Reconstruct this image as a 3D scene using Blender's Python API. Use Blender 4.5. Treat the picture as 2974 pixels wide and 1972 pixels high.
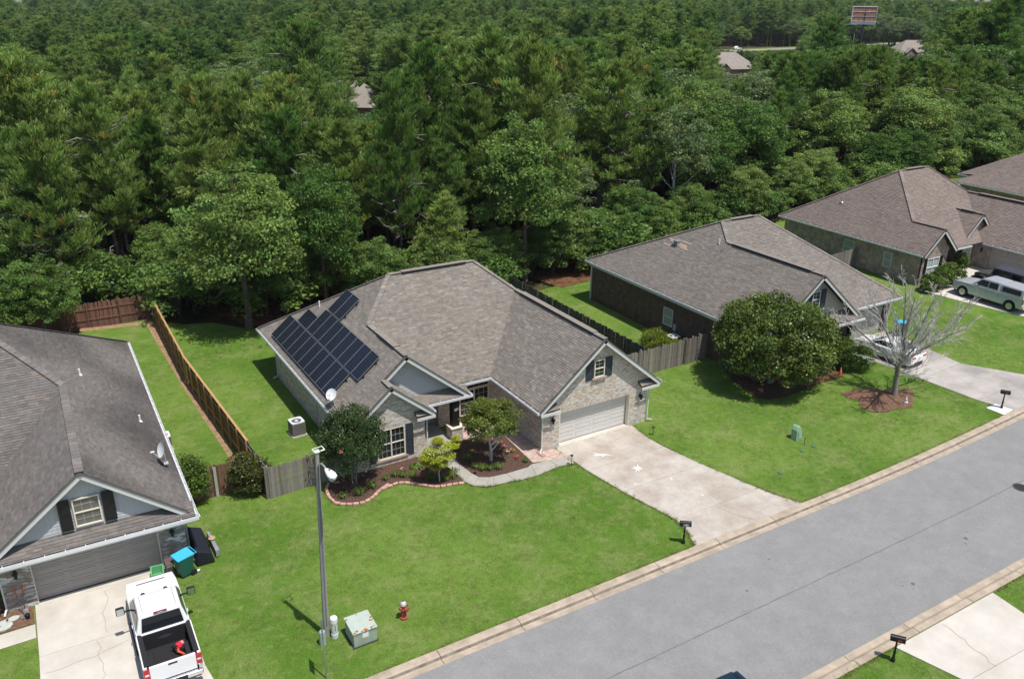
import bpy, bmesh, math, random
from mathutils import Vector, Matrix, noise
from mathutils.geometry import tessellate_polygon
for o in list(bpy.data.objects): bpy.data.objects.remove(o)
SC = bpy.context.scene; COL = SC.collection
R = math.radians; rnd = random.Random(7)

# ------------------------------------------------------------------ camera
CH = 24.0; FPX = 2480.0; PW, PH = 2974.0, 1972.0
_p, _r, _y = R(22.337), R(-0.655), R(31.201)
_cy, _sy, _cp, _sp = math.cos(_y), math.sin(_y), math.cos(_p), math.sin(_p)
_fw = Vector((_sy*_cp, _cy*_cp, -_sp)); _rt = Vector((_cy, -_sy, 0)); _dn = _fw.cross(_rt)
_cr, _sr = math.cos(_r), math.sin(_r)
AX = _cr*_rt + _sr*_dn; AY = -_sr*_rt + _cr*_dn; AZ = _fw
cam = bpy.data.cameras.new('camera'); co = bpy.data.objects.new('camera', cam); COL.objects.link(co)
m = Matrix((AX, -AY, -AZ)).transposed().to_4x4(); m.translation = Vector((0, 0, CH)); co.matrix_world = m
cam.sensor_width = 36; cam.lens = 36*FPX/PW; cam.clip_start = .5; cam.clip_end = 6000
SC.camera = co
# ------------------------------------------------------------------ light
SUN = Vector((.11, -.37, 1)).normalized()
w = bpy.data.worlds.new('World'); SC.world = w; w.use_nodes = True
nt = w.node_tree; nt.nodes.clear()
sky = nt.nodes.new('ShaderNodeTexSky'); sky.sky_type = 'NISHITA'; sky.sun_disc = False
sky.sun_elevation = math.asin(SUN.z); sky.sun_rotation = math.atan2(SUN.x, SUN.y)
bg = nt.nodes.new('ShaderNodeBackground'); bg.inputs['Strength'].default_value = .115
wo = nt.nodes.new('ShaderNodeOutputWorld'); nt.links.new(sky.outputs[0], bg.inputs[0]); nt.links.new(bg.outputs[0], wo.inputs[0])
sl = bpy.data.lights.new('sun', 'SUN'); sl.energy = 4.5; sl.angle = R(.53); sl.color = (1, .96, .9)
so = bpy.data.objects.new('sun', sl); COL.objects.link(so); so.rotation_euler = SUN.to_track_quat('Z', 'Y').to_euler(); so.location = (0, 0, 60)
SC.view_settings.view_transform = 'Standard'; SC.view_settings.look = 'None'
SC.view_settings.exposure = 0.12; SC.view_settings.gamma = 1; SC.view_settings.use_curve_mapping = False

# ------------------------------------------------------------------ terrain and survey helpers
KN = [34, 36, 38, 40, 42, 44, 46]
def _tq(x):
    s = x - 40
    return .055*s if s > 6 else (0 if s < -6 else .055*(s+6)**2/24)
DIP = -8.0
def dip(y): return 0. if y < 74 else DIP*min(1., (y-74)/60.)
def T(x, y=0.):
    if y > 74: return T(x)+dip(y)
    if x <= 34: return 0.
    if x >= 46:
        return .055*(min(x, 140)-40)
    k = int((x-34)//2); a = 34+2*k; t = (x-a)/2
    return _tq(a)*(1-t)+_tq(a+2)*t
def ray(px, py): return AX*((px-PW/2)/FPX) + AY*((py-PH/2)/FPX) + AZ
def onz(px, py, z):
    d = ray(px, py); t = (z-CH)/d.z; return Vector((d.x*t, d.y*t, z))
def at(px, py, dz=0):
    z = 0
    for _ in range(60):
        g = onz(px, py, z+dz); z = z*.4+.6*T(g.x, g.y)
    return Vector((g.x, g.y, z))
def high(x, y, py, px=None):
    """height above the ground of something at x,y whose top shows at row py"""
    z0 = T(x, y); best = (1e9, 0)
    for i in range(0, 400):
        z = z0+i*.1; v = Vector((x, y, z-CH)); r = v.dot(AY)/v.dot(AZ)*FPX+PH/2
        if abs(r-py) < best[0]: best = (abs(r-py), i*.1)
    return best[1]
def scr(x, y, z):
    v = Vector((x, y, z-CH)); d = v.dot(AZ)
    return (v.dot(AX)/d*FPX+PW/2, v.dot(AY)/d*FPX+PH/2, d)

# ------------------------------------------------------------------ materials
MATS = {}
def mat(name, col, rough=.85, var=.12, scale=3., bump=0., bscale=40., tint=False, metal=0., spec=.3, col2=None, c2scale=.6, c2amt=.5, detail=4., coat=0., rnd_h=0.):
    if name in MATS: return MATS[name]
    M = bpy.data.materials.new(name); M.use_nodes = True; n = M.node_tree.nodes; L = M.node_tree.links
    b = n['Principled BSDF']; b.inputs['Roughness'].default_value = rough; b.inputs['Metallic'].default_value = metal
    b.inputs['Specular IOR Level'].default_value = spec; b.inputs['Coat Weight'].default_value = coat
    tc = n.new('ShaderNodeTexCoord')
    src = None
    rgb = n.new('ShaderNodeRGB'); rgb.outputs[0].default_value = (*col, 1); src = rgb.outputs[0]
    if col2:
        nz = n.new('ShaderNodeTexNoise'); nz.inputs['Scale'].default_value = c2scale; nz.inputs['Detail'].default_value = 5; nz.inputs['Roughness'].default_value = .6
        L.new(tc.outputs['Object'], nz.inputs['Vector'])
        mr = n.new('ShaderNodeMapRange'); mr.inputs[1].default_value = .42; mr.inputs[2].default_value = .62; mr.inputs[4].default_value = c2amt
        L.new(nz.outputs[0], mr.inputs[0])
        mx = n.new('ShaderNodeMix'); mx.data_type = 'RGBA'; L.new(mr.outputs[0], mx.inputs[0]); L.new(src, mx.inputs[6]); mx.inputs[7].default_value = (*col2, 1)
        src = mx.outputs[2]
    if var:
        nz = n.new('ShaderNodeTexNoise'); nz.inputs['Scale'].default_value = scale; nz.inputs['Detail'].default_value = detail; nz.inputs['Roughness'].default_value = .65
        L.new(tc.outputs['Object'], nz.inputs['Vector'])
        mr = n.new('ShaderNodeMapRange'); mr.inputs[1].default_value = .3; mr.inputs[2].default_value = .7; mr.inputs[3].default_value = 1-var; mr.inputs[4].default_value = 1+var
        L.new(nz.outputs[0], mr.inputs[0])
        mm = n.new('ShaderNodeVectorMath'); mm.operation = 'SCALE'; L.new(src, mm.inputs[0]); L.new(mr.outputs[0], mm.inputs['Scale']); src = mm.outputs[0]
    if tint:
        a = n.new('ShaderNodeAttribute'); a.attribute_name = 'tint'
        mm = n.new('ShaderNodeVectorMath'); mm.operation = 'MULTIPLY'; L.new(src, mm.inputs[0]); L.new(a.outputs['Vector'], mm.inputs[1]); src = mm.outputs[0]
    if rnd_h:
        oi = n.new('ShaderNodeObjectInfo')
        mr = n.new('ShaderNodeMapRange'); mr.inputs[3].default_value = 1-rnd_h; mr.inputs[4].default_value = 1+rnd_h; L.new(oi.outputs['Random'], mr.inputs[0])
        mm = n.new('ShaderNodeVectorMath'); mm.operation = 'SCALE'; L.new(src, mm.inputs[0]); L.new(mr.outputs[0], mm.inputs['Scale']); src = mm.outputs[0]
    L.new(src, b.inputs['Base Color'])
    if bump:
        nz = n.new('ShaderNodeTexNoise'); nz.inputs['Scale'].default_value = bscale; nz.inputs['Detail'].default_value = 3
        L.new(tc.outputs['Object'], nz.inputs['Vector'])
        bp = n.new('ShaderNodeBump'); bp.inputs['Strength'].default_value = bump; bp.inputs['Distance'].default_value = .02
        L.new(nz.outputs[0], bp.inputs['Height']); L.new(bp.outputs[0], b.inputs['Normal'])
    MATS[name] = M; return M

def leafmat(name, a, b_, trans=.3, rough=.5, hue=.5, spec=.35):
    """foliage: two greens mixed per plant, per leaf tint, some light let through"""
    M = bpy.data.materials.new(name); M.use_nodes = True; n = M.node_tree.nodes; L = M.node_tree.links
    p = n['Principled BSDF']; out = n['Material Output']
    oi = n.new('ShaderNodeObjectInfo'); at_ = n.new('ShaderNodeAttribute'); at_.attribute_name = 'tint'
    mx = n.new('ShaderNodeMix'); mx.data_type = 'RGBA'; L.new(oi.outputs['Random'], mx.inputs[0])
    mx.inputs[6].default_value = (*a, 1); mx.inputs[7].default_value = (*b_, 1)
    mm = n.new('ShaderNodeVectorMath'); mm.operation = 'MULTIPLY'; L.new(mx.outputs[2], mm.inputs[0]); L.new(at_.outputs['Vector'], mm.inputs[1])
    L.new(mm.outputs[0], p.inputs['Base Color']); p.inputs['Roughness'].default_value = rough; p.inputs['Specular IOR Level'].default_value = spec
    tr = n.new('ShaderNodeBsdfTranslucent'); L.new(mm.outputs[0], tr.inputs[0])
    ms = n.new('ShaderNodeMixShader'); ms.inputs[0].default_value = trans
    L.new(p.outputs[0], ms.inputs[1]); L.new(tr.outputs[0], ms.inputs[2]); L.new(ms.outputs[0], out.inputs[0])
    return M

def glass(name, col=(.02, .025, .03), rough=.05):
    M = bpy.data.materials.new(name); M.use_nodes = True; b = M.node_tree.nodes['Principled BSDF']
    b.inputs['Base Color'].default_value = (*col, 1); b.inputs['Roughness'].default_value = rough; b.inputs['Specular IOR Level'].default_value = .55
    return M

# ------------------------------------------------------------------ mesh builder
class MB:
    def __init__(s): s.v = []; s.f = []; s.m = []; s.c = []
    def face(s, pts, m=0, c=(1, 1, 1)):
        i = len(s.v); s.v.extend(tuple(p) for p in pts); s.f.append(tuple(range(i, i+len(pts)))); s.m.append(m); s.c.append(c)
    def box(s, x0, y0, z0, x1, y1, z1, m=0, c=(1, 1, 1), skip=''):
        if x0 > x1: x0, x1 = x1, x0
        if y0 > y1: y0, y1 = y1, y0
        if z0 > z1: z0, z1 = z1, z0
        i = len(s.v)
        s.v += [(x0,y0,z0),(x1,y0,z0),(x1,y1,z0),(x0,y1,z0),(x0,y0,z1),(x1,y0,z1),(x1,y1,z1),(x0,y1,z1)]
        for k, q in (('b',(0,3,2,1)),('t',(4,5,6,7)),('f',(0,1,5,4)),('r',(1,2,6,5)),('k',(2,3,7,6)),('l',(3,0,4,7))):
            if k in skip: continue
            s.f.append(tuple(i+a for a in q)); s.m.append(m); s.c.append(c)
    def prism(s, poly, dvec, m=0, c=(1, 1, 1)):
        """poly: 3D points, extruded by dvec"""
        d = Vector(dvec); n = len(poly); i = len(s.v)
        s.v += [tuple(p) for p in poly] + [tuple(Vector(p)+d) for p in poly]
        s.f.append(tuple(i+n-1-k for k in range(n))); s.f.append(tuple(i+n+k for k in range(n)))
        for k in range(n): s.f.append((i+k, i+(k+1) % n, i+n+(k+1) % n, i+n+k))
        s.m += [m]*(n+2); s.c += [c]*(n+2)
    def beam(s, p, q, w, h, up=(0, 0, 1), m=0, c=(1, 1, 1), off=0.):
        """box from p to q, width w sideways, height h along up (hanging down from the line when off=-1)"""
        p, q, up = Vector(p), Vector(q), Vector(up)
        d = (q-p).normalized(); sd = d.cross(up).normalized(); u = sd.cross(d).normalized()
        a, b = sd*(w/2), u*(h/2); o_ = u*(h/2*off)
        i = len(s.v)
        for e in (p, q):
            for sx, sz in ((-1,-1),(1,-1),(1,1),(-1,1)): s.v.append(tuple(e+o_+a*sx+b*sz))
        for fq in ((3,2,1,0),(4,5,6,7),(0,1,5,4),(1,2,6,5),(2,3,7,6),(3,0,4,7)):
            s.f.append(tuple(i+k for k in fq)); s.m.append(m); s.c.append(c)
    def tube(s, path, rad, n=8, m=0, c=(1, 1, 1), cap=True):
        P = [Vector(p) for p in path]
        if not hasattr(rad, '__len__'): rad = [rad]*len(P)
        i0 = len(s.v); ref = Vector((0, 0, 1))
        d0 = (P[-1]-P[0]).normalized()
        if abs(d0.z) > .9: ref = Vector((1, 0, 0))
        for k, p in enumerate(P):
            d = (P[min(k+1, len(P)-1)]-P[max(k-1, 0)]).normalized()
            a = d.cross(ref).normalized(); b = a.cross(d)
            for j in range(n):
                t = 2*math.pi*j/n; s.v.append(tuple(p+(a*math.cos(t)+b*math.sin(t))*rad[k]))
        for k in range(len(P)-1):
            for j in range(n):
                a, b = i0+k*n+j, i0+k*n+(j+1) % n
                s.f.append((a, b, b+n, a+n)); s.m.append(m); s.c.append(c)
        if cap:
            s.f.append(tuple(i0+j for j in range(n))[::-1]); s.f.append(tuple(i0+(len(P)-1)*n+j for j in range(n))); s.m += [m]*2; s.c += [c]*2
    def lathe(s, prof, n=20, o=(0, 0, 0), axis='z', m=0, c=(1, 1, 1)):
        i0 = len(s.v)
        for r_, h in prof:
            for j in range(n):
                t = 2*math.pi*j/n; x, y = r_*math.cos(t), r_*math.sin(t)
                p = {'z': (x, y, h), 'x': (h, x, y), 'y': (x, h, y)}[axis]
                s.v.append((o[0]+p[0], o[1]+p[1], o[2]+p[2]))
        for k in range(len(prof)-1):
            for j in range(n):
                a, b = i0+k*n+j, i0+k*n+(j+1) % n
                s.f.append((a, b, b+n, a+n)); s.m.append(m); s.c.append(c)
        s.f.append(tuple(i0+j for j in range(n))[::-1]); s.f.append(tuple(i0+(len(prof)-1)*n+j for j in range(n))); s.m += [m]*2; s.c += [c]*2
    def mesh(s, name, mats, smooth=False, bevel=0., tint=True):
        me = bpy.data.meshes.new(name); me.from_pydata(s.v, [], s.f)
        if not isinstance(mats, (list, tuple)): mats = [mats]
        for q in mats: me.materials.append(q)
        me.polygons.foreach_set('material_index', s.m)
        if tint and not bevel:
            a = me.attributes.new('tint', 'FLOAT_COLOR', 'FACE')
            fl = []
            for q in s.c: fl += [q[0], q[1], q[2], 1.]
            a.data.foreach_set('color', fl)
        if smooth: me.polygons.foreach_set('use_smooth', [True]*len(s.f))
        if bevel:
            bm = bmesh.new(); bm.from_mesh(me); bmesh.ops.remove_doubles(bm, verts=bm.verts, dist=1e-5)
            bmesh.ops.recalc_face_normals(bm, faces=bm.faces)
            ed = [e for e in bm.edges if len(e.link_faces) == 2 and e.calc_face_angle(0) > .45]
            bmesh.ops.bevel(bm, geom=ed, offset=bevel, segments=2, profile=.6, affect='EDGES', clamp_overlap=True)
            for f in bm.faces: f.smooth = smooth
            bm.to_mesh(me); bm.free()
        me.update(); return me
    def build(s, name, mats, parent=None, smooth=False, bevel=0., kind=None, loc=None, rotz=0., tint=True):
        o = bpy.data.objects.new(name, s.mesh(name, mats, smooth, bevel, tint)); COL.objects.link(o)
        if parent: o.parent = parent
        if loc is not None: o.location = loc
        o.rotation_euler.z = rotz
        if kind: o['kind'] = kind
        return o
def tag(o, label, cat, group=None):
    o['label'] = label; o['category'] = cat
    if group: o['group'] = group
    return o
def thing(name, label, cat, loc=(0, 0, 0), rotz=0., group=None):
    o = bpy.data.objects.new(name, None); COL.objects.link(o); o.location = loc; o.rotation_euler.z = rotz; o.empty_display_size = .3
    return tag(o, label, cat, group)
def inst(name, mesh, parent, loc=(0, 0, 0), rot=(0, 0, 0), scale=(1, 1, 1), kind=None):
    o = bpy.data.objects.new(name, mesh); COL.objects.link(o)
    if parent: o.parent = parent
    o.location = loc; o.rotation_euler = rot; o.scale = scale
    if kind: o['kind'] = kind
    return o
def dup(root, loc, rotz=0., label=None, scale=None):
    r = root.copy(); COL.objects.link(r); r.location = loc; r.rotation_euler.z = rotz
    if scale: r.scale = scale
    if label: r['label'] = label
    for ch in list(root.children):
        c = ch.copy(); COL.objects.link(c); c.parent = r
        for g in list(ch.children):
            d = g.copy(); COL.objects.link(d); d.parent = c
    return r

# flat sheets that follow the terrain
def sheet(name, polys, M, dz=0., kind='structure', parent=None, thick=0., fn=None, extra=()):
    bm = bmesh.new()
    for P in polys:
        pts = [Vector((p[0], p[1], 0)) for p in P]
        tri = tessellate_polygon([pts]); vs = [bm.verts.new(p) for p in pts]
        for t in tri:
            try: bm.faces.new([vs[i] for i in t])
            except ValueError: pass
    bmesh.ops.dissolve_limit(bm, angle_limit=.01, verts=bm.verts, edges=bm.edges)
    for k in list(KN)+list(extra):
        bmesh.ops.bisect_plane(bm, geom=bm.verts[:]+bm.edges[:]+bm.faces[:], plane_co=(k, 0, 0), plane_no=(1, 0, 0))
    bmesh.ops.triangulate(bm, faces=[f for f in bm.faces if len(f.verts) > 4])
    for f in bm.faces:
        if f.normal.z < 0: f.normal_flip()
    if thick:
        r_ = bmesh.ops.extrude_face_region(bm, geom=bm.faces[:])
        for v in r_['geom']:
            if isinstance(v, bmesh.types.BMVert): v.co.z += thick
        bmesh.ops.recalc_face_normals(bm, faces=bm.faces)
    for v in bm.verts: v.co.z += T(v.co.x)+dz-(thick if thick else 0)+(fn(v.co.x, v.co.y) if fn else 0)
    me = bpy.data.meshes.new(name); bm.to_mesh(me); bm.free(); me.materials.append(M)
    o = bpy.data.objects.new(name, me); COL.objects.link(o)
    if kind: o['kind'] = kind
    if parent: o.parent = parent
    return o

# clipping of a 2D polygon by a convex 2D polygon (counter-clockwise)
def clip(sub, con):
    out = sub
    for i in range(len(con)):
        ax, ay = con[i]; bx, by = con[(i+1) % len(con)]; inp = out; out = []
        if not inp: return []
        def side(p): return (bx-ax)*(p[1]-ay)-(by-ay)*(p[0]-ax)
        s0 = inp[-1]; d0 = side(s0)
        for p in inp:
            d1 = side(p)
            if (d1 >= 0) != (d0 >= 0):
                t = d0/(d0-d1); out.append((s0[0]+(p[0]-s0[0])*t, s0[1]+(p[1]-s0[1])*t))
            if d1 >= 0: out.append(p)
            s0, d0 = p, d1
    return out
def ccw(P):
    a = sum(P[i][0]*P[(i+1) % len(P)][1]-P[(i+1) % len(P)][0]*P[i][1] for i in range(len(P)))
    return P if a > 0 else P[::-1]
def hsh(i, j, k=0):
    n = (i*73856093) ^ (j*19349663) ^ (k*83492791); n = (n ^ (n >> 13))*1274126177 & 0xffffffff
    return ((n ^ (n >> 16)) & 0xffff)/65535.
# ------------------------------------------------------------------ palette
def lawnmat():
    M = bpy.data.materials.new('lawn_grass'); M.use_nodes = True; n = M.node_tree.nodes; L = M.node_tree.links
    b = n['Principled BSDF']; b.inputs['Roughness'].default_value = .8; b.inputs['Specular IOR Level'].default_value = .15
    tc = n.new('ShaderNodeTexCoord')
    def nz(s, d=4, r=.6, dist=0.):
        x = n.new('ShaderNodeTexNoise'); x.inputs['Scale'].default_value = s; x.inputs['Detail'].default_value = d; x.inputs['Roughness'].default_value = r
        x.inputs['Distortion'].default_value = dist
        L.new(tc.outputs['Object'], x.inputs['Vector']); return x.outputs[0]
    def rng(src, a, b_, c=0., d=1.):
        x = n.new('ShaderNodeMapRange'); x.inputs[1].default_value = a; x.inputs[2].default_value = b_; x.inputs[3].default_value = c; x.inputs[4].default_value = d
        L.new(src, x.inputs[0]); return x.outputs[0]
    def mix(f, a, b_):
        x = n.new('ShaderNodeMix'); x.data_type = 'RGBA'; L.new(f, x.inputs[0])
        for k, v in ((6, a), (7, b_)):
            if isinstance(v, tuple): x.inputs[k].default_value = (*v, 1)
            else: L.new(v, x.inputs[k])
        return x.outputs[2]
    c = mix(rng(nz(.11, 3), .4, .6), (.081, .170, .016), (.134, .222, .034))
    c = mix(rng(nz(.55, 5, .65), .46, .68, 0, .7), c, (.205, .245, .078))
    c = mix(rng(nz(2.6, 5, .7, .4), .54, .70, 0, .6), c, (.26, .245, .10))
    c = mix(rng(nz(1.3, 4, .7), .30, .46, .45, 0), c, (.045, .108, .012))
    s = n.new('ShaderNodeVectorMath'); s.operation = 'SCALE'; L.new(c, s.inputs[0]); L.new(rng(nz(22, 3, .8), .25, .75, .55, 1.45), s.inputs['Scale'])
    L.new(s.outputs[0], b.inputs['Base Color'])
    bp = n.new('ShaderNodeBump'); bp.inputs['Strength'].default_value = .7; bp.inputs['Distance'].default_value = .05; L.new(nz(30, 3, .8), bp.inputs['Height']); L.new(bp.outputs[0], b.inputs['Normal'])
    return M
LAWN = lawnmat()
FLOOR = mat('forest_floor', (.030, .035, .012), .95, .4, .5, .6, 8, col2=(.085, .040, .018), c2scale=.35, c2amt=.9)
STRAW = mat('pine_straw', (.17, .075, .035), .95, .45, 1.2, .8, 14, col2=(.05, .035, .018), c2scale=1.5, c2amt=.8)
ASPH = mat('asphalt', (.232, .228, .222), .9, .045, .22, .35, 120, col2=(.262, .257, .250), c2scale=.55, c2amt=.5)
def speckle(M, sc, lo, hi):
    n = M.node_tree.nodes; L = M.node_tree.links; b = n['Principled BSDF']; src = b.inputs['Base Color'].links[0].from_socket
    tc = n.new('ShaderNodeTexCoord'); x = n.new('ShaderNodeTexNoise'); x.inputs['Scale'].default_value = sc; x.inputs['Detail'].default_value = 2; x.inputs['Roughness'].default_value = .9
    L.new(tc.outputs['Object'], x.inputs['Vector']); r = n.new('ShaderNodeMapRange'); r.inputs[1].default_value = .25; r.inputs[2].default_value = .75; r.inputs[3].default_value = lo; r.inputs[4].default_value = hi
    L.new(x.outputs[0], r.inputs[0]); s = n.new('ShaderNodeVectorMath'); s.operation = 'SCALE'; L.new(src, s.inputs[0]); L.new(r.outputs[0], s.inputs['Scale']); L.new(s.outputs[0], b.inputs['Base Color'])
speckle(ASPH, 1.1, .95, 1.05); speckle(ASPH, 16, .82, 1.18); speckle(ASPH, 45, .80, 1.2)
KERB = mat('kerb_concrete', (.44, .36, .275), .9, .16, 2.2, .3, 60, col2=(.33, .27, .20), c2scale=.9, c2amt=.8)
KERBLINE = mat('kerb_dark', (.20, .165, .135), .95, .35, 3)  # darker tone for the steep face of the kerb
CONC = mat('drive_concrete', (.47, .425, .37), .9, .10, 1.1, .25, 60, col2=(.37, .31, .255), c2scale=.5, c2amt=.85)
speckle(CONC, 1.6, .90, 1.08); speckle(CONC, 9, .92, 1.08)
CONC2 = mat('drive_concrete_pale', (.56, .52, .46), .9, .08, 1.0, .25, 60, col2=(.46, .42, .36), c2scale=.4, c2amt=.7)
CONC3 = mat('drive_concrete_grey', (.42, .385, .35), .9, .12, .9, .25, 60, col2=(.27, .245, .23), c2scale=.35, c2amt=.8)
WALKC = mat('walk_concrete', (.36, .34, .30), .9, .12, 1.6, .3, 60)
DARKJ = mat('joint_dirt', (.13, .105, .085), .95, .2, 5)
MULCH = mat('mulch', (.075, .042, .030), .98, .55, 9, 1., 30, col2=(.13, .08, .055), c2scale=14, c2amt=.8)
MULCH2 = mat('bark_mulch', (.19, .105, .065), .98, .5, 7, 1., 30, col2=(.10, .06, .04), c2scale=10, c2amt=.8)
WHITE = mat('white_paint', (.78, .78, .76), .5, .03, 4)
TRIM = mat('trim_paint', (.60, .60, .585), .55, .04, 3)
GUTTER = mat('gutter_metal', (.72, .73, .74), .35, .04, 3, metal=.15, spec=.5)
SIDING = mat('siding_paint', (.46, .48, .48), .7, .04, 2)
STUCCO = mat('stucco', (.45, .42, .38), .9, .06, 3, .3, 80)
DOORP = mat('garage_door_paint', (.60, .575, .54), .55, .03, 2)
DOORT = mat('garage_door_taupe', (.34, .31, .29), .6, .03, 2)
DOORO = mat('garage_door_olive', (.36, .35, .30), .6, .03, 2)
SHUT = mat('shutter_paint', (.035, .045, .06), .5, .1, 4)
SHUTB = mat('shutter_black', (.012, .012, .012), .45, .1, 4)
CREAM = mat('window_frame', (.70, .64, .52), .5, .03, 4)
BLACK = mat('black_metal', (.012, .012, .013), .4, .1, 6)
BLACKP = mat('black_plastic', (.02, .02, .022), .6, .1, 6)
GL = glass('window_glass'); GLB = glass('window_blind', (.14, .14, .12), .3); GLW = glass('curtained_window', (.45, .48, .47), .25)
MORTAR = mat('mortar', (.40, .375, .34), .95, .1, 3)
BRICK = mat('brick_clay', (1, 1, 1), .9, .10, 14, .3, 60, tint=True)
SHING = mat('shingle', (1, 1, 1), .95, .16, 5., .5, 70, tint=True, spec=.15)
RBASE = mat('roof_felt', (.06, .055, .05), .95)
STONE_P = mat('pink_block', (.54, .31, .25), .9, .2, 7, .4, 40, rnd_h=.14)
PAVE = mat('paver', (1, 1, 1), .9, .12, 9, .3, 50, tint=True)
WOODG = mat('grey_fence_wood', (.21, .185, .16), .9, .22, 9, .3, 30, rnd_h=.3)
WOODD = mat('dark_fence_wood', (.085, .08, .07), .9, .25, 9, .3, 30, rnd_h=.3)
WOODR = mat('reddish_fence_wood', (.165, .085, .06), .9, .25, 6, .3, 30, rnd_h=.28)
WOODP = mat('pine_post_wood', (.44, .265, .12), .85, .15, 6, .2, 30, rnd_h=.15)
WOODB = mat('brown_picket_wood', (.20, .115, .04), .9, .2, 6, .3, 30, rnd_h=.2)
BARK = mat('bark', (.11, .085, .07), .95, .35, 6, .8, 20)
BARKG = mat('grey_bark', (.23, .205, .18), .95, .3, 6, .5, 20)
BARKW = mat('pale_dead_bark', (.45, .42, .39), .95, .25, 9, .4, 30)
CONCP = mat('pole_concrete', (.32, .30, .28), .85, .08, 2, .2, 40)

# ------------------------------------------------------------------ the setting
def terr(name, xs, y0, y1, M, dz=0.):
    me = bpy.data.meshes.new(name); v = []; f = []
    for x in xs: v += [(x, y0, T(x)+dz), (x, y1, T(x)+dz)]
    for i in range(len(xs)-1): f.append((2*i, 2*i+2, 2*i+3, 2*i+1))
    me.from_pydata(v, [], f); me.materials.append(M); o = bpy.data.objects.new(name, me); COL.objects.link(o); o['kind'] = 'structure'; return o
def terrY(name, xs, ys, M, dz):
    me = bpy.data.meshes.new(name); v = []; f = []; n = len(ys)
    for x in xs:
        for y in ys: v.append((x, y, T(x, y)+dz))
    for i in range(len(xs)-1):
        for j in range(n-1): f.append((i*n+j, (i+1)*n+j, (i+1)*n+j+1, i*n+j+1))
    me.from_pydata(v, [], f); me.materials.append(M); o = bpy.data.objects.new(name, me); COL.objects.link(o); o['kind'] = 'structure'; return o
terrY('ground', [-680]+KN+[140, 1380], [-110, 74, 134, 1480], FLOOR, -.22)
def wob(x, a=1.6, s=.35, seed=0): return a*(noise.noise(Vector((x*s, seed, 0)))+.5*noise.noise(Vector((x*s*3, seed, 4))))
# lawns: everything from the kerb to the trees
north = [(-40, 23.95), (26, 23.95), (52, 23.97), (130, 23.97)]
edge = [(x, (66.5 if x < 3 else 67.5 if x < 9 else 64.5+wob(x, 1.2) if x < 14 else 61.5+wob(x, 1.2) if x < 24 else 58.5+wob(x, 1.2) if x < 62 else 60.5+wob(x, 1.5))) for x in [130-2*i for i in range(86)]]
LAWN_N = sheet('lawn', [north+edge], LAWN, dz=-.03)
LAWN_S = sheet('lawn', [[(-40, -60), (130, -60), (130, 15.0), (-40, 15.0)]], LAWN, dz=-.03)
# road: 7.4 m of asphalt between two rolled kerbs
RZ = -.09
terr('road', [-60]+KN+[140, 260], 15.70, 23.25, ASPH, RZ)
def kerbs(yl, sgn, x0):
    """rolled kerb: yl is the lawn edge, the road lies towards sgn"""
    g = bpy.data.objects.new('kerb', None); COL.objects.link(g); g['kind'] = 'structure'
    prof = [(0, -.20), (0, .035), (.27, .03), (.36, -.01), (.43, -.10), (.50, -.112), (.74, -.086), (.76, -.20)]
    x = x0
    while x < 125:
        a, b_ = x+.012, x+3.66-.012; xs = [a]+[k for k in KN if a < k < b_]+[b_]
        mb = MB(); n = len(prof)
        for i, xx in enumerate(xs): mb.v += [(xx, yl+sgn*p, T(xx)+q) for p, q in prof]
        for i in range(len(xs)-1):
            for j in range(n-1):
                q = (i*n+j, (i+1)*n+j, (i+1)*n+j+1, i*n+j+1)
                mb.f.append(q if sgn < 0 else q[::-1]); mb.m.append(1 if j == 3 else 0); mb.c.append((1, 1, 1))
        for e in (0, (len(xs)-1)*n): mb.f.append(tuple(e+j for j in range(n))); mb.m.append(0); mb.c.append((1, 1, 1))
        mb.build('kerb_segment', [KERB, KERBLINE], g); x += 3.66
    return g
kerbs(23.96, -1, 22.19-3.66*9); kerbs(14.99, 1, 24.92-3.66*9)
terr('kerb_bed', [-60]+KN+[140, 200], 23.2, 23.96, DARKJ, -.13); terr('kerb_bed', [-60]+KN+[140, 200], 14.99, 15.75, DARKJ, -.13)
# centre crack, patches and a manhole on the road
mb = MB(); x = -8.
while x < 80:
    y = 19.45+wob(x, .06, .8, 3); y2 = 19.45+wob(x+.5, .06, .8, 3); wd = .012+.010*hsh(int(x*9), 3)
    mb.face([(x, y-wd, T(x)+RZ+.004), (x+.5, y2-wd, T(x+.5)+RZ+.004), (x+.5, y2+wd, T(x+.5)+RZ+.004), (x, y+wd, T(x)+RZ+.004)]); x += .5
mb.build('road_crack', mat('tar', (.12, .12, .13), .9), kind='structure')
mc = thing('manhole_cover', 'round dark iron manhole cover in the grey road', 'manhole cover', (42.92, 19.13, T(42.92)+RZ))
mb = MB(); mb.lathe([(.36, -.02), (.36, .012), (.30, .016)], 24); mb.build('cover', mat('cast_iron', (.05, .05, .05), .7, metal=.6), mc)
mb = MB(); mb.lathe([(.42, -.02), (.42, .008)], 24); mb.build('frame_ring', mat('ring_iron', (.09, .09, .09), .8), mc)
for i, (x, y, r_) in enumerate([(36.4, 18.0, .09), (36.0, 17.75, .05), (36.9, 18.3, .04), (31.2, 17.15, .08), (30.7, 17.3, .04), (30.9, 16.9, .03), (24.5, 20.5, .05), (27.0, 21.6, .04)]):
    mb = MB(); mb.face([(x+r_*(1+.4*hsh(i, k))*math.cos(k*.7), y+r_*(1+.4*hsh(k, i))*math.sin(k*.7), T(x)+RZ+.005) for k in range(9)])
    mb.build('tar_spot', MATS['tar'], kind='structure')

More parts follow.
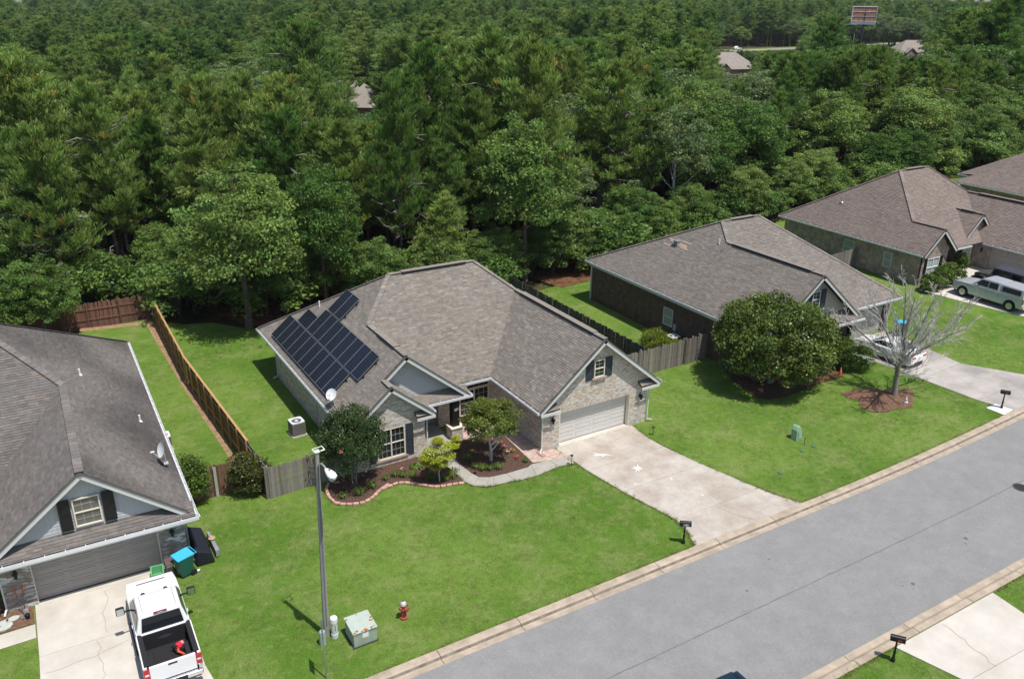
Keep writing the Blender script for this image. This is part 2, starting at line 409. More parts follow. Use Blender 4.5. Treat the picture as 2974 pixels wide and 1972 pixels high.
def slabs(name, quads, M, parent=None, h=.05, dz=.0, part='slab'):
    """concrete slabs cut apart by recessed joints: each outline is shrunk by a few mm"""
    g = bpy.data.objects.new(name, None); COL.objects.link(g); g['kind'] = 'structure'
    for q in quads:
        cx = sum(p[0] for p in q)/len(q); cy = sum(p[1] for p in q)/len(q)
        def sh(p, d=.014):
            l = math.hypot(p[0]-cx, p[1]-cy); k = 1-d/l; return (cx+(p[0]-cx)*k, cy+(p[1]-cy)*k)
        sheet(part, [ccw([sh(p) for p in q])], M, dz=dz, kind=None, parent=g, thick=h)
    return g
def under(quads, dz=-.012):
    sheet('joint_bed', [ccw(list(q)) for q in quads], DARKJ, dz=dz)
# main driveway
DL = [(24.05, 34.95), (24.05, 32.9), (24.62, 29.4), (25.05, 27.4), (25.32, 26.05), (25.1, 24.9), (24.6, 23.97)]
DR = [(29.6, 34.95), (29.42, 33.15), (30.1, 29.4), (30.6, 27.6), (31.0, 26.1), (31.4, 24.9), (31.9, 23.97)]
q1 = [[DL[0], (24.25, 32.0), (29.55, 32.0), DR[1], DR[0]], [(24.25, 32.0), DL[2], DR[2], (29.55, 32.0)], [DL[2], DL[3], DL[4], DR[4], DR[3], DR[2]], [DL[4], DL[5], DL[6], DR[6], DR[5], DR[4]]]
drive = slabs('driveway', [ccw(q) for q in q1], CONC); under(q1)
def strip(name, pts, wd, M, parent, z=.055, seed=0):
    mb = MB()
    for i in range(len(pts)-1):
        (x, y), (a, b_) = pts[i], pts[i+1]; d = Vector((a-x, b_-y, 0)).normalized(); n_ = Vector((-d.y, d.x, 0))*wd
        k = max(1, int(math.hypot(a-x, b_-y)/.25)); P = []
        for j in range(k+1):
            t = j/k; o = .16*noise.noise(Vector((x+(a-x)*t, y+(b_-y)*t, seed))*2.2)*(wd < .05)+.04*noise.noise(Vector((x+(a-x)*t, y+(b_-y)*t, seed+5))*9)*(wd < .05); P.append(Vector((x+(a-x)*t, y+(b_-y)*t, 0))+n_.normalized()*o)
        for j in range(k):
            mb.face([(P[j]-n_)+Vector((0, 0, T(P[j].x)+z)), (P[j+1]-n_)+Vector((0, 0, T(P[j+1].x)+z)), (P[j+1]+n_)+Vector((0, 0, T(P[j+1].x)+z)), (P[j]+n_)+Vector((0, 0, T(P[j].x)+z))])
    o = mb.build(name, M, parent)
    if not parent: o['kind'] = 'structure'
    return o
HAIR = mat('hairline', (.27, .235, .20), .95)
strip('crack', [(27.9, 26.0), (28.1, 25.0), (28.6, 24.1)], .012, HAIR, drive, .006)
strip('crack', [(28.6, 34.0), (28.9, 32.0)], .008, HAIR, drive, .006)
# white paint splashes
def splash(cx, cy, r_, n_, seed, el=1., ang=0.):
    g = random.Random(seed); mb = MB(); k = n_*2; pts = []
    for i in range(k):
        t = 2*math.pi*i/k; q = r_*(g.uniform(.35, 1.6) if i % 2 == 0 else g.uniform(.2, .5)); a, b_ = q*math.cos(t)*el, q*math.sin(t)
        pts.append((cx+a*math.cos(ang)-b_*math.sin(ang), cy+a*math.sin(ang)+b_*math.cos(ang), .006))
    for i in range(k): mb.face([(cx, cy, .006), pts[i], pts[(i+1) % k]])
    return mb
PW_ = mat('spilt_paint', (.74, .74, .72), .6)
for a in ((at(1852, 1360), .34, 9, 1, 1.2, .3), (at(1745, 1320), .24, 5, 2, 2.0, -.6), (at(1846, 1405), .16, 4, 3, .5, .2), (at(1832, 1432), .05, 5, 4, 1, 0), (at(1950, 1390), .10, 6, 5, 1, 0), (at(2040, 1437), .09, 6, 6, 1, 0), (at(1794, 1280), .05, 5, 7, 1, 0)):
    splash(a[0].x, a[0].y, a[1], a[2], a[3], a[4], a[5]).build('paint_splash', PW_, drive)
# neighbour's driveway at the left, in the frame of that house
LO = Vector((-1.92, 34.84, 0)); LA = R(-1.3)
def ll(u, v, z=0.): c, s = math.cos(LA), math.sin(LA); return (LO.x+c*u-s*v, LO.y+s*u+c*v)
ql = [[ll(-.15, .0), ll(5.3, .0), ll(5.3, -3.5), ll(-.15, -3.5)], [ll(-.15, -3.5), ll(5.3, -3.5), ll(5.35, -7.0), ll(-.22, -7.0)], [ll(-.22, -7.), ll(5.35, -7.), ll(5.9, -10.9), ll(-.8, -10.9)]]
ldrive = slabs('driveway', [ccw([p for p in q]) for q in ql], CONC2); under(ql)
ql2 = [[ll(-.18, -1.35), ll(-.18, -2.25), ll(-1.9, -2.3), ll(-1.9, -1.4)], [ll(-1.9, -1.4), ll(-1.9, -2.3), ll(-4.5, -2.3), ll(-4.5, -1.4)]]
slabs('side_walk', [ccw(q) for q in ql2], CONC2); under(ql2)
strip('crack', [ll(2.45, -.5), ll(2.6, -1.0), ll(2.4, -1.6), ll(2.2, -2.3), ll(2.35, -3.3)], .008, HAIR, ldrive, .006)
strip('crack', [ll(1.85, -3.6), ll(2.0, -4.1), ll(1.8, -4.7), ll(1.95, -5.4), ll(1.7, -6.8)], .008, HAIR, ldrive, .006)
strip('crack', [ll(.0, -4.6), ll(1.2, -4.5), ll(3., -4.2)], .008, HAIR, ldrive, .006)
# third driveway (next house) and the one across the street, and the far one
q3 = [[(50.2, 36.3), (49.3, 33.1), (49.56, 29.75), (53.7, 29.7), (54.1, 33), (54.5, 36.2)], [(49.56, 29.75), (49.8, 25.92), (55.7, 25.93), (53.7, 29.7)], [(49.8, 25.92), (50.3, 23.97), (57, 23.97), (55.7, 25.93)]]
slabs('driveway', [ccw(q) for q in q3], CONC3); under(q3)
q4 = [[(27.0, 14.96), (33.6, 14.96), (33.3, 12.2), (27.75, 12.4)], [(27.75, 12.4), (33.3, 12.2), (33.3, 6), (27.9, 6)]]
acr = slabs('driveway', [ccw(q) for q in q4], CONC2); under(q4); strip('crack', [(29.5, 12.3), (29.9, 14.8)], .01, HAIR, acr, .006)
q5 = [[(63.5, 40.0), (64.0, 36.0), (73, 36.0), (72.2, 41.0), (67.5, 41.0)], [(64.0, 36.0), (64.8, 31.8), (73, 31.8), (73, 36.)], [(64.8, 31.8), (66, 23.97), (73.5, 23.97), (73, 31.8)]]
slabs('driveway', [ccw(q) for q in q5], CONC2); under(q5)

# curved garden walk of the main house
z6 = lambda x, y: at(1100+x/5.141, 1250+y/5.141)
z2 = lambda x, y: at(1000+x/3.1357, 1000+y/3.1357)
zq = lambda x, y: at(700+x/2.171, 1250+y/2.171)
_out = [z6(985, 510), z6(1090, 585), z6(1215, 690), z6(1280, 765), z6(1420, 822), z6(1610, 838), z6(1710, 818), z6(2030, 745), z2(1590, 1240), z2(1750, 1195), z2(1955, 1110), z2(2090, 1085)]
_inn = [z6(1090, 345), z6(1200, 490), z6(1290, 560), z6(1385, 635), z6(1500, 692), z6(1650, 695), z6(1720, 680), z6(1905, 640), z6(2230, 545), z2(1700, 1092), z2(1860, 1052), z2(2075, 1000)]
wq = []
for i in range(len(_out)-1):
    if i == 1: continue
    j = i+1
    if i == 0: wq.append([_out[0], _out[1], _out[2], _inn[1], _inn[0]])
    else: wq.append([_out[i], _out[j], _inn[j], _inn[i]])
wq[1] = [_out[2], _out[3], _inn[3], _inn[2], _inn[1]]
wq = [[(p[0], p[1]) for p in q] for q in wq]
wq.insert(0, [(18.1, 38.2), (19.35, 38.2), tuple(_inn[0][:2]), tuple(_out[0][:2])])
slabs('garden_walk', [ccw(q) for q in wq], WALKC, h=.04, dz=.0); under(wq)
# pinkish block paving beside the garage and in front of the tall window
def pavers(name, poly, cols, bw=.20, bh=.10, ang=0.):
    base = sheet(name, [ccw(poly)], mat('paver_sand', (.42, .34, .28), .95, .1), dz=-.004)
    con = ccw(poly); mb = MB(); xs = [p[0] for p in poly]; ys = [p[1] for p in poly]
    j = 0; y = min(ys)
    while y < max(ys):
        x = min(xs)-(bw/2 if j % 2 else 0); i = 0
        while x < max(xs):
            q = clip([(x+.004, y+.004), (x+bw-.004, y+.004), (x+bw-.004, y+bh-.004), (x+.004, y+bh-.004)], con)
            if len(q) > 2:
                c = cols[int(hsh(i, j, 5)*len(cols))]; k = .88+.24*hsh(i, j, 9); c = tuple(a*k for a in c); h = .012+.004*hsh(i, j, 2)
                mb.prism([(p[0], p[1], -.01) for p in q], (0, 0, h+.01), 0, c)
            x += bw; i += 1
        y += bh; j += 1
    o = mb.build('paver_blocks', PAVE, base, kind='stuff'); return base
PC = [(.52, .36, .30), (.56, .41, .34), (.47, .33, .28), (.55, .43, .37), (.50, .39, .35)]
_pv = [z6(1160, 160), z6(1540, 68), z6(1880, 82), z6(2090, 270), z6(2300, 480)]
pv = [(19.4, 38.4)]+[(p.x, p.y) for p in _pv[1:]]+[tuple(z2(1740, 1080)[:2]), tuple(z2(2040, 1030)[:2]), (24.0, 34.9), (23.2, 34.9), (23.2, 40.4), (20.1, 40.4)]
# two convex-ish areas
pavers('paver_path', [(19.5, 38.35), (_pv[1].x, _pv[1].y), (22.0, 38.7), (23.2, 38.9), (23.2, 40.4), (20.0, 40.4)], PC)
pavers('paver_path', [(_pv[2].x, _pv[2].y), (23.2, 38.88), (23.2, 34.96), (_pv[4].x, _pv[4].y)], PC)
pavers('paver_path', [(_pv[4].x, _pv[4].y), tuple(z2(1800, 1065)[:2]), tuple(z2(2050, 1035)[:2]), (24.0, 34.94), (23.2, 34.94)], PC)
# mulched beds edged with pale red blocks
path = [z6(1280, 785), z6(1190, 795), z6(1090, 810), z6(960, 836), z6(850, 845), z6(720, 830), z6(630, 815), z6(545, 800), z6(470, 792), z6(380, 780), z6(290, 787), z6(205, 815), z6(125, 848), z6(50, 885), zq(920, 347), zq(875, 378), zq(850, 405), zq(820, 432), zq(770, 457), zq(700, 468), zq(640, 466), zq(590, 455), zq(562, 428), zq(545, 400), zq(538, 370), zq(548, 342)]
bed = [(p.x, p.y) for p in path]+[(12.6, 38.0), (13.4, 38.2), (17.6, 38.2), (18.1, 38.2), tuple(_out[0][:2]), tuple(_out[1][:2]), tuple(_out[2][:2])]
def humps(x, y): return .02*noise.noise(Vector((x*3, y*3, 0)))
fb1 = sheet('flower_bed', [ccw(bed)], MULCH, dz=.006)
mb = MB(); mb.box(-.142, -.075, -.04, .142, .075, .08); blk = mb.mesh('edging_block', STONE_P, bevel=.022)
pts = [Vector((p.x, p.y, 0)) for p in path]; seg = []; acc = 0
L_ = [0]
for i in range(1, len(pts)): L_.append(L_[-1]+(pts[i]-pts[i-1]).length)
d = .16
while d < L_[-1]:
    i = max(k for k in range(len(L_)) if L_[k] <= d); i = min(i, len(pts)-2); t = (d-L_[i])/(L_[i+1]-L_[i]); p = pts[i].lerp(pts[i+1], t); v = pts[i+1]-pts[i]
    inst('edging_stone', blk, fb1, (p.x, p.y, 0), (0, 0, math.atan2(v.y, v.x)+rnd.uniform(-.12, .12)), (1, 1, rnd.uniform(.85, 1.15))); d += .325
bed2 = [tuple(z6(1130, 180)[:2]), tuple(z6(1540, 68)[:2]), tuple(z6(1880, 84)[:2]), tuple(z6(2300, 482)[:2]), tuple(z6(2230, 545)[:2])]+[tuple(_inn[k][:2]) for k in (7, 6, 5, 4, 3, 2, 1, 0)]
fb2 = sheet('flower_bed', [ccw(bed2)], MULCH, dz=.006)
zc = lambda x, y: at(2000+x/2.4281, 820+y/2.4281)
ring = [zc(*q) for q in ((1075, 780), (1150, 757), (1290, 745), (1400, 760), (1500, 752), (1572, 758), (1592, 790), (1580, 880), (1500, 890), (1450, 898), (1390, 915), (1290, 912), (1215, 880), (1200, 835), (1120, 815))]
sheet('mulch_ring', [ccw([(p.x, p.y) for p in ring])], MULCH2, dz=.006)
cb = [zc(*q) for q in ((228, 590), (300, 680), (400, 762), (480, 815), (560, 828), (640, 815), (700, 800), (830, 752), (940, 707), (1090, 662))]
bed3 = [(p.x, p.y) for p in cb]+[(46.6, 33.9), (48.5, 35.2), (40.4, 38.6)]
fb3 = sheet('flower_bed', [ccw(bed3)], MULCH, dz=.006)
sheet('straw_patch', [ccw([tuple(zc(*q)[:2]) for q in ((850, 730), (870, 690), (1000, 640), (1085, 640), (1090, 665), (950, 703), (880, 722))])], STRAW, dz=.012)
bed4 = [ll(-.2, -.2), ll(-.2, -1.3), ll(-4.6, -1.35), ll(-4.6, 1.), ll(-1.1, .9)]
sheet('flower_bed', [ccw(bed4)], MULCH2, dz=.006)
# dirt and pine straw under the fence and the trees
sheet('straw_patch', [[(14.2, 62.2), (18.5, 58.2), (30, 57.2), (34, 58.2), (34, 66), (12, 67.5)]], STRAW, dz=.0)
sheet('straw_patch', [[(40, 57.8), (60, 58.6), (60, 64), (38, 66)]], STRAW, dz=.0)
sheet('dirt_strip', [[(8.0, 41), (8.35, 41), (8.2, 54), (8.15, 66.9), (3.0, 67.9), (3.0, 67.2), (7.5, 66.3), (7.6, 54)]], mat('bare_soil', (.30, .19, .11), .95, .3, 3), dz=-.026)
# ------------------------------------------------------------------ house kit
S_H1 = [tuple(1.15*q for q in c_) for c_ in [(.182, .162, .144), (.205, .182, .160), (.168, .150, .136), (.190, .164, .144), (.222, .200, .176), (.178, .162, .150), (.184, .158, .138)]]
S_L = [tuple(1.12*q for q in c_) for c_ in [(.140, .126, .120), (.155, .137, .129), (.130, .118, .114), (.148, .126, .118), (.165, .146, .136), (.138, .130, .128)]]
S_H2 = [tuple(1.15*q for q in c_) for c_ in [(.172, .152, .138), (.188, .166, .149), (.162, .144, .132), (.178, .152, .138), (.194, .174, .158)]]
S_H3 = [tuple(1.12*q for q in c_) for c_ in [(.186, .150, .134), (.200, .162, .144), (.175, .140, .127), (.192, .152, .136), (.184, .158, .146)]]
S_FAR = [(.30, .27, .235), (.32, .285, .25)]
class Roof:
    """roof of a house: slabs for the planes, laid tabs, cap shingles, vents, boards and gutters"""
    def __init__(s, house, cols, seed, tabs=True, expo=.142, tabw=.34):
        s.h = house; s.cols = cols = [(c_[0]*1.0, c_[1]*1.0, c_[2]*.97) for c_ in cols]; s.seed = seed; s.base = MB(); s.sh = MB(); s.cap = MB(); s.tabs = tabs; s.expo = expo; s.tabw = tabw; s.n = 0; s.trim = []
    def plane(s, pts, slope_shade=0.):
        P = [Vector(p) for p in pts]
        nrm = Vector((0, 0, 0))
        for i in range(len(P)): nrm += (P[i]-P[0]).cross(P[(i+1) % len(P)]-P[0])
        nrm.normalize()
        if nrm.z < 0: nrm = -nrm; P = P[::-1]
        s.base.prism([p-nrm*.10 for p in P], nrm*.10)
        if not s.tabs: return
        up = (Vector((0, 0, 1))-nrm*nrm.z).normalized(); e = up.cross(nrm).normalized()
        o = Vector((0, 0, 0))+nrm*P[0].dot(nrm)
        con = [((p).dot(e), (p).dot(up)) for p in P]; con = ccw(con)
        us = [c[1] for c in con]; es = [c[0] for c in con]; E = s.expo; W = s.tabw; s.n += 1
        j0 = math.floor(min(us)/E); cols = s.cols; sh = s.sh; inset = [min(es), max(es)]
        for j in range(j0, math.ceil(max(us)/E)+1):
            u0 = j*E; off = hsh(j, s.seed, s.n)*W*3
            row = clip([(inset[0]-1, u0), (inset[1]+1, u0), (inset[1]+1, u0+E), (inset[0]-1, u0+E)], con)
            if len(row) < 3: continue
            ra, rb = min(q[0] for q in row), max(q[0] for q in row); i = math.floor((ra-off)/W)
            while off+i*W < rb:
                wv = W; a = off+i*W+(hsh(i, j, s.seed)-.5)*.16; b_ = off+(i+1)*W+(hsh(i+1, j, s.seed)-.5)*.16; 
                q = clip([(a, u0), (b_, u0), (b_, u0+E), (a, u0+E)], con)
                if len(q) > 2:
                    k = hsh(i, j, s.seed+7); c = cols[int(k*len(cols)) % len(cols)]; wx = o+e*a+up*u0
                    f = (.90+.20*hsh(i, j, 31))*(1+.08*noise.noise(wx*.45))*(1-slope_shade*max(0, noise.noise(wx*.25+Vector((9, 3, 1)))+.35))
                    c = (c[0]*f, c[1]*f, c[2]*f); hb = .016+.014*hsh(i, j, 3)
                    pt = []
                    for (ee, uu) in q:
                        t = (uu-u0)/E; pt.append(o+e*ee+up*uu+nrm*(hb*(1-t)+.003*t))
                    sh.face(pt, 0, c)
                    lo = [k2 for k2 in range(len(q)) if abs(q[k2][1]-u0) < 1e-6]
                    if len(lo) == 2:
                        p0, p1 = sorted((q[lo[0]][0], q[lo[1]][0]))
                        A = o+e*p0+up*u0; B = o+e*p1+up*u0
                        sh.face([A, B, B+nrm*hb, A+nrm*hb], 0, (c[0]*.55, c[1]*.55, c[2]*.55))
                i += 1
    def caps(s, p, q, up=(0, 0, 1), w=.30):
        p, q = Vector(p), Vector(q); L = (q-p).length; n = max(1, int(L/.30)); d = (q-p)/n
        for i in range(n):
            c = s.cols[int(hsh(i, s.n, 77)*len(s.cols)) % len(s.cols)]; f = 1.0+.25*hsh(i, 5, s.n); c = tuple(a*f for a in c)
            a = p+d*i+Vector((0, 0, .024)); b_ = p+d*(i+1)+Vector((0, 0, .010))
            s.cap.beam(a, b_, w, .035, up, 0, c)
        s.n += 1
    def vent(s, p, q):
        mb = MB(); mb.beam(Vector(p)+Vector((0, 0, .012)), Vector(q)+Vector((0, 0, .012)), .40, .07, (0, 0, 1)); mb.build('ridge_vent', mat('vent_black', (.02, .018, .017), .9), s.r)
        mb = MB(); mb.beam(Vector(p)+Vector((0, 0, .055)), Vector(q)+Vector((0, 0, .055)), .38, .018, (0, 0, 1), 0, tuple(a*1.15 for a in s.cols[0])); mb.build('vent_cap', SHING, s.r)
    def finish(s):
        s.r = s.base.build('roof', RBASE, s.h)
        if s.sh.f: s.sh.build('shingles', SHING, s.r, kind='stuff')
        if s.cap.f: s.cap.build('ridge_caps', SHING, s.r, kind='stuff')
        return s.r
def board(house, name, p, q, h=.20, t=.04, up=(0, 0, 1), M=None, drop=True):
    mb = MB(); mb.beam(p, q, t, h, up, off=-1 if drop else 0); return mb.build(name, M or TRIM, house)
def gutter(house, p, q, out):
    """U channel along an eave; out: outward direction in plan"""
    p, q, out = Vector(p), Vector(q), Vector(out); g = bpy.data.objects.new('gutter', None); COL.objects.link(g); g.parent = house
    mb = MB(); z = Vector((0, 0, 1))
    mb.beam(p+out*.02-z*.05, q+out*.02-z*.05, .02, .12, z)
    mb.beam(p+out*.13-z*.045, q+out*.13-z*.045, .025, .13, z)
    mb.beam(p+out*.075-z*.105, q+out*.075-z*.105, .13, .015, z)
    o = mb.build('gutter', GUTTER, house); bpy.data.objects.remove(g)
    L = (q-p).length; n = int(L/.75); mb = MB(); d = (q-p).normalized()
    for i in range(n+1):
        c = p+d*(.1+i*.75); mb.beam(c-out*.08+z*.035, c+out*.15+z*.02, .035, .012, z)
    mb.build('gutter_strap', GUTTER, o, kind='stuff')
    mb = MB()
    for e in (p, q): mb.beam(e+out*.02-z*.045, e+out*.14-z*.045, .02, .13, z)
    mb.build('end_cap', GUTTER, o, kind='stuff')
    return o
B_H1 = [tuple(q*k for q, k in zip(c_, (1.12, 1.08, 1.04))) for c_ in [(.58, .54, .485), (.52, .465, .405), (.45, .39, .33), (.60, .575, .54), (.41, .345, .29), (.54, .49, .43), (.49, .42, .355)]]
B_L = [(.26, .22, .19), (.31, .265, .23), (.22, .185, .16), (.44, .46, .46), (.28, .225, .19), (.34, .29, .25)]
def value2(i, j, s):
    a = noise.noise(Vector((i*s, j*s*1.3, 1.7))); return a
def bricks(parent, o, e, n, polys, cols, seed=1, bw=.203, bh=.0677, sold=False, white=.0, indiv=None, grid=None):
    """bricks laid on a wall face. o origin, e along, n outward (3D unit vectors); polys: convex regions in (along, height)"""
    o, e, n = Vector(o), Vector(e), Vector(n); up = Vector((0, 0, 1)); mb = MB(); W, H = (bh, bw) if sold else (bw, bh)
    for P in polys:
        con = ccw(P); ys = [p[1] for p in con]; xs = [p[0] for p in con]
        for j in range(math.floor(min(ys)/H), math.ceil(max(ys)/H)+1):
            y0 = j*H; row = clip([(min(xs)-1, y0+.001), (max(xs)+1, y0+.001), (max(xs)+1, y0+H-.001), (min(xs)-1, y0+H-.001)], con)
            if len(row) < 3: continue
            ra, rb = min(q[0] for q in row), max(q[0] for q in row); sh = 0 if (j % 2 == 0 or sold) else W/2
            i = math.floor((ra-sh)/W)
            while sh+i*W < rb:
                x0 = sh+i*W
                q = clip([(x0+.005, y0+.005), (x0+W-.005, y0+.005), (x0+W-.005, y0+H-.005), (x0+.005, y0+H-.005)], con)
                if len(q) > 2:
                    k = hsh(i, j, seed); v = value2(i, j*.6, .22)
                    c = cols[int(k*len(cols)) % len(cols)]
                    if v > .2 and k < .55: c = (.62, .61, .59)
                    f = .9+.2*hsh(i, j, seed+3); c = (c[0]*f, c[1]*f, c[2]*f); d = .008+.004*hsh(i, j, 8)
                    if indiv is not None and len(q) == 4 and indiv[0] > 0 and (q[1][0]-q[0][0]) > .15:
                        indiv[0] -= 1; b = MB(); b.prism([o+e*a+up*b2 for a, b2 in q], n*d, 0, c); b.build('brick', BRICK, parent)
                    else: 
                        A = [o+e*a+up*b2 for a, b2 in q]; Bq = [p+n*d for p in A]
                        if (A[1]-A[0]).cross(A[2]-A[1]).dot(n) < 0: A = A[::-1]; Bq = Bq[::-1]
                        mb.face(Bq, 0, c)
                        m_ = len(q)
                        for t in range(m_): mb.face([A[t], A[(t+1) % m_], Bq[(t+1) % m_], Bq[t]], 0, (c[0]*.55, c[1]*.55, c[2]*.55))
                i += 1
    if mb.f: return mb.build('brickwork', BRICK, parent, kind='stuff')
def rect(a, b, c, d): return [(a, b), (c, b), (c, d), (a, d)]
def holes(x0, z0, x1, z1, hs):
    """rectangle minus rectangular openings -> convex rectangles"""
    out = [(x0, z0, x1, z1)]
    for h in hs:
        nw = []
        for r_ in out:
            a, b, c, d = r_
            if h[2] <= a or h[0] >= c or h[3] <= b or h[1] >= d: nw.append(r_); continue
            if h[0] > a: nw.append((a, b, h[0], d))
            if h[2] < c: nw.append((h[2], b, c, d))
            A, Cc = max(a, h[0]), min(c, h[2])
            if h[1] > b: nw.append((A, b, Cc, h[1]))
            if h[3] < d: nw.append((A, h[3], Cc, d))
        out = nw
    return [rect(*r_) for r_ in out]
def wall_mesh(house, o, e, n, polys, M=None, t=.12, name='wall'):
    o, e, n = Vector(o), Vector(e), Vector(n); up = Vector((0, 0, 1)); mb = MB()
    for P in polys: mb.prism([o+e*a+up*b for a, b in P], -n*t)
    return mb.build(name, M or MORTAR, house)
def window(house, o, e, n, x0, z0, x1, z1, cols=3, rows=4, double=True, fr=.055, depth=.07, M=None, gl=None, sill=None, mull=0, name='window'):
    """window in a wall opening: frame, panes, glazing bars, sill. o,e,n as in bricks"""
    o, e, n = Vector(o), Vector(e), Vector(n); up = Vector((0, 0, 1)); M = M or CREAM
    P = lambda a, b, d=0.: o+e*a+up*b+n*d
    fm = MB(); w_ = fr/2
    def bar(a, b, c, d, wd, dp): 
        mid = dp/2; fm.beam(P(a, b, -mid), P(c, d, -mid), wd, dp, n)
    fm.beam(P(x0, z0+w_, -depth/2+.02), P(x1, z0+w_, -depth/2+.02), fr, depth, n); fm.beam(P(x0, z1-w_, -depth/2+.02), P(x1, z1-w_, -depth/2+.02), fr, depth, n)
    fm.beam(P(x0+w_, z0+fr, -depth/2+.02), P(x0+w_, z1-fr, -depth/2+.02), fr, depth, n); fm.beam(P(x1-w_, z0+fr, -depth/2+.02), P(x1-w_, z1-fr, -depth/2+.02), fr, depth, n)
    xsn = [x0+fr]
    for k in range(mull):
        xm = x0+(x1-x0)*(k+1)/(mull+1); fm.beam(P(xm, z0+fr, -depth/2+.01), P(xm, z1-fr, -depth/2+.01), fr*1.3, depth, n)
    if double: zm = (z0+z1)/2; fm.beam(P(x0+fr, zm, -depth/2+.005), P(x1-fr, zm, -depth/2+.005), fr*.8, depth, n)
    wn = MB(); wn.prism([P(x0+.01, z0+.01, -.05), P(x1-.01, z0+.01, -.05), P(x1-.01, z1-.01, -.05), P(x0+.01, z1-.01, -.05)], -n*.02)
    win = wn.build(name, gl or GL, house)
    fm.build('frame', M, win)
    bm_ = MB(); nb = mull+1
    for s_ in range(nb):
        a0 = x0+(x1-x0)*s_/nb; a1 = x0+(x1-x0)*(s_+1)/nb
        for k in range(1, cols): xm = a0+(a1-a0)*k/cols; bm_.beam(P(xm, z0+fr, -.042), P(xm, z1-fr, -.042), .015, .012, n)
    for k in range(1, rows):
        zm = z0+(z1-z0)*k/rows
        if not (double and k*2 == rows): bm_.beam(P(x0+fr, zm, -.041), P(x1-fr, zm, -.041), .015, .012, n)
    if bm_.f: bm_.build('glazing_bars', mat('bar_cream', (.42, .385, .32), .5) if M is CREAM else M, win, kind='stuff')
    if sill: 
        sb = MB(); k = int((x1-x0+.3)/.075)
        for i in range(k):
            a = x0-.15+i*(x1-x0+.3)/k; sb.prism([P(a+.004, z0-.10, -.02), P(a+(x1-x0+.3)/k-.004, z0-.10, -.02), P(a+(x1-x0+.3)/k-.004, z0-.005, -.02), P(a+.004, z0-.005, -.02)], n*.10)
        sb.build('sill', sill, win)
    return win
def shutter(house, o, e, n, x0, z0, x1, z1, M):
    o, e, n = Vector(o), Vector(e), Vector(n); up = Vector((0, 0, 1)); P = lambda a, b, d=0.: o+e*a+up*b+n*d
    mb = MB(); mb.prism([P(x0, z0, .012), P(x1, z0, .012), P(x1, z1, .012), P(x0, z1, .012)], n*.02)
    f = .06; zm = (z0+z1)/2
    for a, b, c, d in ((x0, z0, x0+f, z1), (x1-f, z0, x1, z1), (x0+f, z0, x1-f, z0+f), (x0+f, z1-f, x1-f, z1), (x0+f, zm-f/2, x1-f, zm+f/2)):
        mb.prism([P(a, b, .032), P(c, b, .032), P(c, d, .032), P(a, d, .032)], n*.018)
    for a, b, c, d in ((x0+f+.04, z0+f+.05, x1-f-.04, zm-f/2-.05), (x0+f+.04, zm+f/2+.05, x1-f-.04, z1-f-.05)):
        mb.prism([P(a, b, .032), P(c, b, .032), P(c, d, .032), P(a, d, .032)], n*.012)
    return mb.build('shutter', M, house)
def garage_door(house, o, e, n, x0, z0, x1, z1, M, cols=4, rows=4):
    o, e, n = Vector(o), Vector(e), Vector(n); up = Vector((0, 0, 1)); P = lambda a, b, d=0.: o+e*a+up*b+n*d
    gd = MB(); gd.prism([P(x0, z0, -.06), P(x1, z0, -.06), P(x1, z1, -.06), P(x0, z1, -.06)], n*.015); g = gd.build('garage_door', M, house)
    h = (z1-z0)/rows; wd = (x1-x0)/cols
    for r_ in range(rows):
        mb = MB(); a, b = z0+r_*h+.008, z0+(r_+1)*h-.008
        mb.prism([P(x0+.01, a, -.045), P(x1-.01, a, -.045), P(x1-.01, b, -.045), P(x0+.01, b, -.045)], n*.03)
        for c in range(cols):
            p0, p1 = x0+c*wd+.12, x0+(c+1)*wd-.12; q0, q1 = a+.10, b-.10
            fr = .03
            for (s0, t0, s1, t1) in ((p0, q0, p1, q0+fr), (p0, q1-fr, p1, q1), (p0, q0+fr, p0+fr, q1-fr), (p1-fr, q0+fr, p1, q1-fr)):
                mb.prism([P(s0, t0, -.015), P(s1, t0, -.015), P(s1, t1, -.015), P(s0, t1, -.015)], n*.014)
        mb.build('door_panel', M, g)
    return g
def coach_lamp(house, p, n):
    p, n = Vector(p), Vector(n); mb = MB()
    mb.lathe([(.05, -.14), (.09, .10), (.02, .12)], 6, tuple(p+n*.16)); mb.lathe([(.13, .10), (.02, .22)], 6, tuple(p+n*.16)); mb.tube([p+n*.16+Vector((0, 0, .24)), p+n*.08+Vector((0, 0, .30)), p+n*.02+Vector((0, 0, .12))], .015, 6); mb.lathe([(.05, -.02), (.05, .16)], 8, tuple(p+n*.02))
    l = mb.build('wall_lamp', BLACK, house)
    mb = MB(); mb.lathe([(.04, -.12), (.075, .09)], 6, tuple(p+n*.16+n*.006)); mb.build('lamp_glass', glass('lamp_glass', (.5, .5, .5), .2), l)
def downpipe(house, x, y, z1, d=(0, -1), M=None):
    mb = MB(); mb.box(x-.035, y-.03, .15, x+.035, y+.03, z1-.15)
    mb.beam((x, y, .18), (x+d[0]*.35, y+d[1]*.35, .06), .07, .06); mb.beam((x, y, z1-.17), (x+d[0]*.2, y+d[1]*.2, z1-.05), .07, .06)
    mb.build('downpipe', M or TRIM, house)
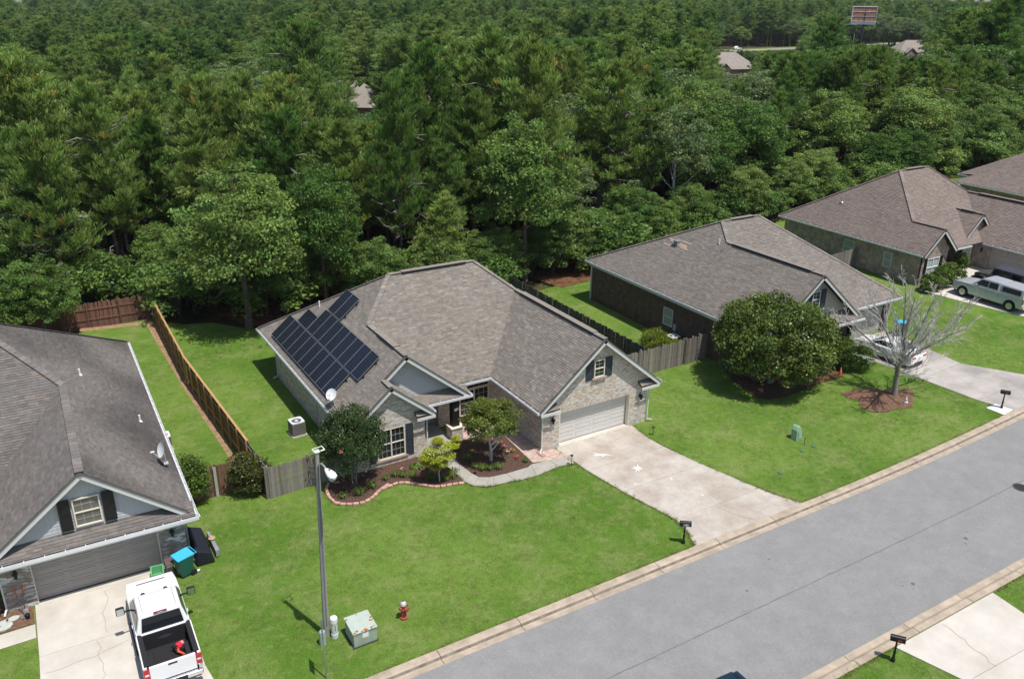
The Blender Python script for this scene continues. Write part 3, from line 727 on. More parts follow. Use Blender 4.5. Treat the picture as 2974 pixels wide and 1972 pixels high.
def rake(house, p, q, n, nm='rake_board'):
    """bargeboard under a sloping roof edge from p to q; n outward"""
    mb = MB(); p, q, n = Vector(p), Vector(q), Vector(n)
    mb.beam(p+n*.02, q+n*.02, .20, .035, n, 0, off=0); o = mb.build(nm, TRIM, house)
    d = (q-p).normalized(); upv = d.cross(n); upv = upv if upv.z > 0 else -upv
    for v in o.data.vertices: v.co -= upv*.10
    mb = MB(); mb.beam(p+upv*.02+n*.05, q+upv*.02+n*.05, .05, .04, n); mb.build('drip_edge', mat('drip_metal', (.12, .115, .11), .6), house)
    return o

# ------------------------------------------------------------------ the main house
H = thing('brick_house', 'pale brick house in the middle of the photo with solar panels on its brown roof', 'house', (0, 0, 0), 0, 'houses along the street')
ex, ey = (1, 0, 0), (0, 1, 0); nf = (0, -1, 0); nl = (-1, 0, 0)
zL = lambda x: 2.7+.83*(x-13); zM = lambda x: 5.854-.83*(x-16.8); zF = lambda y: 2.7+.83*(y-40.05); zGL = lambda x: 2.7+.83*(x-22.8); zR = lambda x: 2.7+.83*(31.2-x); zB = lambda y: 2.7+(54.5-y)*.6246
rf = Roof(H, S_H1, 3)
def pl(fn, pts, key): return [(x, y, fn(x) if key == 'x' else fn(y)) for x, y in pts]
for fn, key, pts in ((zL, 'x', [(13, 38.62), (16.8, 38.62), (16.8, 43.85), (13, 43.85)]), (zL, 'x', [(13, 43.85), (16.8, 43.85), (19.2, 46.255), (13, 54.5)]), (zL, 'x', [(13, 37.6), (15.45, 37.6), (15.45, 38.62), (13, 38.62)]),
    (zM, 'x', [(16.8, 38.62), (20.6, 38.62), (20.6, 40.05), (16.8, 43.85)]), (zF, 'y', [(20.6, 40.05), (22.8, 40.05), (27, 44.25), (25, 46.255), (19.2, 46.255), (16.8, 43.85)]),
    (zGL, 'x', [(22.8, 34.6), (27, 34.6), (27, 44.25), (22.8, 40.05)]), (zR, 'x', [(27, 34.6), (31.2, 34.6), (31.2, 44.25), (27, 44.25)]), (zR, 'x', [(27, 44.25), (31.2, 44.25), (31.2, 54.5), (25, 46.255)]),
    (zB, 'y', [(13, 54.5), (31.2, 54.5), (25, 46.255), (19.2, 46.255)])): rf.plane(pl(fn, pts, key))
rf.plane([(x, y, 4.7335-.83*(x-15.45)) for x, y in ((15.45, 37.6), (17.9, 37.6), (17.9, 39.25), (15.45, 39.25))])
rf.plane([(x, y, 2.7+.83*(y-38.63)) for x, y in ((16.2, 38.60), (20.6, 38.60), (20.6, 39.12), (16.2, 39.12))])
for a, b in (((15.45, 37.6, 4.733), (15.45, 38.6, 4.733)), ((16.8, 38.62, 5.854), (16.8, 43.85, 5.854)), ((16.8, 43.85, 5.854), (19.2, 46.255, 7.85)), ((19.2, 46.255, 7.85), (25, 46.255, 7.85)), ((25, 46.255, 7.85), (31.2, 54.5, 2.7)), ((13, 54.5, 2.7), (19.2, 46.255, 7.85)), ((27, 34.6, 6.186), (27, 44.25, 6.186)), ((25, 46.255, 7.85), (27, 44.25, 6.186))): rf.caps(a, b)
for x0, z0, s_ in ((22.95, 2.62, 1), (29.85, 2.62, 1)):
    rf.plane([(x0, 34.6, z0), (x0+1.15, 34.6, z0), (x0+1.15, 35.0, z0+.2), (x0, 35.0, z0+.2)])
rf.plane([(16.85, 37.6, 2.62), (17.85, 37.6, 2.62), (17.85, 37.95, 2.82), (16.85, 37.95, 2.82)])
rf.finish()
rf.vent((20.0, 46.23, 7.87), (24.4, 46.23, 7.87)); rf.vent((16.8, 39.9, 5.88), (16.8, 42.2, 5.88)); rf.vent((27, 35.6, 6.2), (27, 43.4, 6.2))
# boards and gutters
rake(H, (27, 34.58, 6.14), (22.75, 34.58, 2.62), nf); rake(H, (27, 34.58, 6.14), (31.25, 34.58, 2.62), nf)
rake(H, (16.8, 38.60, 5.80), (15.3, 38.60, 4.55), nf); rake(H, (16.8, 38.60, 5.80), (20.65, 38.60, 2.62), nf)
rake(H, (15.45, 37.58, 4.69), (12.95, 37.58, 2.62), nf); rake(H, (15.45, 37.58, 4.69), (17.95, 37.58, 2.62), nf)
gutter(H, (13.0, 54.5, 2.66), (13.0, 37.75, 2.66), (-1, 0, 0)); gutter(H, (20.6, 40.02, 2.66), (22.9, 40.02, 2.66), (0, -1, 0)); gutter(H, (20.62, 38.5, 2.66), (20.62, 40.0, 2.66), (1, 0, 0))
gutter(H, (17.9, 38.58, 2.64), (20.75, 38.58, 2.64), (0, -1, 0)); gutter(H, (22.78, 40.0, 2.66), (22.78, 34.6, 2.66), (-1, 0, 0)); gutter(H, (31.22, 34.6, 2.66), (31.22, 54.4, 2.66), (1, 0, 0)); gutter(H, (17.92, 37.7, 2.64), (17.92, 38.4, 2.64), (1, 0, 0))
for p, q in (((22.85, 34.56, 2.52), (24.15, 34.56, 2.52)), ((29.85, 34.56, 2.52), (31.15, 34.56, 2.52)), ((16.85, 37.55, 2.52), (17.95, 37.55, 2.52))): board(H, 'return_board', p, q, .16)
# soffits (solid, under the overhangs)
mb = MB(); mb.box(13.02, 37.62, 2.40, 13.42, 54.4, 2.50); mb.box(22.84, 34.62, 2.40, 23.26, 40.4, 2.50); mb.box(30.6, 34.62, 2.40, 31.18, 54.4, 2.50); mb.box(17.9, 38.66, 2.42, 20.52, 40.4, 2.50); mb.box(20.521, 40.07, 2.42, 23.2, 40.4, 2.50); mb.box(17.48, 37.62, 2.40, 17.88, 38.6, 2.499); mb.box(13.5, 51.9, 2.40, 30.5, 54.4, 2.498)
mb.build('soffit', TRIM, H)
# walls
gz = lambda x: min(zGL(x), zR(x))-.13
wall_mesh(H, (23.25, 35.0, 0), ex, nf, holes(0, -.3, 7.35, 2.62, [(1.12, 0, 6.12, 2.13)])+[[(0, 2.62), (7.35, 2.62), (7.35, gz(30.6)), (3.75, 6.0), (0, gz(23.25))]])
bricks(H, (23.25, 35.0, 0), ex, nf, holes(0, -.1, 7.35, 2.62, [(1.12, 0, 6.12, 2.33)])+[[(0, 2.62), (3.3, 2.62), (3.3, gz(26.55)), (0, gz(23.25))], [(4.08, 2.62), (7.35, 2.62), (7.35, gz(30.6)), (4.08, gz(27.33))], rect(3.3, 2.62, 4.08, 3.70), [(3.3, 4.90), (4.08, 4.90), (4.08, gz(27.33)), (3.75, 6.03), (3.3, gz(26.55))]], B_H1, 5)
bricks(H, (23.25, 34.996, 0), ex, nf, [rect(1.12, 2.13, 6.12, 2.333)], B_H1, 6, sold=True)
wall_mesh(H, (23.25, 40.45, 0), (0, -1, 0), nl, [rect(0, -.3, 5.45, 2.62)]); bricks(H, (23.25, 40.45, 0), (0, -1, 0), nl, [rect(0, -.1, 5.45, 2.45)], B_H1, 8)
wall_mesh(H, (30.6, 35.0, 0), (0, 1, 0), (1, 0, 0), [rect(0, -.3, 17.0, 2.62)])
wall_mesh(H, (13.4, 51.9, 0), (0, -1, 0), nl, [rect(0, -.6, 13.95, 2.62)]); bricks(H, (13.4, 51.9, 0), (0, -1, 0), nl, holes(0, -.4, 13.95, 2.45, [(.4, .9, 1.2, 2.3), (7.5, .6, 8.3, 2.3)]), B_H1, 9)
wall_mesh(H, (13.4, 37.95, 0), ex, nf, holes(0, -.3, 4.07, 2.62, [(1.25, .36, 2.85, 2.15)])+[[(0, 2.62), (4.07, 2.62), (2.05, 4.55)]])
bricks(H, (13.4, 37.95, 0), ex, nf, holes(0, -.1, 4.07, 2.62, [(1.25, .36, 2.85, 2.353)])+[[(0, 2.62), (4.07, 2.62), (4.07, 2.75), (2.05, 4.45), (0, 2.8)]], B_H1, 11)
bricks(H, (13.4, 37.946, 0), ex, nf, [rect(1.25, 2.15, 2.85, 2.353)], B_H1, 6, sold=True)
wall_mesh(H, (17.47, 37.95, 0), ey, (1, 0, 0), [rect(0, -.3, 3.1, 2.62)]); bricks(H, (17.47, 37.95, 0), ey, (1, 0, 0), [rect(0, -.1, 3.1, 2.45)], B_H1, 12)
wall_mesh(H, (17.47, 41.05, 0), ex, nf, holes(0, -.3, 2.1, 2.62, [(.35, 0.02, 1.45, 2.1)])); bricks(H, (17.47, 41.05, 0), ex, nf, holes(0, 0, 2.1, 2.45, [(.35, 0.02, 1.45, 2.1)]), B_H1, 13)
wall_mesh(H, (19.5, 40.45, 0), ex, nf, holes(0, -.3, 3.75, 2.62, [(1.4, .28, 3.4, 2.42)])); bricks(H, (19.5, 40.45, 0), ex, nf, holes(0, -.1, 3.75, 2.45, [(1.4, .28, 3.4, 2.42)]), B_H1, 14)
wall_mesh(H, (19.5, 41.05, 0), (0, -1, 0), nl, [rect(0, -.3, .6, 2.62)]); bricks(H, (19.5, 41.05, 0), (0, -1, 0), nl, [rect(0, 0, .6, 2.45)], B_H1, 15)
wall_mesh(H, (30.6, 51.9, 0), (-1, 0, 0), (0, 1, 0), [rect(0, -.6, 17.2, 2.62)])
# clapboard gable behind the little porch roof
mb = MB(); z = 2.9; k = 0
while z < 5.75:
    h = .17; x0 = max(15.0, 16.8-(5.80-z)/.83); x1 = min(20.5, 16.8+(5.80-z)/.83); xa = max(15.0, 16.8-(5.80-z-h)/.83); xb = min(20.5, 16.8+max(0, (5.80-z-h))/.83)
    x0, xa = min(x0, xa), max(xa, x0)
    mb.face([(x0, 39.13, z), (x1, 39.13, z), (xb, 39.148, z+h), (xa, 39.148, z+h)]); mb.face([(x0, 39.15, z), (x1, 39.15, z), (x1, 39.13, z), (x0, 39.13, z)][::-1]); z += h
mb.build('siding', SIDING, H)
mb = MB(); mb.lathe([(.26, -.02), (.26, .03), (.19, .045)], 24, (16.8, 39.13, 4.75), 'y'); o = mb.build('round_vent', mat('vent_paint', (.40, .43, .44), .7), H)
for v in o.data.vertices: v.co.y = 39.13-(v.co.y-39.13)
mb = MB(); mb.prism([(15.1, 39.16, 2.8), (20.5, 39.16, 2.8), (20.5, 39.16, 2.85), (16.8, 39.16, 5.75), (15.1, 39.16, 4.35)], (0, .08, 0)); mb.build('gable_wall', MORTAR, H)
# doors, windows, shutters, lamps
mb = MB(); mb.box(24.37, 35.0, 0, 24.42, 35.3, 2.13); mb.box(29.32, 35.0, 0, 29.37, 35.3, 2.13); mb.box(24.42, 35.0, 2.08, 29.32, 35.3, 2.13); mb.build('door_jamb', CREAM, H)
garage_door(H, (24.42, 35.31, 0), ex, nf, 0, 0.02, 4.9, 2.08, DOORP)
sheet('door_apron', [[(24.4, 34.92), (29.36, 34.92), (29.36, 35.3), (24.4, 35.3)]], CONC2, dz=.012, kind=None, parent=H, thick=.06)
window(H, (23.25, 34.93, 0), ex, nf, 3.33, 3.76, 4.05, 4.83, 2, 4, sill=mat('brick_sill', (.40, .30, .25), .9)); shutter(H, (23.25, 35.0, 0), ex, nf, 2.78, 3.66, 3.28, 4.88, SHUT); shutter(H, (23.25, 35.0, 0), ex, nf, 4.10, 3.66, 4.60, 4.88, SHUT)
window(H, (13.4, 37.95, 0), ex, nf, 1.25, .36, 2.85, 2.15, 3, 4, mull=1, sill=mat('brick_sill', (.40, .30, .25), .9)); shutter(H, (13.4, 37.95, 0), ex, nf, 2.90, .30, 3.34, 2.2, SHUT); shutter(H, (13.4, 37.95, 0), ex, nf, .76, .30, 1.20, 2.2, SHUT)
window(H, (19.5, 40.45, 0), ex, nf, 1.4, .28, 3.4, 1.95, 3, 4, mull=1, sill=mat('brick_sill', (.40, .30, .25), .9)); window(H, (19.5, 40.45, 0), ex, nf, 1.4, 1.97, 3.4, 2.42, 6, 1, double=False)
window(H, (13.4, 51.9, 0), (0, -1, 0), nl, .4, .9, 1.2, 2.3, 2, 4); window(H, (13.4, 51.9, 0), (0, -1, 0), nl, 7.5, .6, 8.3, 2.3, 2, 4)
mb = MB(); mb.box(17.82, 41.0, .02, 18.92, 41.06, 2.1); d_ = mb.build('front_door', SHUTB, H); mb = MB(); mb.box(18.2, 40.985, .5, 18.55, 41.0, 1.9); mb.build('door_glass', glass('door_glass', (.06, .08, .08), .1), d_)
coach_lamp(H, (23.85, 34.99, 1.75), nf); coach_lamp(H, (30.05, 34.99, 1.75), nf)
downpipe(H, 22.98+.2, 34.95, 2.6, (-.7, -.7)); downpipe(H, 17.56, 37.9, 2.6, (0, -1)); downpipe(H, 13.33, 51.8, 2.6, (-1, 0)); downpipe(H, 30.66, 34.9, 2.6, (1, -.2))
# porch: floor, step, pedestal and black post with the house number
sheet('porch_floor', [[(17.5, 38.25), (19.4, 38.25), (19.4, 41.0), (17.5, 41.0)]], mat('porch_concrete', (.33, .32, .31), .8, .1, 2), dz=.10, kind=None, parent=H, thick=.14)
mb = MB(); mb.box(17.45, 37.98, -.05, 19.42, 38.24, .105); mb.build('porch_step', CONC2, H, bevel=.01)
mb = MB(); mb.box(19.36, 38.42, -.05, 20.04, 39.10, .80); pd = mb.build('pedestal', MORTAR, H)
for o_, e_, n_ in (((19.36, 38.42, 0), ex, nf), ((19.36, 39.10, 0), (0, -1, 0), nl), ((20.04, 38.42, 0), ey, (1, 0, 0))): bricks(pd, o_, e_, n_, [rect(0, 0, .68, .78)], B_H1, 21)
mb = MB(); mb.box(19.30, 38.36, .80, 20.10, 39.16, .86); mb.build('cap_stone', CREAM, pd, bevel=.01)
mb = MB(); mb.box(19.50, 38.56, .86, 19.92, 38.98, 2.5); post = mb.build('porch_post', SHUTB, H)
def digits(txt, parent, o, e, up, h, M, dep=.01):
    """flat numerals made of little bars, seven-segment like strokes"""
    segs = {'0': 'abcdef', '1': 'bc', '2': 'abged', '3': 'abgcd', '7': 'abc', '5': 'afgcd', '9': 'abcfgd', '4': 'fgbc', '6': 'afgedc', '8': 'abcdefg'}
    o, e, up = Vector(o), Vector(e), Vector(up); w_ = h*.5; x = 0; n = e.cross(up)
    for ch in txt:
        mb = MB(); L = {'a': (0, h, w_, h), 'b': (w_, h, w_, h/2), 'c': (w_, h/2, w_, 0), 'd': (0, 0, w_, 0), 'e': (0, 0, 0, h/2), 'f': (0, h/2, 0, h), 'g': (0, h/2, w_, h/2)}
        for s_ in segs[ch]:
            a, b, c, d = L[s_]; mb.beam(o+e*(x+a)+up*b, o+e*(x+c)+up*d, h*.16, dep, n)
        mb.build('numeral', M, parent); x += h*.78
digits('137', post, (19.56, 38.555, 1.85), (1, 0, 0), (0, 0, 1), .13, WHITE)
mt = thing('door_mat', 'small brown mat on the shaded porch floor by the black front door', 'door mat', (18.0, 39.6, .10)); mb = MB(); mb.box(-.35, -.22, 0, .35, .22, .02); mb.build('mat_pad', mat('coir', (.10, .055, .035), .95, .3, 20), mt, bevel=.006); mb = MB(); mb.box(-.28, -.15, .02, .28, .15, .024); mb.build('mat_border', mat('coir2', (.14, .08, .05), .95), mt)
# pipes on the roof
mb = MB(); v = Vector((15.9, 49.9, zL(15.9))); mb.lathe([(.05, -.1), (.05, .45)], 10, tuple(v)); o = mb.build('vent_pipe', WHITE, H)
v = Vector((26.9, 44.6, 6.1)); mb = MB(); mb.lathe([(.045, -.1), (.045, .3)], 10, tuple(v)); mb.build('vent_pipe', WHITE, H)

# solar panels -------------------------------------------------------------
CELL = mat('solar_cell', (.006, .009, .018), .25, .25, 3., spec=.35); CELLB = mat('cell_backing', (.095, .10, .125), .4); ALU = mat('aluminium', (.30, .30, .32), .4, metal=.5)
def panel(wd, ln, nx, ny):
    fr = MB(); t = .04
    for a in ((0, 0, wd, .018), (0, ln-.018, wd, ln), (0, .018, .018, ln-.018), (wd-.018, .018, wd, ln-.018)): fr.box(a[0], a[1], 0, a[2], a[3], t)
    bk = MB(); bk.box(.018, .018, .02, wd-.018, ln-.018, .033)
    ce = MB(); cw, ch = (wd-.05)/nx, (ln-.05)/ny
    for i in range(nx):
        for j in range(ny):
            x, y = .025+i*cw, .025+j*ch; g = .0055; hf = (ch-2*g-.004)/2
            for k in (0, 1):
                y0 = y+g+k*(hf+.004); ce.box(x+g, y0, .033, x+cw-g, y0+hf, .036, skip='b')
    return fr.mesh('frame', ALU), bk.mesh('backing', CELLB), ce.mesh('cells', CELL)
pm = panel(1.045, 1.745, 6, 10)
sl_ = math.atan(.83); cs, sn = math.cos(sl_), math.sin(sl_)
def roofpt(dist, y, h=.14): return Vector((13+dist*cs-h*sn, y, 2.7+dist*sn+h*cs))
rows = [(10, .42, 51.98, 'lower row, next to the gutter'), (8, 2.22, 48.76, 'upper row')]
def place_panel(dist, y, rot, label):
    t = thing('solar_panel', label, 'solar panel', roofpt(dist, y), 0, 'solar panels on the main roof')
    # local x runs down along the eave (towards the street), local y up the slope
    X = Vector((0, -1, 0)); Y = Vector((cs, 0, sn)); Z = Vector((-sn, 0, cs))
    if rot: X, Y = Y, -X
    mtx = Matrix((X, Y, Z)).transposed().to_4x4(); mtx.translation = roofpt(dist, y); t.matrix_world = mtx
    inst('frame', pm[0], t); bk = inst('backing', pm[1], t); inst('cells', pm[2], bk, kind='stuff'); return t
on = ['first', 'second', 'third', 'fourth', 'fifth', 'sixth', 'seventh', 'eighth', 'ninth', 'tenth']
for n_, ds, y0, rn in rows:
    for i in range(n_):
        lab = 'solar panel, %s from the back in the %s' % (on[i], 'long row along the gutter' if n_ == 10 else 'middle row of eight')
        place_panel(ds, y0-i*1.068, 0, lab)
for i in range(2): place_panel(4.02, 48.60-i*1.068, 0, 'dark solar panel, %s of the two set highest on the roof' % ('the back one' if i == 0 else 'the front one'))
t = place_panel(2.22, 48.84, 1, 'dark solar panel laid sideways behind the middle row')
# mounting rails of the array
mb = MB()
for d0, ya, yb in ((.8, 52.1, 41.15), (1.8, 52.1, 41.15), (2.6, 50.6, 40.1), (3.6, 48.9, 40.1), (4.4, 48.7, 46.3), (5.4, 48.7, 46.3)):
    mb.beam(roofpt(d0, ya, .09), roofpt(d0, yb, .09), .05, .06, (-sn, 0, cs))
mb.build('panel_rails', BLACK, H)
# satellite dish ------------------------------------------------------------
def dish(name, label, base, face, slope_n, scale=1., legs=True):
    t = thing(name, label, 'satellite dish', base); f = Vector(face).normalized(); q = f.to_track_quat('Z', 'Y'); M3 = q.to_matrix()
    c = Vector((0, 0, .62*scale))+f*.05; mb = MB(); prof = [(r_/8*.33*scale, (r_/8)**2*.07*scale) for r_ in range(0, 9)]
    for side in (0, 1):
        n = 28; i0 = len(mb.v)
        for r_, h in prof:
            for j in range(n):
                a = 2*math.pi*j/n; v = M3@Vector((r_*math.cos(a)*.88, r_*math.sin(a), h+(.012 if side else 0)))+c; mb.v.append(tuple(v))
        for k in range(len(prof)-1):
            for j in range(n):
                a, b = i0+k*n+j, i0+k*n+(j+1) % n; q_ = (a, b, b+n, a+n); mb.f.append(q_ if side else q_[::-1]); mb.m.append(0); mb.c.append((1, 1, 1))
    mb.build('reflector', mat('dish_paint', (.66, .68, .68), .45, .05, 6), t, smooth=True)
    mb = MB(); mb.tube([(0, 0, 0), (0, 0, .35*scale), c-f*.02], .022, 8); mb.build('mast', mat('mast_grey', (.42, .43, .44), .5), t)
    low = M3@Vector((0, -.36*scale, .05)); low = c+low if (M3@Vector((0, -1, 0))).z < 0 else c-low+2*f*.05
    tip = c+f*.45*scale+Vector((0, 0, -.10*scale)); mb = MB(); mb.tube([low, tip], .014, 6); mb.build('feed_arm', WHITE, t)
    mb = MB(); dn = (c-tip).normalized(); mb.tube([tip-dn*.06, tip+dn*.09], [.045, .03], 10); mb.beam(tip+Vector((-.09, 0, 0)), tip+Vector((.09, 0, 0)), .06, .06); mb.build('receiver', WHITE, t)
    mb = MB(); mb.box(-.10, -.12, -.03, .10, .12, .02); 
    if legs: mb.tube([(0, 0, .30*scale), (.35, -.25, .28)], .012, 6); mb.tube([(0, 0, .30*scale), (.05, -.55, .05)], .012, 6)
    mb.build('foot', mat('mast_grey', (.42, .43, .44), .5), t); return t
bx = 13.25; dish('satellite_dish', 'pale satellite dish at the gutter below the front end of the solar panels', (bx, 40.65, zL(bx)), (-.55, -.6, .60), None)

# ------------------------------------------------------------------ neighbour at the left
HL = thing('brick_house', 'large house at the left edge with dark roof and a wide taupe garage door', 'house', tuple(LO), LA, 'houses along the street')
fR = lambda u: 2.7+.8*(6.48-u); fGL = lambda u: 2.7+.8*(u+1.58); fF = lambda v: 2.7+.8*(v-4.6); fB = lambda v: 2.7+.6528*(21.6-v); fLL = lambda u: 2.7+.873*(u+12.5)
rl = Roof(HL, S_L, 23)
for fn, key, pts in ((fR, 'x', [(2.45, -.6), (6.48, -.6), (6.48, 8.63), (2.45, 8.63)]), (fR, 'x', [(2.45, 8.63), (6.48, 8.63), (6.48, 21.6), (-1.16, 12.24)]), (fGL, 'x', [(-1.58, -.6), (2.45, -.6), (2.45, 8.63), (-1.58, 4.6)]),
    (fF, 'y', [(-12.5, 4.6), (-1.58, 4.6), (2.45, 8.63), (-1.16, 12.24), (-5.5, 12.24)]), (fB, 'y', [(6.48, 21.6), (-12.5, 21.6), (-5.5, 12.24), (-1.16, 12.24)])): rl.plane(pl(fn, pts, key), .55 if fn is fR else .1)  # right slope painted darker in patches, standing in for its angle to the light
rl.plane([(-12.5, 4.6, 2.7), (-5.5, 12.24, 8.81), (-12.5, 21.6, 2.7)])
rl.plane([(u, v, 2.7+.8*(v+.8)) for u, v in ((-1.62, -.8), (6.50, -.8), (6.50, -.24), (-1.62, -.24))])
for a, b in (((2.45, -.6, 5.924), (2.45, 8.63, 5.924)), ((2.45, 8.63, 5.924), (-1.16, 12.24, 8.81)), ((-1.16, 12.24, 8.81), (-5.5, 12.24, 8.81)), ((6.48, 21.6, 2.7), (-1.16, 12.24, 8.81))): rl.caps(a, b, w=.34)
rl.finish();
rake(HL, (2.45, -.62, 5.88), (6.52, -.62, 2.62), nf); rake(HL, (2.45, -.62, 5.88), (-1.62, -.62, 2.62), nf)
gutter(HL, (6.50, -.75, 2.66), (6.50, 21.5, 2.66), (1, 0, 0)); gutter(HL, (-1.7, -.82, 2.66), (6.6, -.82, 2.66), (0, -1, 0)); gutter(HL, (-12.4, 4.56, 2.66), (-1.6, 4.56, 2.66), (0, -1, 0))
mb = MB(); mb.box(-1.6, -.78, 2.38, 6.46, 0, 2.48); mb.box(6.05, 0.001, 2.38, 6.46, 21.4, 2.48); mb.box(-12.4, 4.62, 2.38, -1.1, 5, 2.48); mb.build('soffit', TRIM, HL)
wall_mesh(HL, (-1.1, -.08, 0), ex, nf, holes(0, -.3, 7.15, 2.45, [(1.1, 0, 6.04, 2.13)]))
left_budget = [290]
bricks(HL, (-1.1, -.08, 0), ex, nf, holes(0, 0, 7.15, 2.40, [(1.1, -.1, 6.04, 2.13)]), B_L, 31, indiv=left_budget)
wall_mesh(HL, (6.05, -.08, 0), ey, (1, 0, 0), [rect(0, -.3, 21.2, 2.45)]); bricks(HL, (6.05, -.08, 0), ey, (1, 0, 0), [rect(0, -.1, 21.2, 2.4)], B_L, 33)
wall_mesh(HL, (-1.1, 5, 0), (0, -1, 0), nl, [rect(0, -.3, 5.08, 2.45)]); bricks(HL, (-1.1, 5, 0), (0, -1, 0), nl, [rect(0, -.1, 5.08, 2.4)], B_L, 34)
wall_mesh(HL, (-12, 5, 0), ex, nf, [rect(0, -.3, 10.9, 2.45)]); wall_mesh(HL, (6.05, 21.1, 0), (-1, 0, 0), (0, 1, 0), [rect(0, -.3, 18, 2.45)])
garage_door(HL, (0, .14, 0), ex, nf, .02, .03, 4.92, 2.10, DOORT, cols=4)
mb = MB(); mb.box(-.02, -.08, 0, .03, .14, 2.13); mb.box(4.91, -.08, 0, 4.96, .14, 2.13); mb.build('door_jamb', CREAM, HL)
mb = MB(); mb.box(0, -.20, -.05, 4.95, .10, .02); mb.build('door_apron', CONC2, HL, bevel=.006)
# shaped siding in the gable, wavy bottom course
mb = MB(); z = 3.10; k = 0
while z < 5.75:
    h = .155; e0 = (5.85-z)/.8; e1 = max(0, (5.85-z-h)/.8); n_ = max(1, int(2*e0/.2))
    for i in range(n_):
        a, b = 2.45-e0+i*2*e0/n_, 2.45-e0+(i+1)*2*e0/n_; a1, b1 = 2.45-e1+i*2*e1/n_, 2.45-e1+(i+1)*2*e1/n_; dz_ = .02*hsh(i, k, 4)
        mb.face([(a+.004, -.262, z-dz_), (b-.004, -.262, z-dz_), (b1-.004, -.245, z+h), (a1+.004, -.245, z+h)])
        mb.face([(a+.004, -.245, z-dz_), (b-.004, -.245, z-dz_), (b-.004, -.262, z-dz_), (a+.004, -.262, z-dz_)][::-1])
    z += h; k += 1
mb.build('siding', mat('siding_grey', (.48, .485, .50), .7, .04, 2), HL)
mb = MB(); mb.prism([(-1.0, -.24, 2.95), (5.9, -.24, 2.95), (2.45, -.24, 5.8)], (0, .08, 0)); mb.build('gable_wall', mat('gable_backing_grey', (.3, .3, .3), .9), HL)  # plain even grey wall behind the siding
OW = (0, -.335, 0); window(HL, OW, ex, nf, 1.95, 3.30, 2.98, 4.62, 3, 4, gl=glass('blind_glass', (.13, .125, .11), .35)); shutter(HL, OW, ex, nf, 1.42, 3.26, 1.87, 4.68, SHUTB); shutter(HL, OW, ex, nf, 3.06, 3.26, 3.52, 4.68, SHUTB)
coach_lamp(HL, (-.55, -.09, 1.75), nf); coach_lamp(HL, (5.5, -.09, 1.75), nf)
downpipe(HL, -1.14, -.05, 2.6, (-.3, -.9)); downpipe(HL, 6.12, -.10, 2.6, (.5, -.8), mat('grey_pipe', (.20, .195, .19), .6))
for (u, v) in ((3.33, 11.2), (5.55, 8.0)):
    mb = MB(); mb.lathe([(.05, -.1), (.05, .36)], 10, (u, v, fR(u))); mb.lathe([(.12, -.03), (.07, .06)], 10, (u, v, fR(u))); mb.build('vent_pipe', WHITE, HL)
x, y = ll(5.72, -.05+.0); p = onz(482, 1344, 3.3); dish('satellite_dish', 'satellite dish with its arm pointing left on the dark roof at the left', (p.x, p.y, 3.3), (-.95, -.25, .35), None, 1.15, legs=False)

# ------------------------------------------------------------------ dark brick house at the right
def brickmat(name, c1, c2, mo, sc=1.):
    M = bpy.data.materials.new(name); M.use_nodes = True; n = M.node_tree.nodes; L = M.node_tree.links; b = n['Principled BSDF']; b.inputs['Roughness'].default_value = .9
    tc = n.new('ShaderNodeTexCoord'); sp = n.new('ShaderNodeSeparateXYZ'); L.new(tc.outputs['Object'], sp.inputs[0]); ad = n.new('ShaderNodeMath'); L.new(sp.outputs[0], ad.inputs[0]); L.new(sp.outputs[1], ad.inputs[1])
    cb_ = n.new('ShaderNodeCombineXYZ'); L.new(ad.outputs[0], cb_.inputs[0]); L.new(sp.outputs[2], cb_.inputs[1])
    t = n.new('ShaderNodeTexBrick'); t.inputs['Color1'].default_value = (*c1, 1); t.inputs['Color2'].default_value = (*c2, 1); t.inputs['Mortar'].default_value = (*mo, 1); t.inputs['Scale'].default_value = 1; t.inputs['Brick Width'].default_value = .203; t.inputs['Row Height'].default_value = .0677; t.inputs['Mortar Size'].default_value = .006
    L.new(cb_.outputs[0], t.inputs['Vector']); nz = n.new('ShaderNodeTexNoise'); nz.inputs['Scale'].default_value = 2.5; nz.inputs['Detail'].default_value = 5; L.new(tc.outputs['Object'], nz.inputs['Vector']); mr = n.new('ShaderNodeMapRange'); mr.inputs[1].default_value = .3; mr.inputs[2].default_value = .7; mr.inputs[3].default_value = .7; mr.inputs[4].default_value = 1.4; L.new(nz.outputs[0], mr.inputs[0])
    s = n.new('ShaderNodeVectorMath'); s.operation = 'SCALE'; L.new(t.outputs[0], s.inputs[0]); L.new(mr.outputs[0], s.inputs['Scale']); L.new(s.outputs[0], b.inputs['Base Color'])
    bp = n.new('ShaderNodeBump'); bp.inputs['Strength'].default_value = .5; bp.inputs['Distance'].default_value = .01; L.new(t.outputs['Fac'], bp.inputs['Height']); bp.invert = True; L.new(bp.outputs[0], b.inputs['Normal']); return M
BR2 = brickmat('dark_brick', (.098, .056, .044), (.062, .037, .030), (.13, .10, .085)); BR3 = brickmat('tan_brick', (.33, .25, .205), (.24, .18, .15), (.36, .32, .28))
H2 = thing('brick_house', 'dark brick house right of the middle behind the big magnolia tree', 'house', (0, 0, 0), 0, 'houses along the street')
kL = lambda x: 3.45+.83*(x-40.1); kG = lambda x: 7.1-.83*(x-44.5); kF = lambda y: 3.45+.495*(y-35.9); kR = lambda x: 3.45+.83*(55-x); kB = lambda y: 3.45+.495*(54.7-y)
r2 = Roof(H2, S_H2, 41)
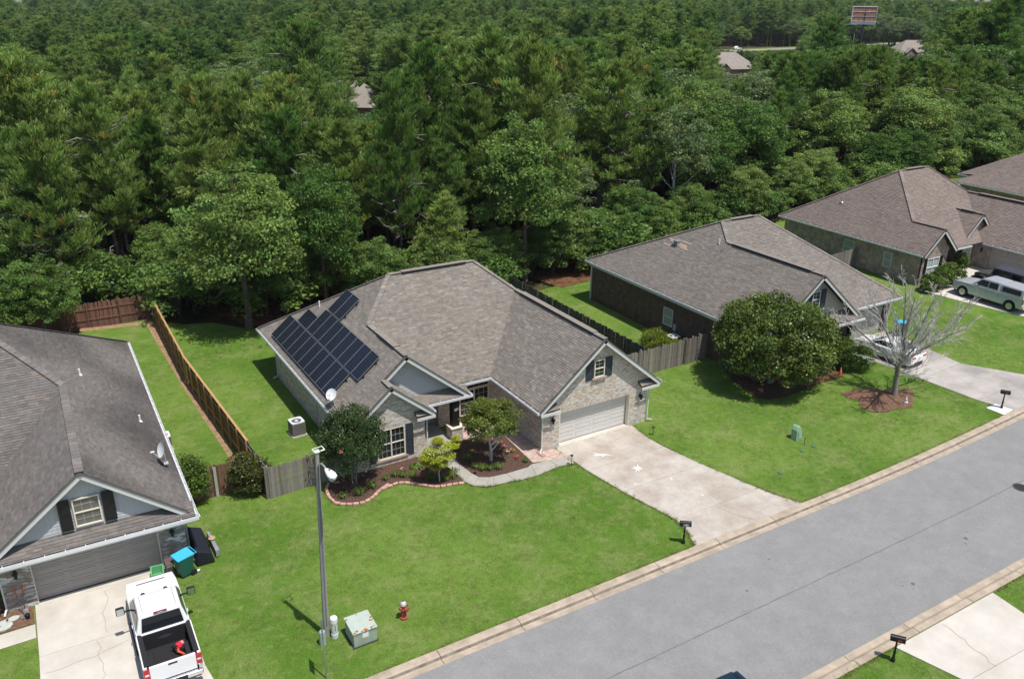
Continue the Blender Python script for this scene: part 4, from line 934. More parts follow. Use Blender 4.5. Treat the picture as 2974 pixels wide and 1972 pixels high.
for fn, key, pts in ((kL, 'x', [(40.1, 34.6), (44.5, 34.6), (44.5, 43.27), (40.1, 43.27)]), (kL, 'x', [(40.1, 43.27), (44.5, 43.27), (45.7, 45.3), (40.1, 54.7)]), (kG, 'x', [(44.5, 34.6), (48.9, 34.6), (48.9, 35.9), (44.5, 43.27)]),
    (kF, 'y', [(48.9, 35.9), (55, 35.9), (49.4, 45.3), (45.7, 45.3), (44.5, 43.27)]), (kR, 'x', [(55, 35.9), (55, 54.7), (49.4, 45.3)]), (kB, 'y', [(40.1, 54.7), (55, 54.7), (49.4, 45.3), (45.7, 45.3)])): r2.plane(pl(fn, pts, key))
r2.plane([(x, y, 3.45+.83*(y-34.4)) for x, y in ((40.1, 34.4), (48.95, 34.4), (48.95, 35.08), (40.1, 35.08))])
for a, b in (((44.5, 34.6, 7.1), (44.5, 43.27, 7.1)), ((44.5, 43.27, 7.1), (45.7, 45.3, 8.1)), ((45.7, 45.3, 8.1), (49.4, 45.3, 8.1)), ((49.4, 45.3, 8.1), (55, 54.7, 3.45)), ((49.4, 45.3, 8.1), (55, 35.9, 3.45)), ((40.1, 54.7, 3.45), (45.7, 45.3, 8.1))): r2.caps(a, b)
r2.finish(); r2.vent((44.5, 35.6, 7.12), (44.5, 42.7, 7.12)); r2.vent((46.5, 45.3, 8.12), (48.8, 45.3, 8.12))
rake(H2, (44.5, 34.58, 7.06), (40.05, 34.58, 3.37), nf); rake(H2, (44.5, 34.58, 7.06), (48.95, 34.58, 3.37), nf)
gutter(H2, (40.1, 54.6, 3.41), (40.1, 34.5, 3.41), (-1, 0, 0)); gutter(H2, (40.1, 34.36, 3.41), (49.0, 34.36, 3.41), (0, -1, 0)); gutter(H2, (48.95, 35.88, 3.41), (55.05, 35.88, 3.41), (0, -1, 0))
mb = MB(); mb.box(40.12, 34.4, 3.10, 40.5, 54.2, 3.2); mb.box(40.5, 34.42, 3.10, 48.9, 35.2, 3.2); mb.box(48.9, 35.92, 3.10, 54.9, 36.4, 3.2); mb.build('soffit', TRIM, H2)
wall_mesh(H2, (40.45, 54.2, 0), (0, -1, 0), nl, holes(0, -.8, 19.0, 3.2, [(9.1, 1.0, 10.15, 2.35)]), BR2); wall_mesh(H2, (40.45, 35.2, 0), ex, nf, [rect(0, -.5, 8.15, 3.2)], BR2); wall_mesh(H2, (48.6, 36.4, 0), ex, nf, holes(0, -.5, 6.0, 3.2, [(1.0, .4, 5.4, 2.75)]), BR2); wall_mesh(H2, (48.6, 35.2, 0), ey, (1, 0, 0), [rect(0, -.5, 1.2, 3.2)], BR2); wall_mesh(H2, (54.6, 36.4, 0), ey, (1, 0, 0), [rect(0, -.2, 17.8, 3.2)], BR2); wall_mesh(H2, (54.6, 54.2, 0), (-1, 0, 0), (0, 1, 0), [rect(0, -.5, 14, 3.2)], BR2)
mb = MB(); mb.prism([(40.9, 35.1, 3.9), (48.1, 35.1, 3.9), (44.5, 35.1, 6.9)], (0, .1, 0)); mb.build('gable_wall', STUCCO, H2)
garage_door(H2, (49.6, 36.5, 0), ex, nf, 0, .52, 4.4, 2.72, DOORO); 
mb = MB(); mb.box(48.62, 35.05, .2, 48.86, 35.28, 3.15); mb.build('post', mat('brown_post', (.06, .045, .035), .7), H2)
window(H2, (40.45, 54.2, 0), (0, -1, 0), nl, 9.1, 1.0, 10.15, 2.35, 1, 2, gl=glass('dim_pane', (.22, .27, .25), .3), M=TRIM)
OW = (0, 35.02, 0); window(H2, OW, ex, nf, 44.2, 4.7, 44.95, 5.85, 2, 4, M=TRIM); shutter(H2, OW, ex, nf, 43.7, 4.65, 44.13, 5.9, SHUT); shutter(H2, OW, ex, nf, 45.02, 4.65, 45.45, 5.9, SHUT)
mb = MB(); mb.box(40.36, 54.14, -.3, 40.46, 54.24, 3.1); mb.build('downpipe', TRIM, H2)
mb = MB(); mb.box(40.36, 43.6, .9, 40.45, 43.85, 1.35); mb.build('meter_box', mat('meter_grey', (.42, .45, .46), .6), H2)
v = Vector((43.35, 47.4, kL(43.35))); mb = MB(); mb.box(v.x-.22, v.y-.2, v.z-.1, v.x+.22, v.y+.2, v.z+.22); mb.box(v.x-.27, v.y-.25, v.z+.22, v.x+.27, v.y+.25, v.z+.27); mb.build('box_vent', mat('zinc', (.33, .37, .40), .4, metal=.5), H2)
mb = MB()
for i, (dy, du, ww, hh) in enumerate(((-.9, -.25, .9, .14), (-.3, -.12, 1.6, .14), (0., .02, 1.9, .14), (.5, .16, 1.4, .14), (-.6, .30, 1.2, .14), (.9, -.4, .8, .14))):
    y0 = 47.3+dy-ww/2; y1 = y0+ww; x0 = 43.3+du*.77; x1 = x0+.14*.77
    mb.face([(x0, y0, kL(x0)+.045), (x1, y0, kL(x1)+.045), (x1, y1, kL(x1)+.045), (x0, y1, kL(x0)+.045)][::-1])
mb.build('new_shingles', mat('tan_shingle', (.36, .27, .21), .95, .2, 5), H2)
v = Vector((44.2, 43.9, kL(44.2))); mb = MB(); mb.lathe([(.05, -.1), (.05, .4)], 10, tuple(v)); mb.build('vent_pipe', WHITE, H2)

# ------------------------------------------------------------------ tan brick house further right
H3 = thing('brick_house', 'tan brick house behind the silver pickup with two small front gables', 'house', (0, 0, 0), 0, 'houses along the street')
jL = lambda x: 4.1+.91*(x-63.75); jG = lambda x: 6.084-.91*(x-65.93); jF = lambda y: 4.1+.705*(y-40.35); jR = lambda x: 4.1+.878*(79.3-x); jB = lambda y: 4.1+.632*(55.9-y); jW = lambda x: 4.1+.851*(x-71.9)
r3 = Roof(H3, S_H3, 61)
for fn, key, pts in ((jL, 'x', [(63.75, 40.2), (65.93, 40.2), (65.93, 43.16), (63.75, 43.16)]), (jL, 'x', [(63.75, 43.16), (65.93, 43.16), (69.44, 47.7), (63.75, 55.9)]), (jG, 'x', [(65.93, 40.2), (68.1, 40.2), (68.1, 40.35), (65.93, 43.16)]),
    (jF, 'y', [(68.1, 40.35), (71.9, 40.35), (75.66, 44.89), (73.4, 47.7), (69.44, 47.7), (65.93, 43.16)]), (jW, 'x', [(71.9, 30.5), (75.66, 30.5), (75.66, 44.89), (71.9, 40.35)]), (jR, 'x', [(75.66, 30.5), (79.3, 30.5), (79.3, 44.89), (75.66, 44.89)]),
    (jR, 'x', [(75.66, 44.89), (79.3, 44.89), (79.3, 55.9), (73.4, 47.7)]), (jB, 'y', [(63.75, 55.9), (79.3, 55.9), (73.4, 47.7), (69.44, 47.7)])): r3.plane(pl(fn, pts, key))
r3.plane([(x, y, 4.6+.93*(x-70.5)) for x, y in ((70.5, 41.0), (72.42, 41.0), (72.42, 43.6), (70.5, 41.06))]); r3.plane([(x, y, 6.386-.93*(x-72.42)) for x, y in ((72.42, 41.0), (74.35, 41.0), (74.35, 41.06), (72.42, 43.6))])
for a, b in (((65.93, 40.2, 6.08), (65.93, 43.16, 6.08)), ((65.93, 43.16, 6.08), (69.44, 47.7, 9.28)), ((69.44, 47.7, 9.28), (73.4, 47.7, 9.28)), ((73.4, 47.7, 9.28), (75.66, 44.89, 7.3)), ((63.75, 55.9, 4.1), (69.44, 47.7, 9.28)), ((73.4, 47.7, 9.28), (79.3, 55.9, 4.1)), ((75.66, 30.5, 7.3), (75.66, 44.89, 7.3)), ((72.42, 41, 6.39), (72.42, 43.6, 6.39))): r3.caps(a, b)
r3.finish(); r3.vent((75.66, 32, 7.32), (75.66, 43.6, 7.32)); r3.vent((70.1, 47.7, 9.3), (72.6, 47.7, 9.3)); r3.vent((72.42, 41.8, 6.4), (72.42, 43.0, 6.4))
rake(H3, (65.93, 40.18, 6.04), (63.7, 40.18, 4.02), nf); rake(H3, (65.93, 40.18, 6.04), (68.15, 40.18, 4.02), nf); rake(H3, (72.42, 40.98, 6.34), (70.45, 40.98, 4.52), nf); rake(H3, (72.42, 40.98, 6.34), (74.4, 40.98, 4.52), nf)
gutter(H3, (63.73, 55.8, 4.06), (63.73, 40.3, 4.06), (-1, 0, 0)); gutter(H3, (68.1, 40.33, 4.06), (70.3, 40.33, 4.06), (0, -1, 0)); gutter(H3, (71.88, 40.2, 4.06), (71.88, 30.6, 4.06), (-1, 0, 0))
wall_mesh(H3, (64.2, 55.4, 0), (0, -1, 0), nl, holes(0, .8, 14.8, 3.95, [(7.0, 2.2, 8.1, 3.5), (11.2, 2.1, 12.0, 3.4)]), BR3); wall_mesh(H3, (64.2, 40.6, 0), ex, nf, holes(0, .8, 3.5, 3.95, [(.75, 1.9, 2.35, 3.55)])+[[(0, 3.95), (3.5, 3.95), (3.5, 4.1), (1.73, 5.9), (0, 4.1)]], BR3)
wall_mesh(H3, (67.7, 40.6, 0), ey, (1, 0, 0), [rect(0, .8, 2.4, 3.95)], BR3); wall_mesh(H3, (67.7, 43.0, 0), ex, nf, [rect(0, .8, 3.0, 3.95)], BR3); wall_mesh(H3, (70.7, 43.0, 0), (0, -1, 0), nl, [rect(0, .8, 1.7, 4.6)], BR3)
wall_mesh(H3, (70.7, 41.3, 0), ex, nf, holes(0, .8, 3.4, 4.5, [(.25, 2.0, 1.5, 4.2)])+[[(0, 4.5), (3.4, 4.5), (1.7, 6.2)]], BR3)
wall_mesh(H3, (72.3, 41.29, 0), (0, -1, 0), nl, holes(0, .8, 10.2, 3.95, [(1.6, 1.7, 6.6, 3.75)]), BR3); wall_mesh(H3, (72.3, 31.1, 0), ex, nf, [rect(0, .8, 6.6, 3.95)], BR3); wall_mesh(H3, (78.9, 31.1, 0), ey, (1, 0, 0), [rect(0, .8, 24.3, 3.95)], BR3); wall_mesh(H3, (78.9, 55.4, 0), (-1, 0, 0), (0, 1, 0), [rect(0, .8, 14.7, 3.95)], BR3)
garage_door(H3, (72.4, 41.29, 0), (0, -1, 0), nl, 1.6, 1.72, 6.6, 3.75, mat('garage_door_tan', (.38, .33, .30), .6))
window(H3, (64.2, 40.6, 0), ex, nf, .75, 1.9, 2.35, 3.55, 1, 2, mull=1, M=WHITE, gl=GLW); window(H3, (70.7, 41.3, 0), ex, nf, .25, 2.0, 1.5, 3.5, 3, 3, double=False, M=WHITE, gl=GLW); window(H3, (70.7, 41.3, 0), ex, nf, .25, 3.5, 1.5, 4.2, 3, 1, double=False, M=WHITE, gl=GLW)
shutter(H3, (64.2, 40.6, 0), ex, nf, .35, 1.85, .7, 3.6, SHUTB); shutter(H3, (64.2, 40.6, 0), ex, nf, 2.4, 1.85, 2.75, 3.6, SHUTB)
window(H3, (64.2, 55.4, 0), (0, -1, 0), nl, 7.0, 2.2, 8.1, 3.5, 1, 2, gl=glass('dim_pane2', (.25, .30, .28), .3), M=TRIM); window(H3, (64.2, 55.4, 0), (0, -1, 0), nl, 11.2, 2.1, 12., 3.4, 1, 2, gl=glass('dim_pane3', (.25, .30, .28), .3), M=TRIM)
mb = MB(); mb.box(68.1, 42.92, 1.6, 69.1, 42.99, 3.6); mb.build('front_door', mat('brown_door', (.07, .03, .02), .6), H3); coach_lamp(H3, (72.29, 40.4, 3.3), nl)
mb = MB(); v = (66.0, 50.7, jL(66.0)); mb.lathe([(.2, -.02), (.12, .08), (.06, .1), (.06, .3)], 10, v); mb.build('vent_pipe', mat('zinc', (.33, .37, .40), .4, metal=.5), H3)
# last house at the right edge
H4 = thing('brick_house', 'house at the right edge of which only its brown roofs show', 'house', (0, 0, 0), 0, 'houses along the street')
r4 = Roof(H4, S_H3, 81, expo=.16, tabw=.4)
r4.plane([(88.7, 34, 5.2), (103, 44.15, 11.5), (88.7, 54.3, 5.2)]); r4.plane([(88.7, 54.3, 5.2), (103, 44.15, 11.5), (105, 44.15, 11.5), (119, 54.3, 5.2)]); r4.plane([(88.7, 34, 5.2), (119, 34, 5.2), (105, 44.15, 11.5), (103, 44.15, 11.5)]); r4.plane([(119, 34, 5.2), (119, 54.3, 5.2), (105, 44.15, 11.5)])
r4.plane([(91, 55.4, 5.6), (91, 50, 5.6), (106, 46, 9.0), (106, 52.9, 7.9)])
r4.finish(); gutter(H4, (91, 55.4, 5.55), (91, 50, 5.55), (-1, 0, 0)); gutter(H4, (88.7, 54.2, 5.15), (88.7, 34.1, 5.15), (-1, 0, 0))
mb = MB(); mb.box(89.2, 34.5, 2, 118.5, 53.8, 5.1); mb.box(91.4, 53.81, 2, 105, 54.9, 5.5); mb.build('wall', BR3, H4)
# ------------------------------------------------------------------ plants
PINE = leafmat('pine_needles', (.100, .205, .038), (.255, .345, .078), .42, .55)
OAK = leafmat('oak_leaves', (.108, .210, .040), (.245, .35, .088), .42, .5)
PALE = leafmat('pale_leaves', (.14, .215, .075), (.19, .26, .10), .4, .5)
MAGL = leafmat('magnolia_leaves', (.105, .155, .026), (.105, .155, .026), .2, .38, spec=.4)
MYRT = leafmat('myrtle_leaves', (.050, .090, .024), (.050, .090, .024), .25, .4)
YELM = leafmat('lime_leaves', (.40, .42, .03), (.40, .42, .03), .35, .6)
MAPL = leafmat('maple_leaves', (.14, .18, .030), (.14, .18, .030), .3, .5)
HEDG = leafmat('hedge_leaves', (.085, .15, .022), (.115, .18, .028), .25, .5)
LIME = leafmat('golden_hedge_leaves', (.15, .20, .015), (.15, .20, .015), .25, .5)
BLADE = leafmat('lily_blades', (.10, .165, .022), (.13, .19, .026), .3, .5)
def rv(g): 
    while True:
        v = Vector((g.uniform(-1, 1), g.uniform(-1, 1), g.uniform(-1, 1)))
        if .01 < v.length < 1: return v.normalized()
def leaf(mb, p, n, s, c, g, asp=.6):
    t = n.cross(rv(g))
    if t.length < .05: t = n.orthogonal()
    t.normalize(); b = n.cross(t)*asp
    mb.face([p-t*s, p-b*s*.9, p+t*s, p+b*s*.9], 0, c)
def lobed(seed, rx, rz, zc_, n_lobes, per, ls, lobe=(.8, 1.4), squash=.75, shell=.55, flat=.0, dark=.75, droop=0., stick=.0):
    """crown made of leaf faces on many irregular lobes; rx, rz half sizes, zc_ centre height"""
    g = random.Random(seed); mb = MB()
    for k in range(n_lobes):
        d = rv(g); 
        if d.z < -.55: d.z *= -.4
        r_ = shell+(1-shell)*g.random()**.6
        c = Vector((d.x*rx*r_, d.y*rx*r_, zc_+d.z*rz*r_)); lr = g.uniform(*lobe)
        tone = g.uniform(.70, 1.28); hy = g.uniform(-.08, .12)
        for i in range(per):
            e = rv(g); 
            if e.z < -.3 and g.random() < .7: e.z = -e.z
            q = g.random()**.35; w_ = 1+.25*noise.noise(e*2.2+Vector((k*3.1, 0, 0)))
            p = c+Vector((e.x, e.y, e.z*squash))*lr*q*w_; p.z -= droop*lr*(1-e.z)*.3
            n = (e*.8+rv(g)*1.2+Vector((0, 0, .35))).normalized()
            f = tone*g.uniform(.72, 1.22); leaf(mb, p, n, ls*g.uniform(.6, 1.25), (f*(1+hy), f, f*(1-hy)), g)
    return mb
def trunkmesh(seed, h, r0, n_limb=7, spread=2.5, h0=.35, lean=.2, multi=1, M=None, top=.95):
    g = random.Random(seed); mb = MB()
    for k in range(multi):
        a = g.uniform(0, 6.28); bx_, by_ = (0, 0) if multi == 1 else (math.cos(a)*.12, math.sin(a)*.12); le = Vector((math.cos(a), math.sin(a), 0))*(lean if multi == 1 else spread*.35)
        pts = []; rr = []
        for i in range(7):
            t = i/6; pts.append(Vector((bx_, by_, -.2))+Vector((0, 0, (h*top+.2)*t))+le*t*t+Vector((g.uniform(-1, 1), g.uniform(-1, 1), 0))*r0*.5*(i > 0)); rr.append(r0*(1.25 if i == 0 else 1-.82*t)*(1 if multi == 1 else .6))
        mb.tube(pts, rr, 8)
        for j in range(n_limb):
            t = h0+(1-h0)*.85*(j+g.random())/n_limb; i = min(5, int(t*6)); p = pts[i].lerp(pts[i+1], t*6-i); a = g.uniform(0, 6.28); d = Vector((math.cos(a), math.sin(a), g.uniform(.35, .9))); L = spread*g.uniform(.6, 1)*(1.15-t)
            mb.tube([p, p+d*L*.5+Vector((0, 0, .05*L)), p+d*L+Vector((0, 0, .25*L))], [r0*(1-t)*.5+.015, r0*(1-t)*.3+.01, .012], 5, cap=False)
    return mb
def tuft(mb, p, d, s, n, c, g, wd=.045):
    for i in range(n):
        v = (d*1.0+rv(g)*.62).normalized()*s*g.uniform(.7, 1.1); sd = v.cross(rv(g))
        if sd.length < 1e-3: continue
        sd = sd.normalized()*s*wd*2.1; f = g.uniform(.7, 1.3)
        mb.face([p-sd*.35, p+sd*.35, p+v+sd*.55, p+v*1.08-sd*.5], 0, (c[0]*f, c[1]*f, c[2]*f))
def pine(seed, h, cr, cb=.42, dens=1., bushy=1., brown=.012, dead=5):
    """long needle pine: bare trunk, limbs turning up, brush-like tufts at their ends"""
    g = random.Random(seed); cm = MB(); tm = MB(); r0 = .17*h/18+.03
    pts = [Vector((g.uniform(-.15, .15)*i/3, g.uniform(-.15, .15)*i/3, -.2+h*.97*i/8)) for i in range(9)]
    tm.tube(pts, [r0*(1.2 if i == 0 else 1-.9*i/8) for i in range(9)], 7)
    nb = int(56*dens)
    for k in range(nb):
        t = cb+(1-cb)*(k+g.random()*.8)/nb; i = min(7, int(t*8)); p = pts[i].lerp(pts[i+1], t*8-i); u = (t-cb)/(1-cb)
        L = cr*(.55+.75*math.sin(math.pi*min(1, u*.85+.18)))*g.uniform(.55, 1.1)*(1-.25*u); a = k*2.399+g.uniform(-.5, .5); ev = g.uniform(-.05, .35)+.55*u
        d = Vector((math.cos(a), math.sin(a), ev)).normalized(); q1 = p+d*L*.55; q2 = q1+(d+Vector((0, 0, .45))).normalized()*L*.5
        tm.tube([p, q1, q2], [.045*(1-u)+.02, .03*(1-u)+.012, .008], 4, cap=False)
        tone = g.uniform(.8, 1.2); nt_ = int((5+L*5.0)*bushy)
        for j in range(nt_):
            s_ = g.random()**.6; c0 = p.lerp(q1, s_*2) if s_ < .5 else q1.lerp(q2, s_*2-1); o_ = rv(g)*(.25+.42*s_)*L*.33; o_.z = abs(o_.z)*.6
            br = g.random() < brown; c = (2.1, 1.0, .9) if br else (tone, tone*g.uniform(.92, 1.08), tone)
            tuft(cm, c0+o_, (Vector((d.x*.35, d.y*.35, 1))).normalized(), g.uniform(.45, .75), 13, c, g)
    for j in range(dead):
        t = g.uniform(cb*.8, .85); i = min(7, int(t*8)); p = pts[i].lerp(pts[i+1], t*8-i); a = g.uniform(0, 6.28); d = Vector((math.cos(a), math.sin(a), g.uniform(-.1, .5))).normalized(); L = cr*g.uniform(.7, 1.25); q = p+d*L*.6; q2 = q+(d+rv(g)*.5).normalized()*L*.4
        tm.tube([p, q, q2], [.05, .035, .012], 4, 1, cap=False)
        for k in range(4): b0 = p.lerp(q2, g.uniform(.4, .95)); tm.tube([b0, b0+(d+rv(g)*.9).normalized()*g.uniform(.4, 1.)], [.022, .008], 3, 1, cap=False)
    for j in range(22): tuft(cm, pts[-1]+Vector((g.uniform(-.5, .5), g.uniform(-.5, .5), g.uniform(-.9, .3))), Vector((0, 0, 1)), .5, 9, (1.1, 1.1, 1.1), g)
    return cm, tm
PROTO = {}; BARKD = mat('dead_limb', (.36, .31, .28), .9, .2, 6)
def proto(kind, i, crown, trunk, lm, bm_): PROTO.setdefault(kind, []).append((crown.mesh('crown', lm), trunk.mesh('trunk', [bm_, BARKD])))
for i, (h, cr, cb, bu) in enumerate(((18, 3.0, .30, 1.1), (18, 2.6, .36, 1.1), (18, 3.4, .26, 1.15), (18, 2.8, .34, 1.0))):
    c, t = pine(100+i, h, cr, cb, 1.0, bu, dead=(3, 2, 14, 5)[i]); proto('pine', i, c, t, PINE, BARK)
for i, (nl_, per, lo, sh) in enumerate(((210, 150, (.45, 1.1), .45), (180, 170, (.5, 1.25), .5), (240, 130, (.45, 1.0), .4), (200, 155, (.45, 1.2), .5))):
    c = lobed(200+i, 3.7, 4.9, 6.9, nl_, per, .125, lo, .65, sh); t = trunkmesh(300+i, 11.5, .24, 9, 3.2); proto('oak', i, c, t, OAK, BARK)
for i in range(2):
    c = lobed(240+i, 3.3, 3.8, 7.2, 110, 110, .125, (.4, .95), .7, .45); t = trunkmesh(340+i, 10.5, .2, 14, 3.6); proto('pale', i, c, t, PALE, BARKW)
for i in range(3):
    c = lobed(260+i, 1.5, 1.3, 1.5, 60, 90, .085, (.25, .6), .75, .4); t = trunkmesh(360+i, 2.2, .05, 4, 1.2, multi=3); proto('bush', i, c, t, OAK, BARK)
def tree(kind, i, x, y, h, label, group=None, wid=1., rotz=None, name=None, cat='tree', z=None):
    base = {'pine': 18., 'oak': 12., 'pale': 11., 'bush': 2.7}[kind]; s_ = h/base
    nm = name or {'pine': 'pine_tree', 'oak': 'broadleaf_tree', 'pale': 'pale_tree', 'bush': 'wild_shrub'}[kind]
    t = thing(nm, label, cat, (x, y, (T(x, y)-.15) if z is None else z), rnd.uniform(0, 6.28) if rotz is None else rotz, group); t.scale = (s_*wid, s_*wid, s_)
    c, k = PROTO[kind][i % len(PROTO[kind])]; inst('crown', c, t); inst('trunk', k, t); return t
USED = []
def key(kind, i, base, top, width, label, group=None):
    """a tree one can tell apart: base px (ground), top row, crown width in px"""
    p = at(*base) if not hasattr(base, 'x') else base
    h = high(p.x, p.y, top); d = scr(p.x, p.y, T(p.x, p.y)+h*.6)[2]; wm = width*d/FPX
    nat = {'pine': 18., 'oak': 12., 'pale': 11.}[kind]; nw = {'pine': 6.4, 'oak': 8.8, 'pale': 8.0}[kind]
    t = tree(kind, i, p.x, p.y, h, label, group, wid=wm/(nw*h/nat)); USED.append((p.x, p.y, wm*.42)); return t
V2 = lambda x, y: Vector((x, y, 0))
key('oak', 0, (723, 955), 465, 400, 'rounded broadleaf tree at the back corner of the lawn left of the solar panels')
key('oak', 1, V2(20.5, 62.5), 455, 250, 'tall dark broadleaf tree right behind the roof with the solar panels')
key('oak', 2, V2(38.5, 61.5), 318, 350, 'big full broadleaf tree behind the gap between the main house and the dark brick house')
key('pine', 2, V2(28.2, 65.0), 225, 165, 'tall pine with bare dead limbs directly behind the main roof'); key('pine', 1, (1380, 760), 250, 170, 'pine on a straight dark trunk behind the right end of the main ridge'); key('pine', 0, (1340, 755), 280, 170, 'slender pine on a grey trunk behind the middle of the main ridge'); key('pine', 3, V2(30.2, 61.2), 560, 180, 'low young pine right behind the ridge of the main house')
key('pine', 2, V2(52.5, 68.5), 175, 250, 'tall dense pine rising behind the dark brick house'); key('pine', 1, V2(59, 70), 290, 130, 'narrow dark pine behind the ridge of the dark brick house')
key('oak', 3, V2(70.5, 68), 275, 280, 'round dark broadleaf tree left behind the tan brick house'); key('oak', 0, V2(64, 66.5), 370, 200, 'lower broadleaf tree between the dark and the tan brick houses'); key('oak', 2, V2(84, 68.5), 255, 260, 'broadleaf tree behind the ridge of the tan brick house'); key('oak', 1, V2(96, 66), 240, 260, 'broadleaf tree above the roof at the right edge'); key('oak', 3, V2(78, 64.5), 420, 170, 'low broadleaf tree close behind the tan brick house')
key('oak', 2, V2(-2.5, 72), 600, 300, 'broadleaf tree leaning over the old back fence'); key('oak', 0, V2(-5, 66.5), 690, 260, 'broadleaf tree just above the dark roof at the left edge'); key('oak', 1, V2(3.5, 76), 560, 230, 'broadleaf tree behind the back fence near its corner'); key('oak', 3, V2(10.5, 73.), 640, 200, 'loose green tree behind the corner of the wooden fence'); key('oak', 0, V2(-6, 76), 470, 250, 'broadleaf tree at the left edge of the wood')
key('pine', 2, V2(-3, 82), 180, 240, 'tall bushy pine standing out at the upper left'); key('pine', 0, V2(8, 80), 300, 220, 'pine behind the rounded tree at the left'); key('pine', 1, V2(15, 76), 330, 200, 'pine just left of the dark broadleaf tree'); key('pine', 2, V2(39, 122), 60, 250, 'very tall pine topping the wood left of the middle'); key('pine', 0, V2(32.5, 72), 200, 200, 'pine behind the slender pines'); key('pine', 3, V2(44.5, 71), 300, 190, 'pine right of the big full broadleaf tree')
for k, (x, y, hh) in enumerate(((17.5, 63.5, 6.5), (29.5, 60.6, 6), (36.2, 62.0, 5.5), (41.5, 61.5, 6), (50.5, 62, 7), (67, 63.5, 6), (73, 63.2, 6), (88, 64, 7), (97, 63, 8), (102, 65, 9), (107, 63.5, 8), (112, 66, 10), (118, 65, 9), (92, 62.5, 7), (104, 69, 11), (110, 71, 12), (116, 70, 12), (13, 70, 7), (11.2, 69.5, 5), (16, 68, 6), (19, 66.5, 6), (22.5, 65, 6), (0.8, 66.3, 6.5), (-2.5, 65.5, 7), (-6, 66.5, 8), (-10, 66, 8), (9.8, 70, 4), (-1., 71.5, 6), (24, 61, 6), (33, 60.8, 5), (44.5, 61.0, 6), (48, 60.3, 5), (53, 61, 5.5), (57.5, 61.5, 6), (5.5, 73.3, 4.5), (-9, 70, 7))):
    tree('oak', k, x, y, hh, 'small leafy understorey tree at the edge of the wood', 'understorey trees along the wood', 1.25, name='understorey_tree'); USED.append((x, y, 1.5))
# shrubs at the foot of the wood
shp = [(x+rnd.uniform(-.8, .8), (70.8 if x < 9 else 67.5 if x < 14 else 64.3+wob(x, 1) if x < 22 else 60.4+wob(x, 1.) if x < 62 else 62.5+wob(x, 1.2))+rnd.uniform(-.5, 1.5)) for x in [-12+2.2*i for i in range(62)]]
for k, (x, y) in enumerate(shp):
    if 12 < x < 15: continue
    tree('bush', k, x, y, rnd.uniform(2.2, 5.0), 'green wild shrub at the foot of the wood behind the houses', 'wild shrubs along the wood', rnd.uniform(1, 1.5), cat='shrub')

# ------------------------------------------------------------------ the wood
FARH = [((1035, 330), 'far grey-brown roof poking out of the pines left of the middle'), ]
far = []   # clearings (x, y, r)
def dist_ok(x, y):
    for (a, b, r_) in USED:
        if (x-a)**2+(y-b)**2 < r_*r_: return False
    for (a, b, r_) in far:
        if (x-a)**2+(y-b)**2 < r_*r_: return False
    return True
# spots kept open: houses in the wood, the road far behind, the billboard
FA = at(1045, 335); FB = at(2122, 225); FC = at(2662, 172); FD = at(2965, 150); RD1 = at(2150, 148); RD2 = at(2330, 140); BBD = at(2494, 150)
for p, r_ in ((FA, 9), (FB, 13), (FC, 12), (FD, 9), (BBD, 4)): far.append((p.x, p.y, r_))
def toward(p, n=10, r_=5., r1=5., f0=.93, f1=.6):
    """thin the trees between the camera and a thing seen through a gap"""
    for i in range(n):
        k = f0-(f0-f1)*i/n; far.append((p.x*k, p.y*k, r_+(r1-r_)*i/n))
roaddir = (RD2-RD1).normalized()
for i in range(-12, 40): q = RD1+roaddir*i*5; far.append((q.x, q.y, 6.5))
cand = []
def visible(x, y):
    px, py, d = scr(x, y, T(x, y)+14)
    return d > 20 and -260 < px < PW+260 and py > -420
g = random.Random(99)
def ring_pts(y0, y1, sp):
    y = y0
    while y < y1:
        x = -160.
        while x < 900:
            a, b = x+g.uniform(-.45, .45)*sp, y+g.uniform(-.45, .45)*sp
            if visible(a, b) and dist_ok(a, b): cand.append((a, b))
            x += sp
        y += sp
ring_pts(66, 120, 4.1); ring_pts(120, 230, 5.4); ring_pts(230, 460, 6.8); ring_pts(460, 1000, 10)
def edge_y(x): return 70 if x < 11 else 66.5 if x < 24 else 62.5 if x < 62 else 65
cand = [c for c in cand if c[1] > edge_y(c[0])]
FHOUSES = [(FA, 330), (FB, 207), (FC, 163), (FD, 148)]
cand.sort(key=lambda c: scr(c[0], c[1], 8)[2])
near, rest = [], []
for (x, y) in cand:
    d = scr(x, y, 8)[2]; px = scr(x, y, 8)[0]
    s_ = noise.noise(Vector((x*.035, y*.035, 2)))+.35*noise.noise(Vector((x*.12, y*.12, 5)))
    r_ = g.random()
    kind = 'pine' if s_+.35*(r_-.5) > -.10+(.16 if px > 1900 and d < 170 else 0)+(.10 if d > 150 else 0) else ('pale' if r_ < .26 else 'oak')
    h = (g.choice((g.uniform(10, 15), g.uniform(13, 18), g.uniform(16, 20.5))) if kind == 'pine' else g.uniform(8.5, 14.5))*(1.12 if d > 160 else 1)
    # keep sight lines to the far roofs, the road and the billboard
    tp = scr(x, y, T(x, y)+h)
    for (cx, w_, top, dd) in ((1050, 52, 330, FA.length), (2122, 66, 212, FB.length), (2650, 66, 164, FC.length), (2960, 30, 145, FD.length), (2496, 55, 130, BBD.length), (2130, 50, 144, RD1.length-8), (2270, 75, 147, RD1.length-8)):
        if d < dd and abs(px-cx) < w_+FPX*2.6/d and tp[1] < top:
            for _ in range(30):
                h *= .93
                if scr(x, y, T(x, y)+h)[1] >= top: break
    if h < 4: continue
    (near if len(near) < 255 else rest).append((kind, x, y, h))
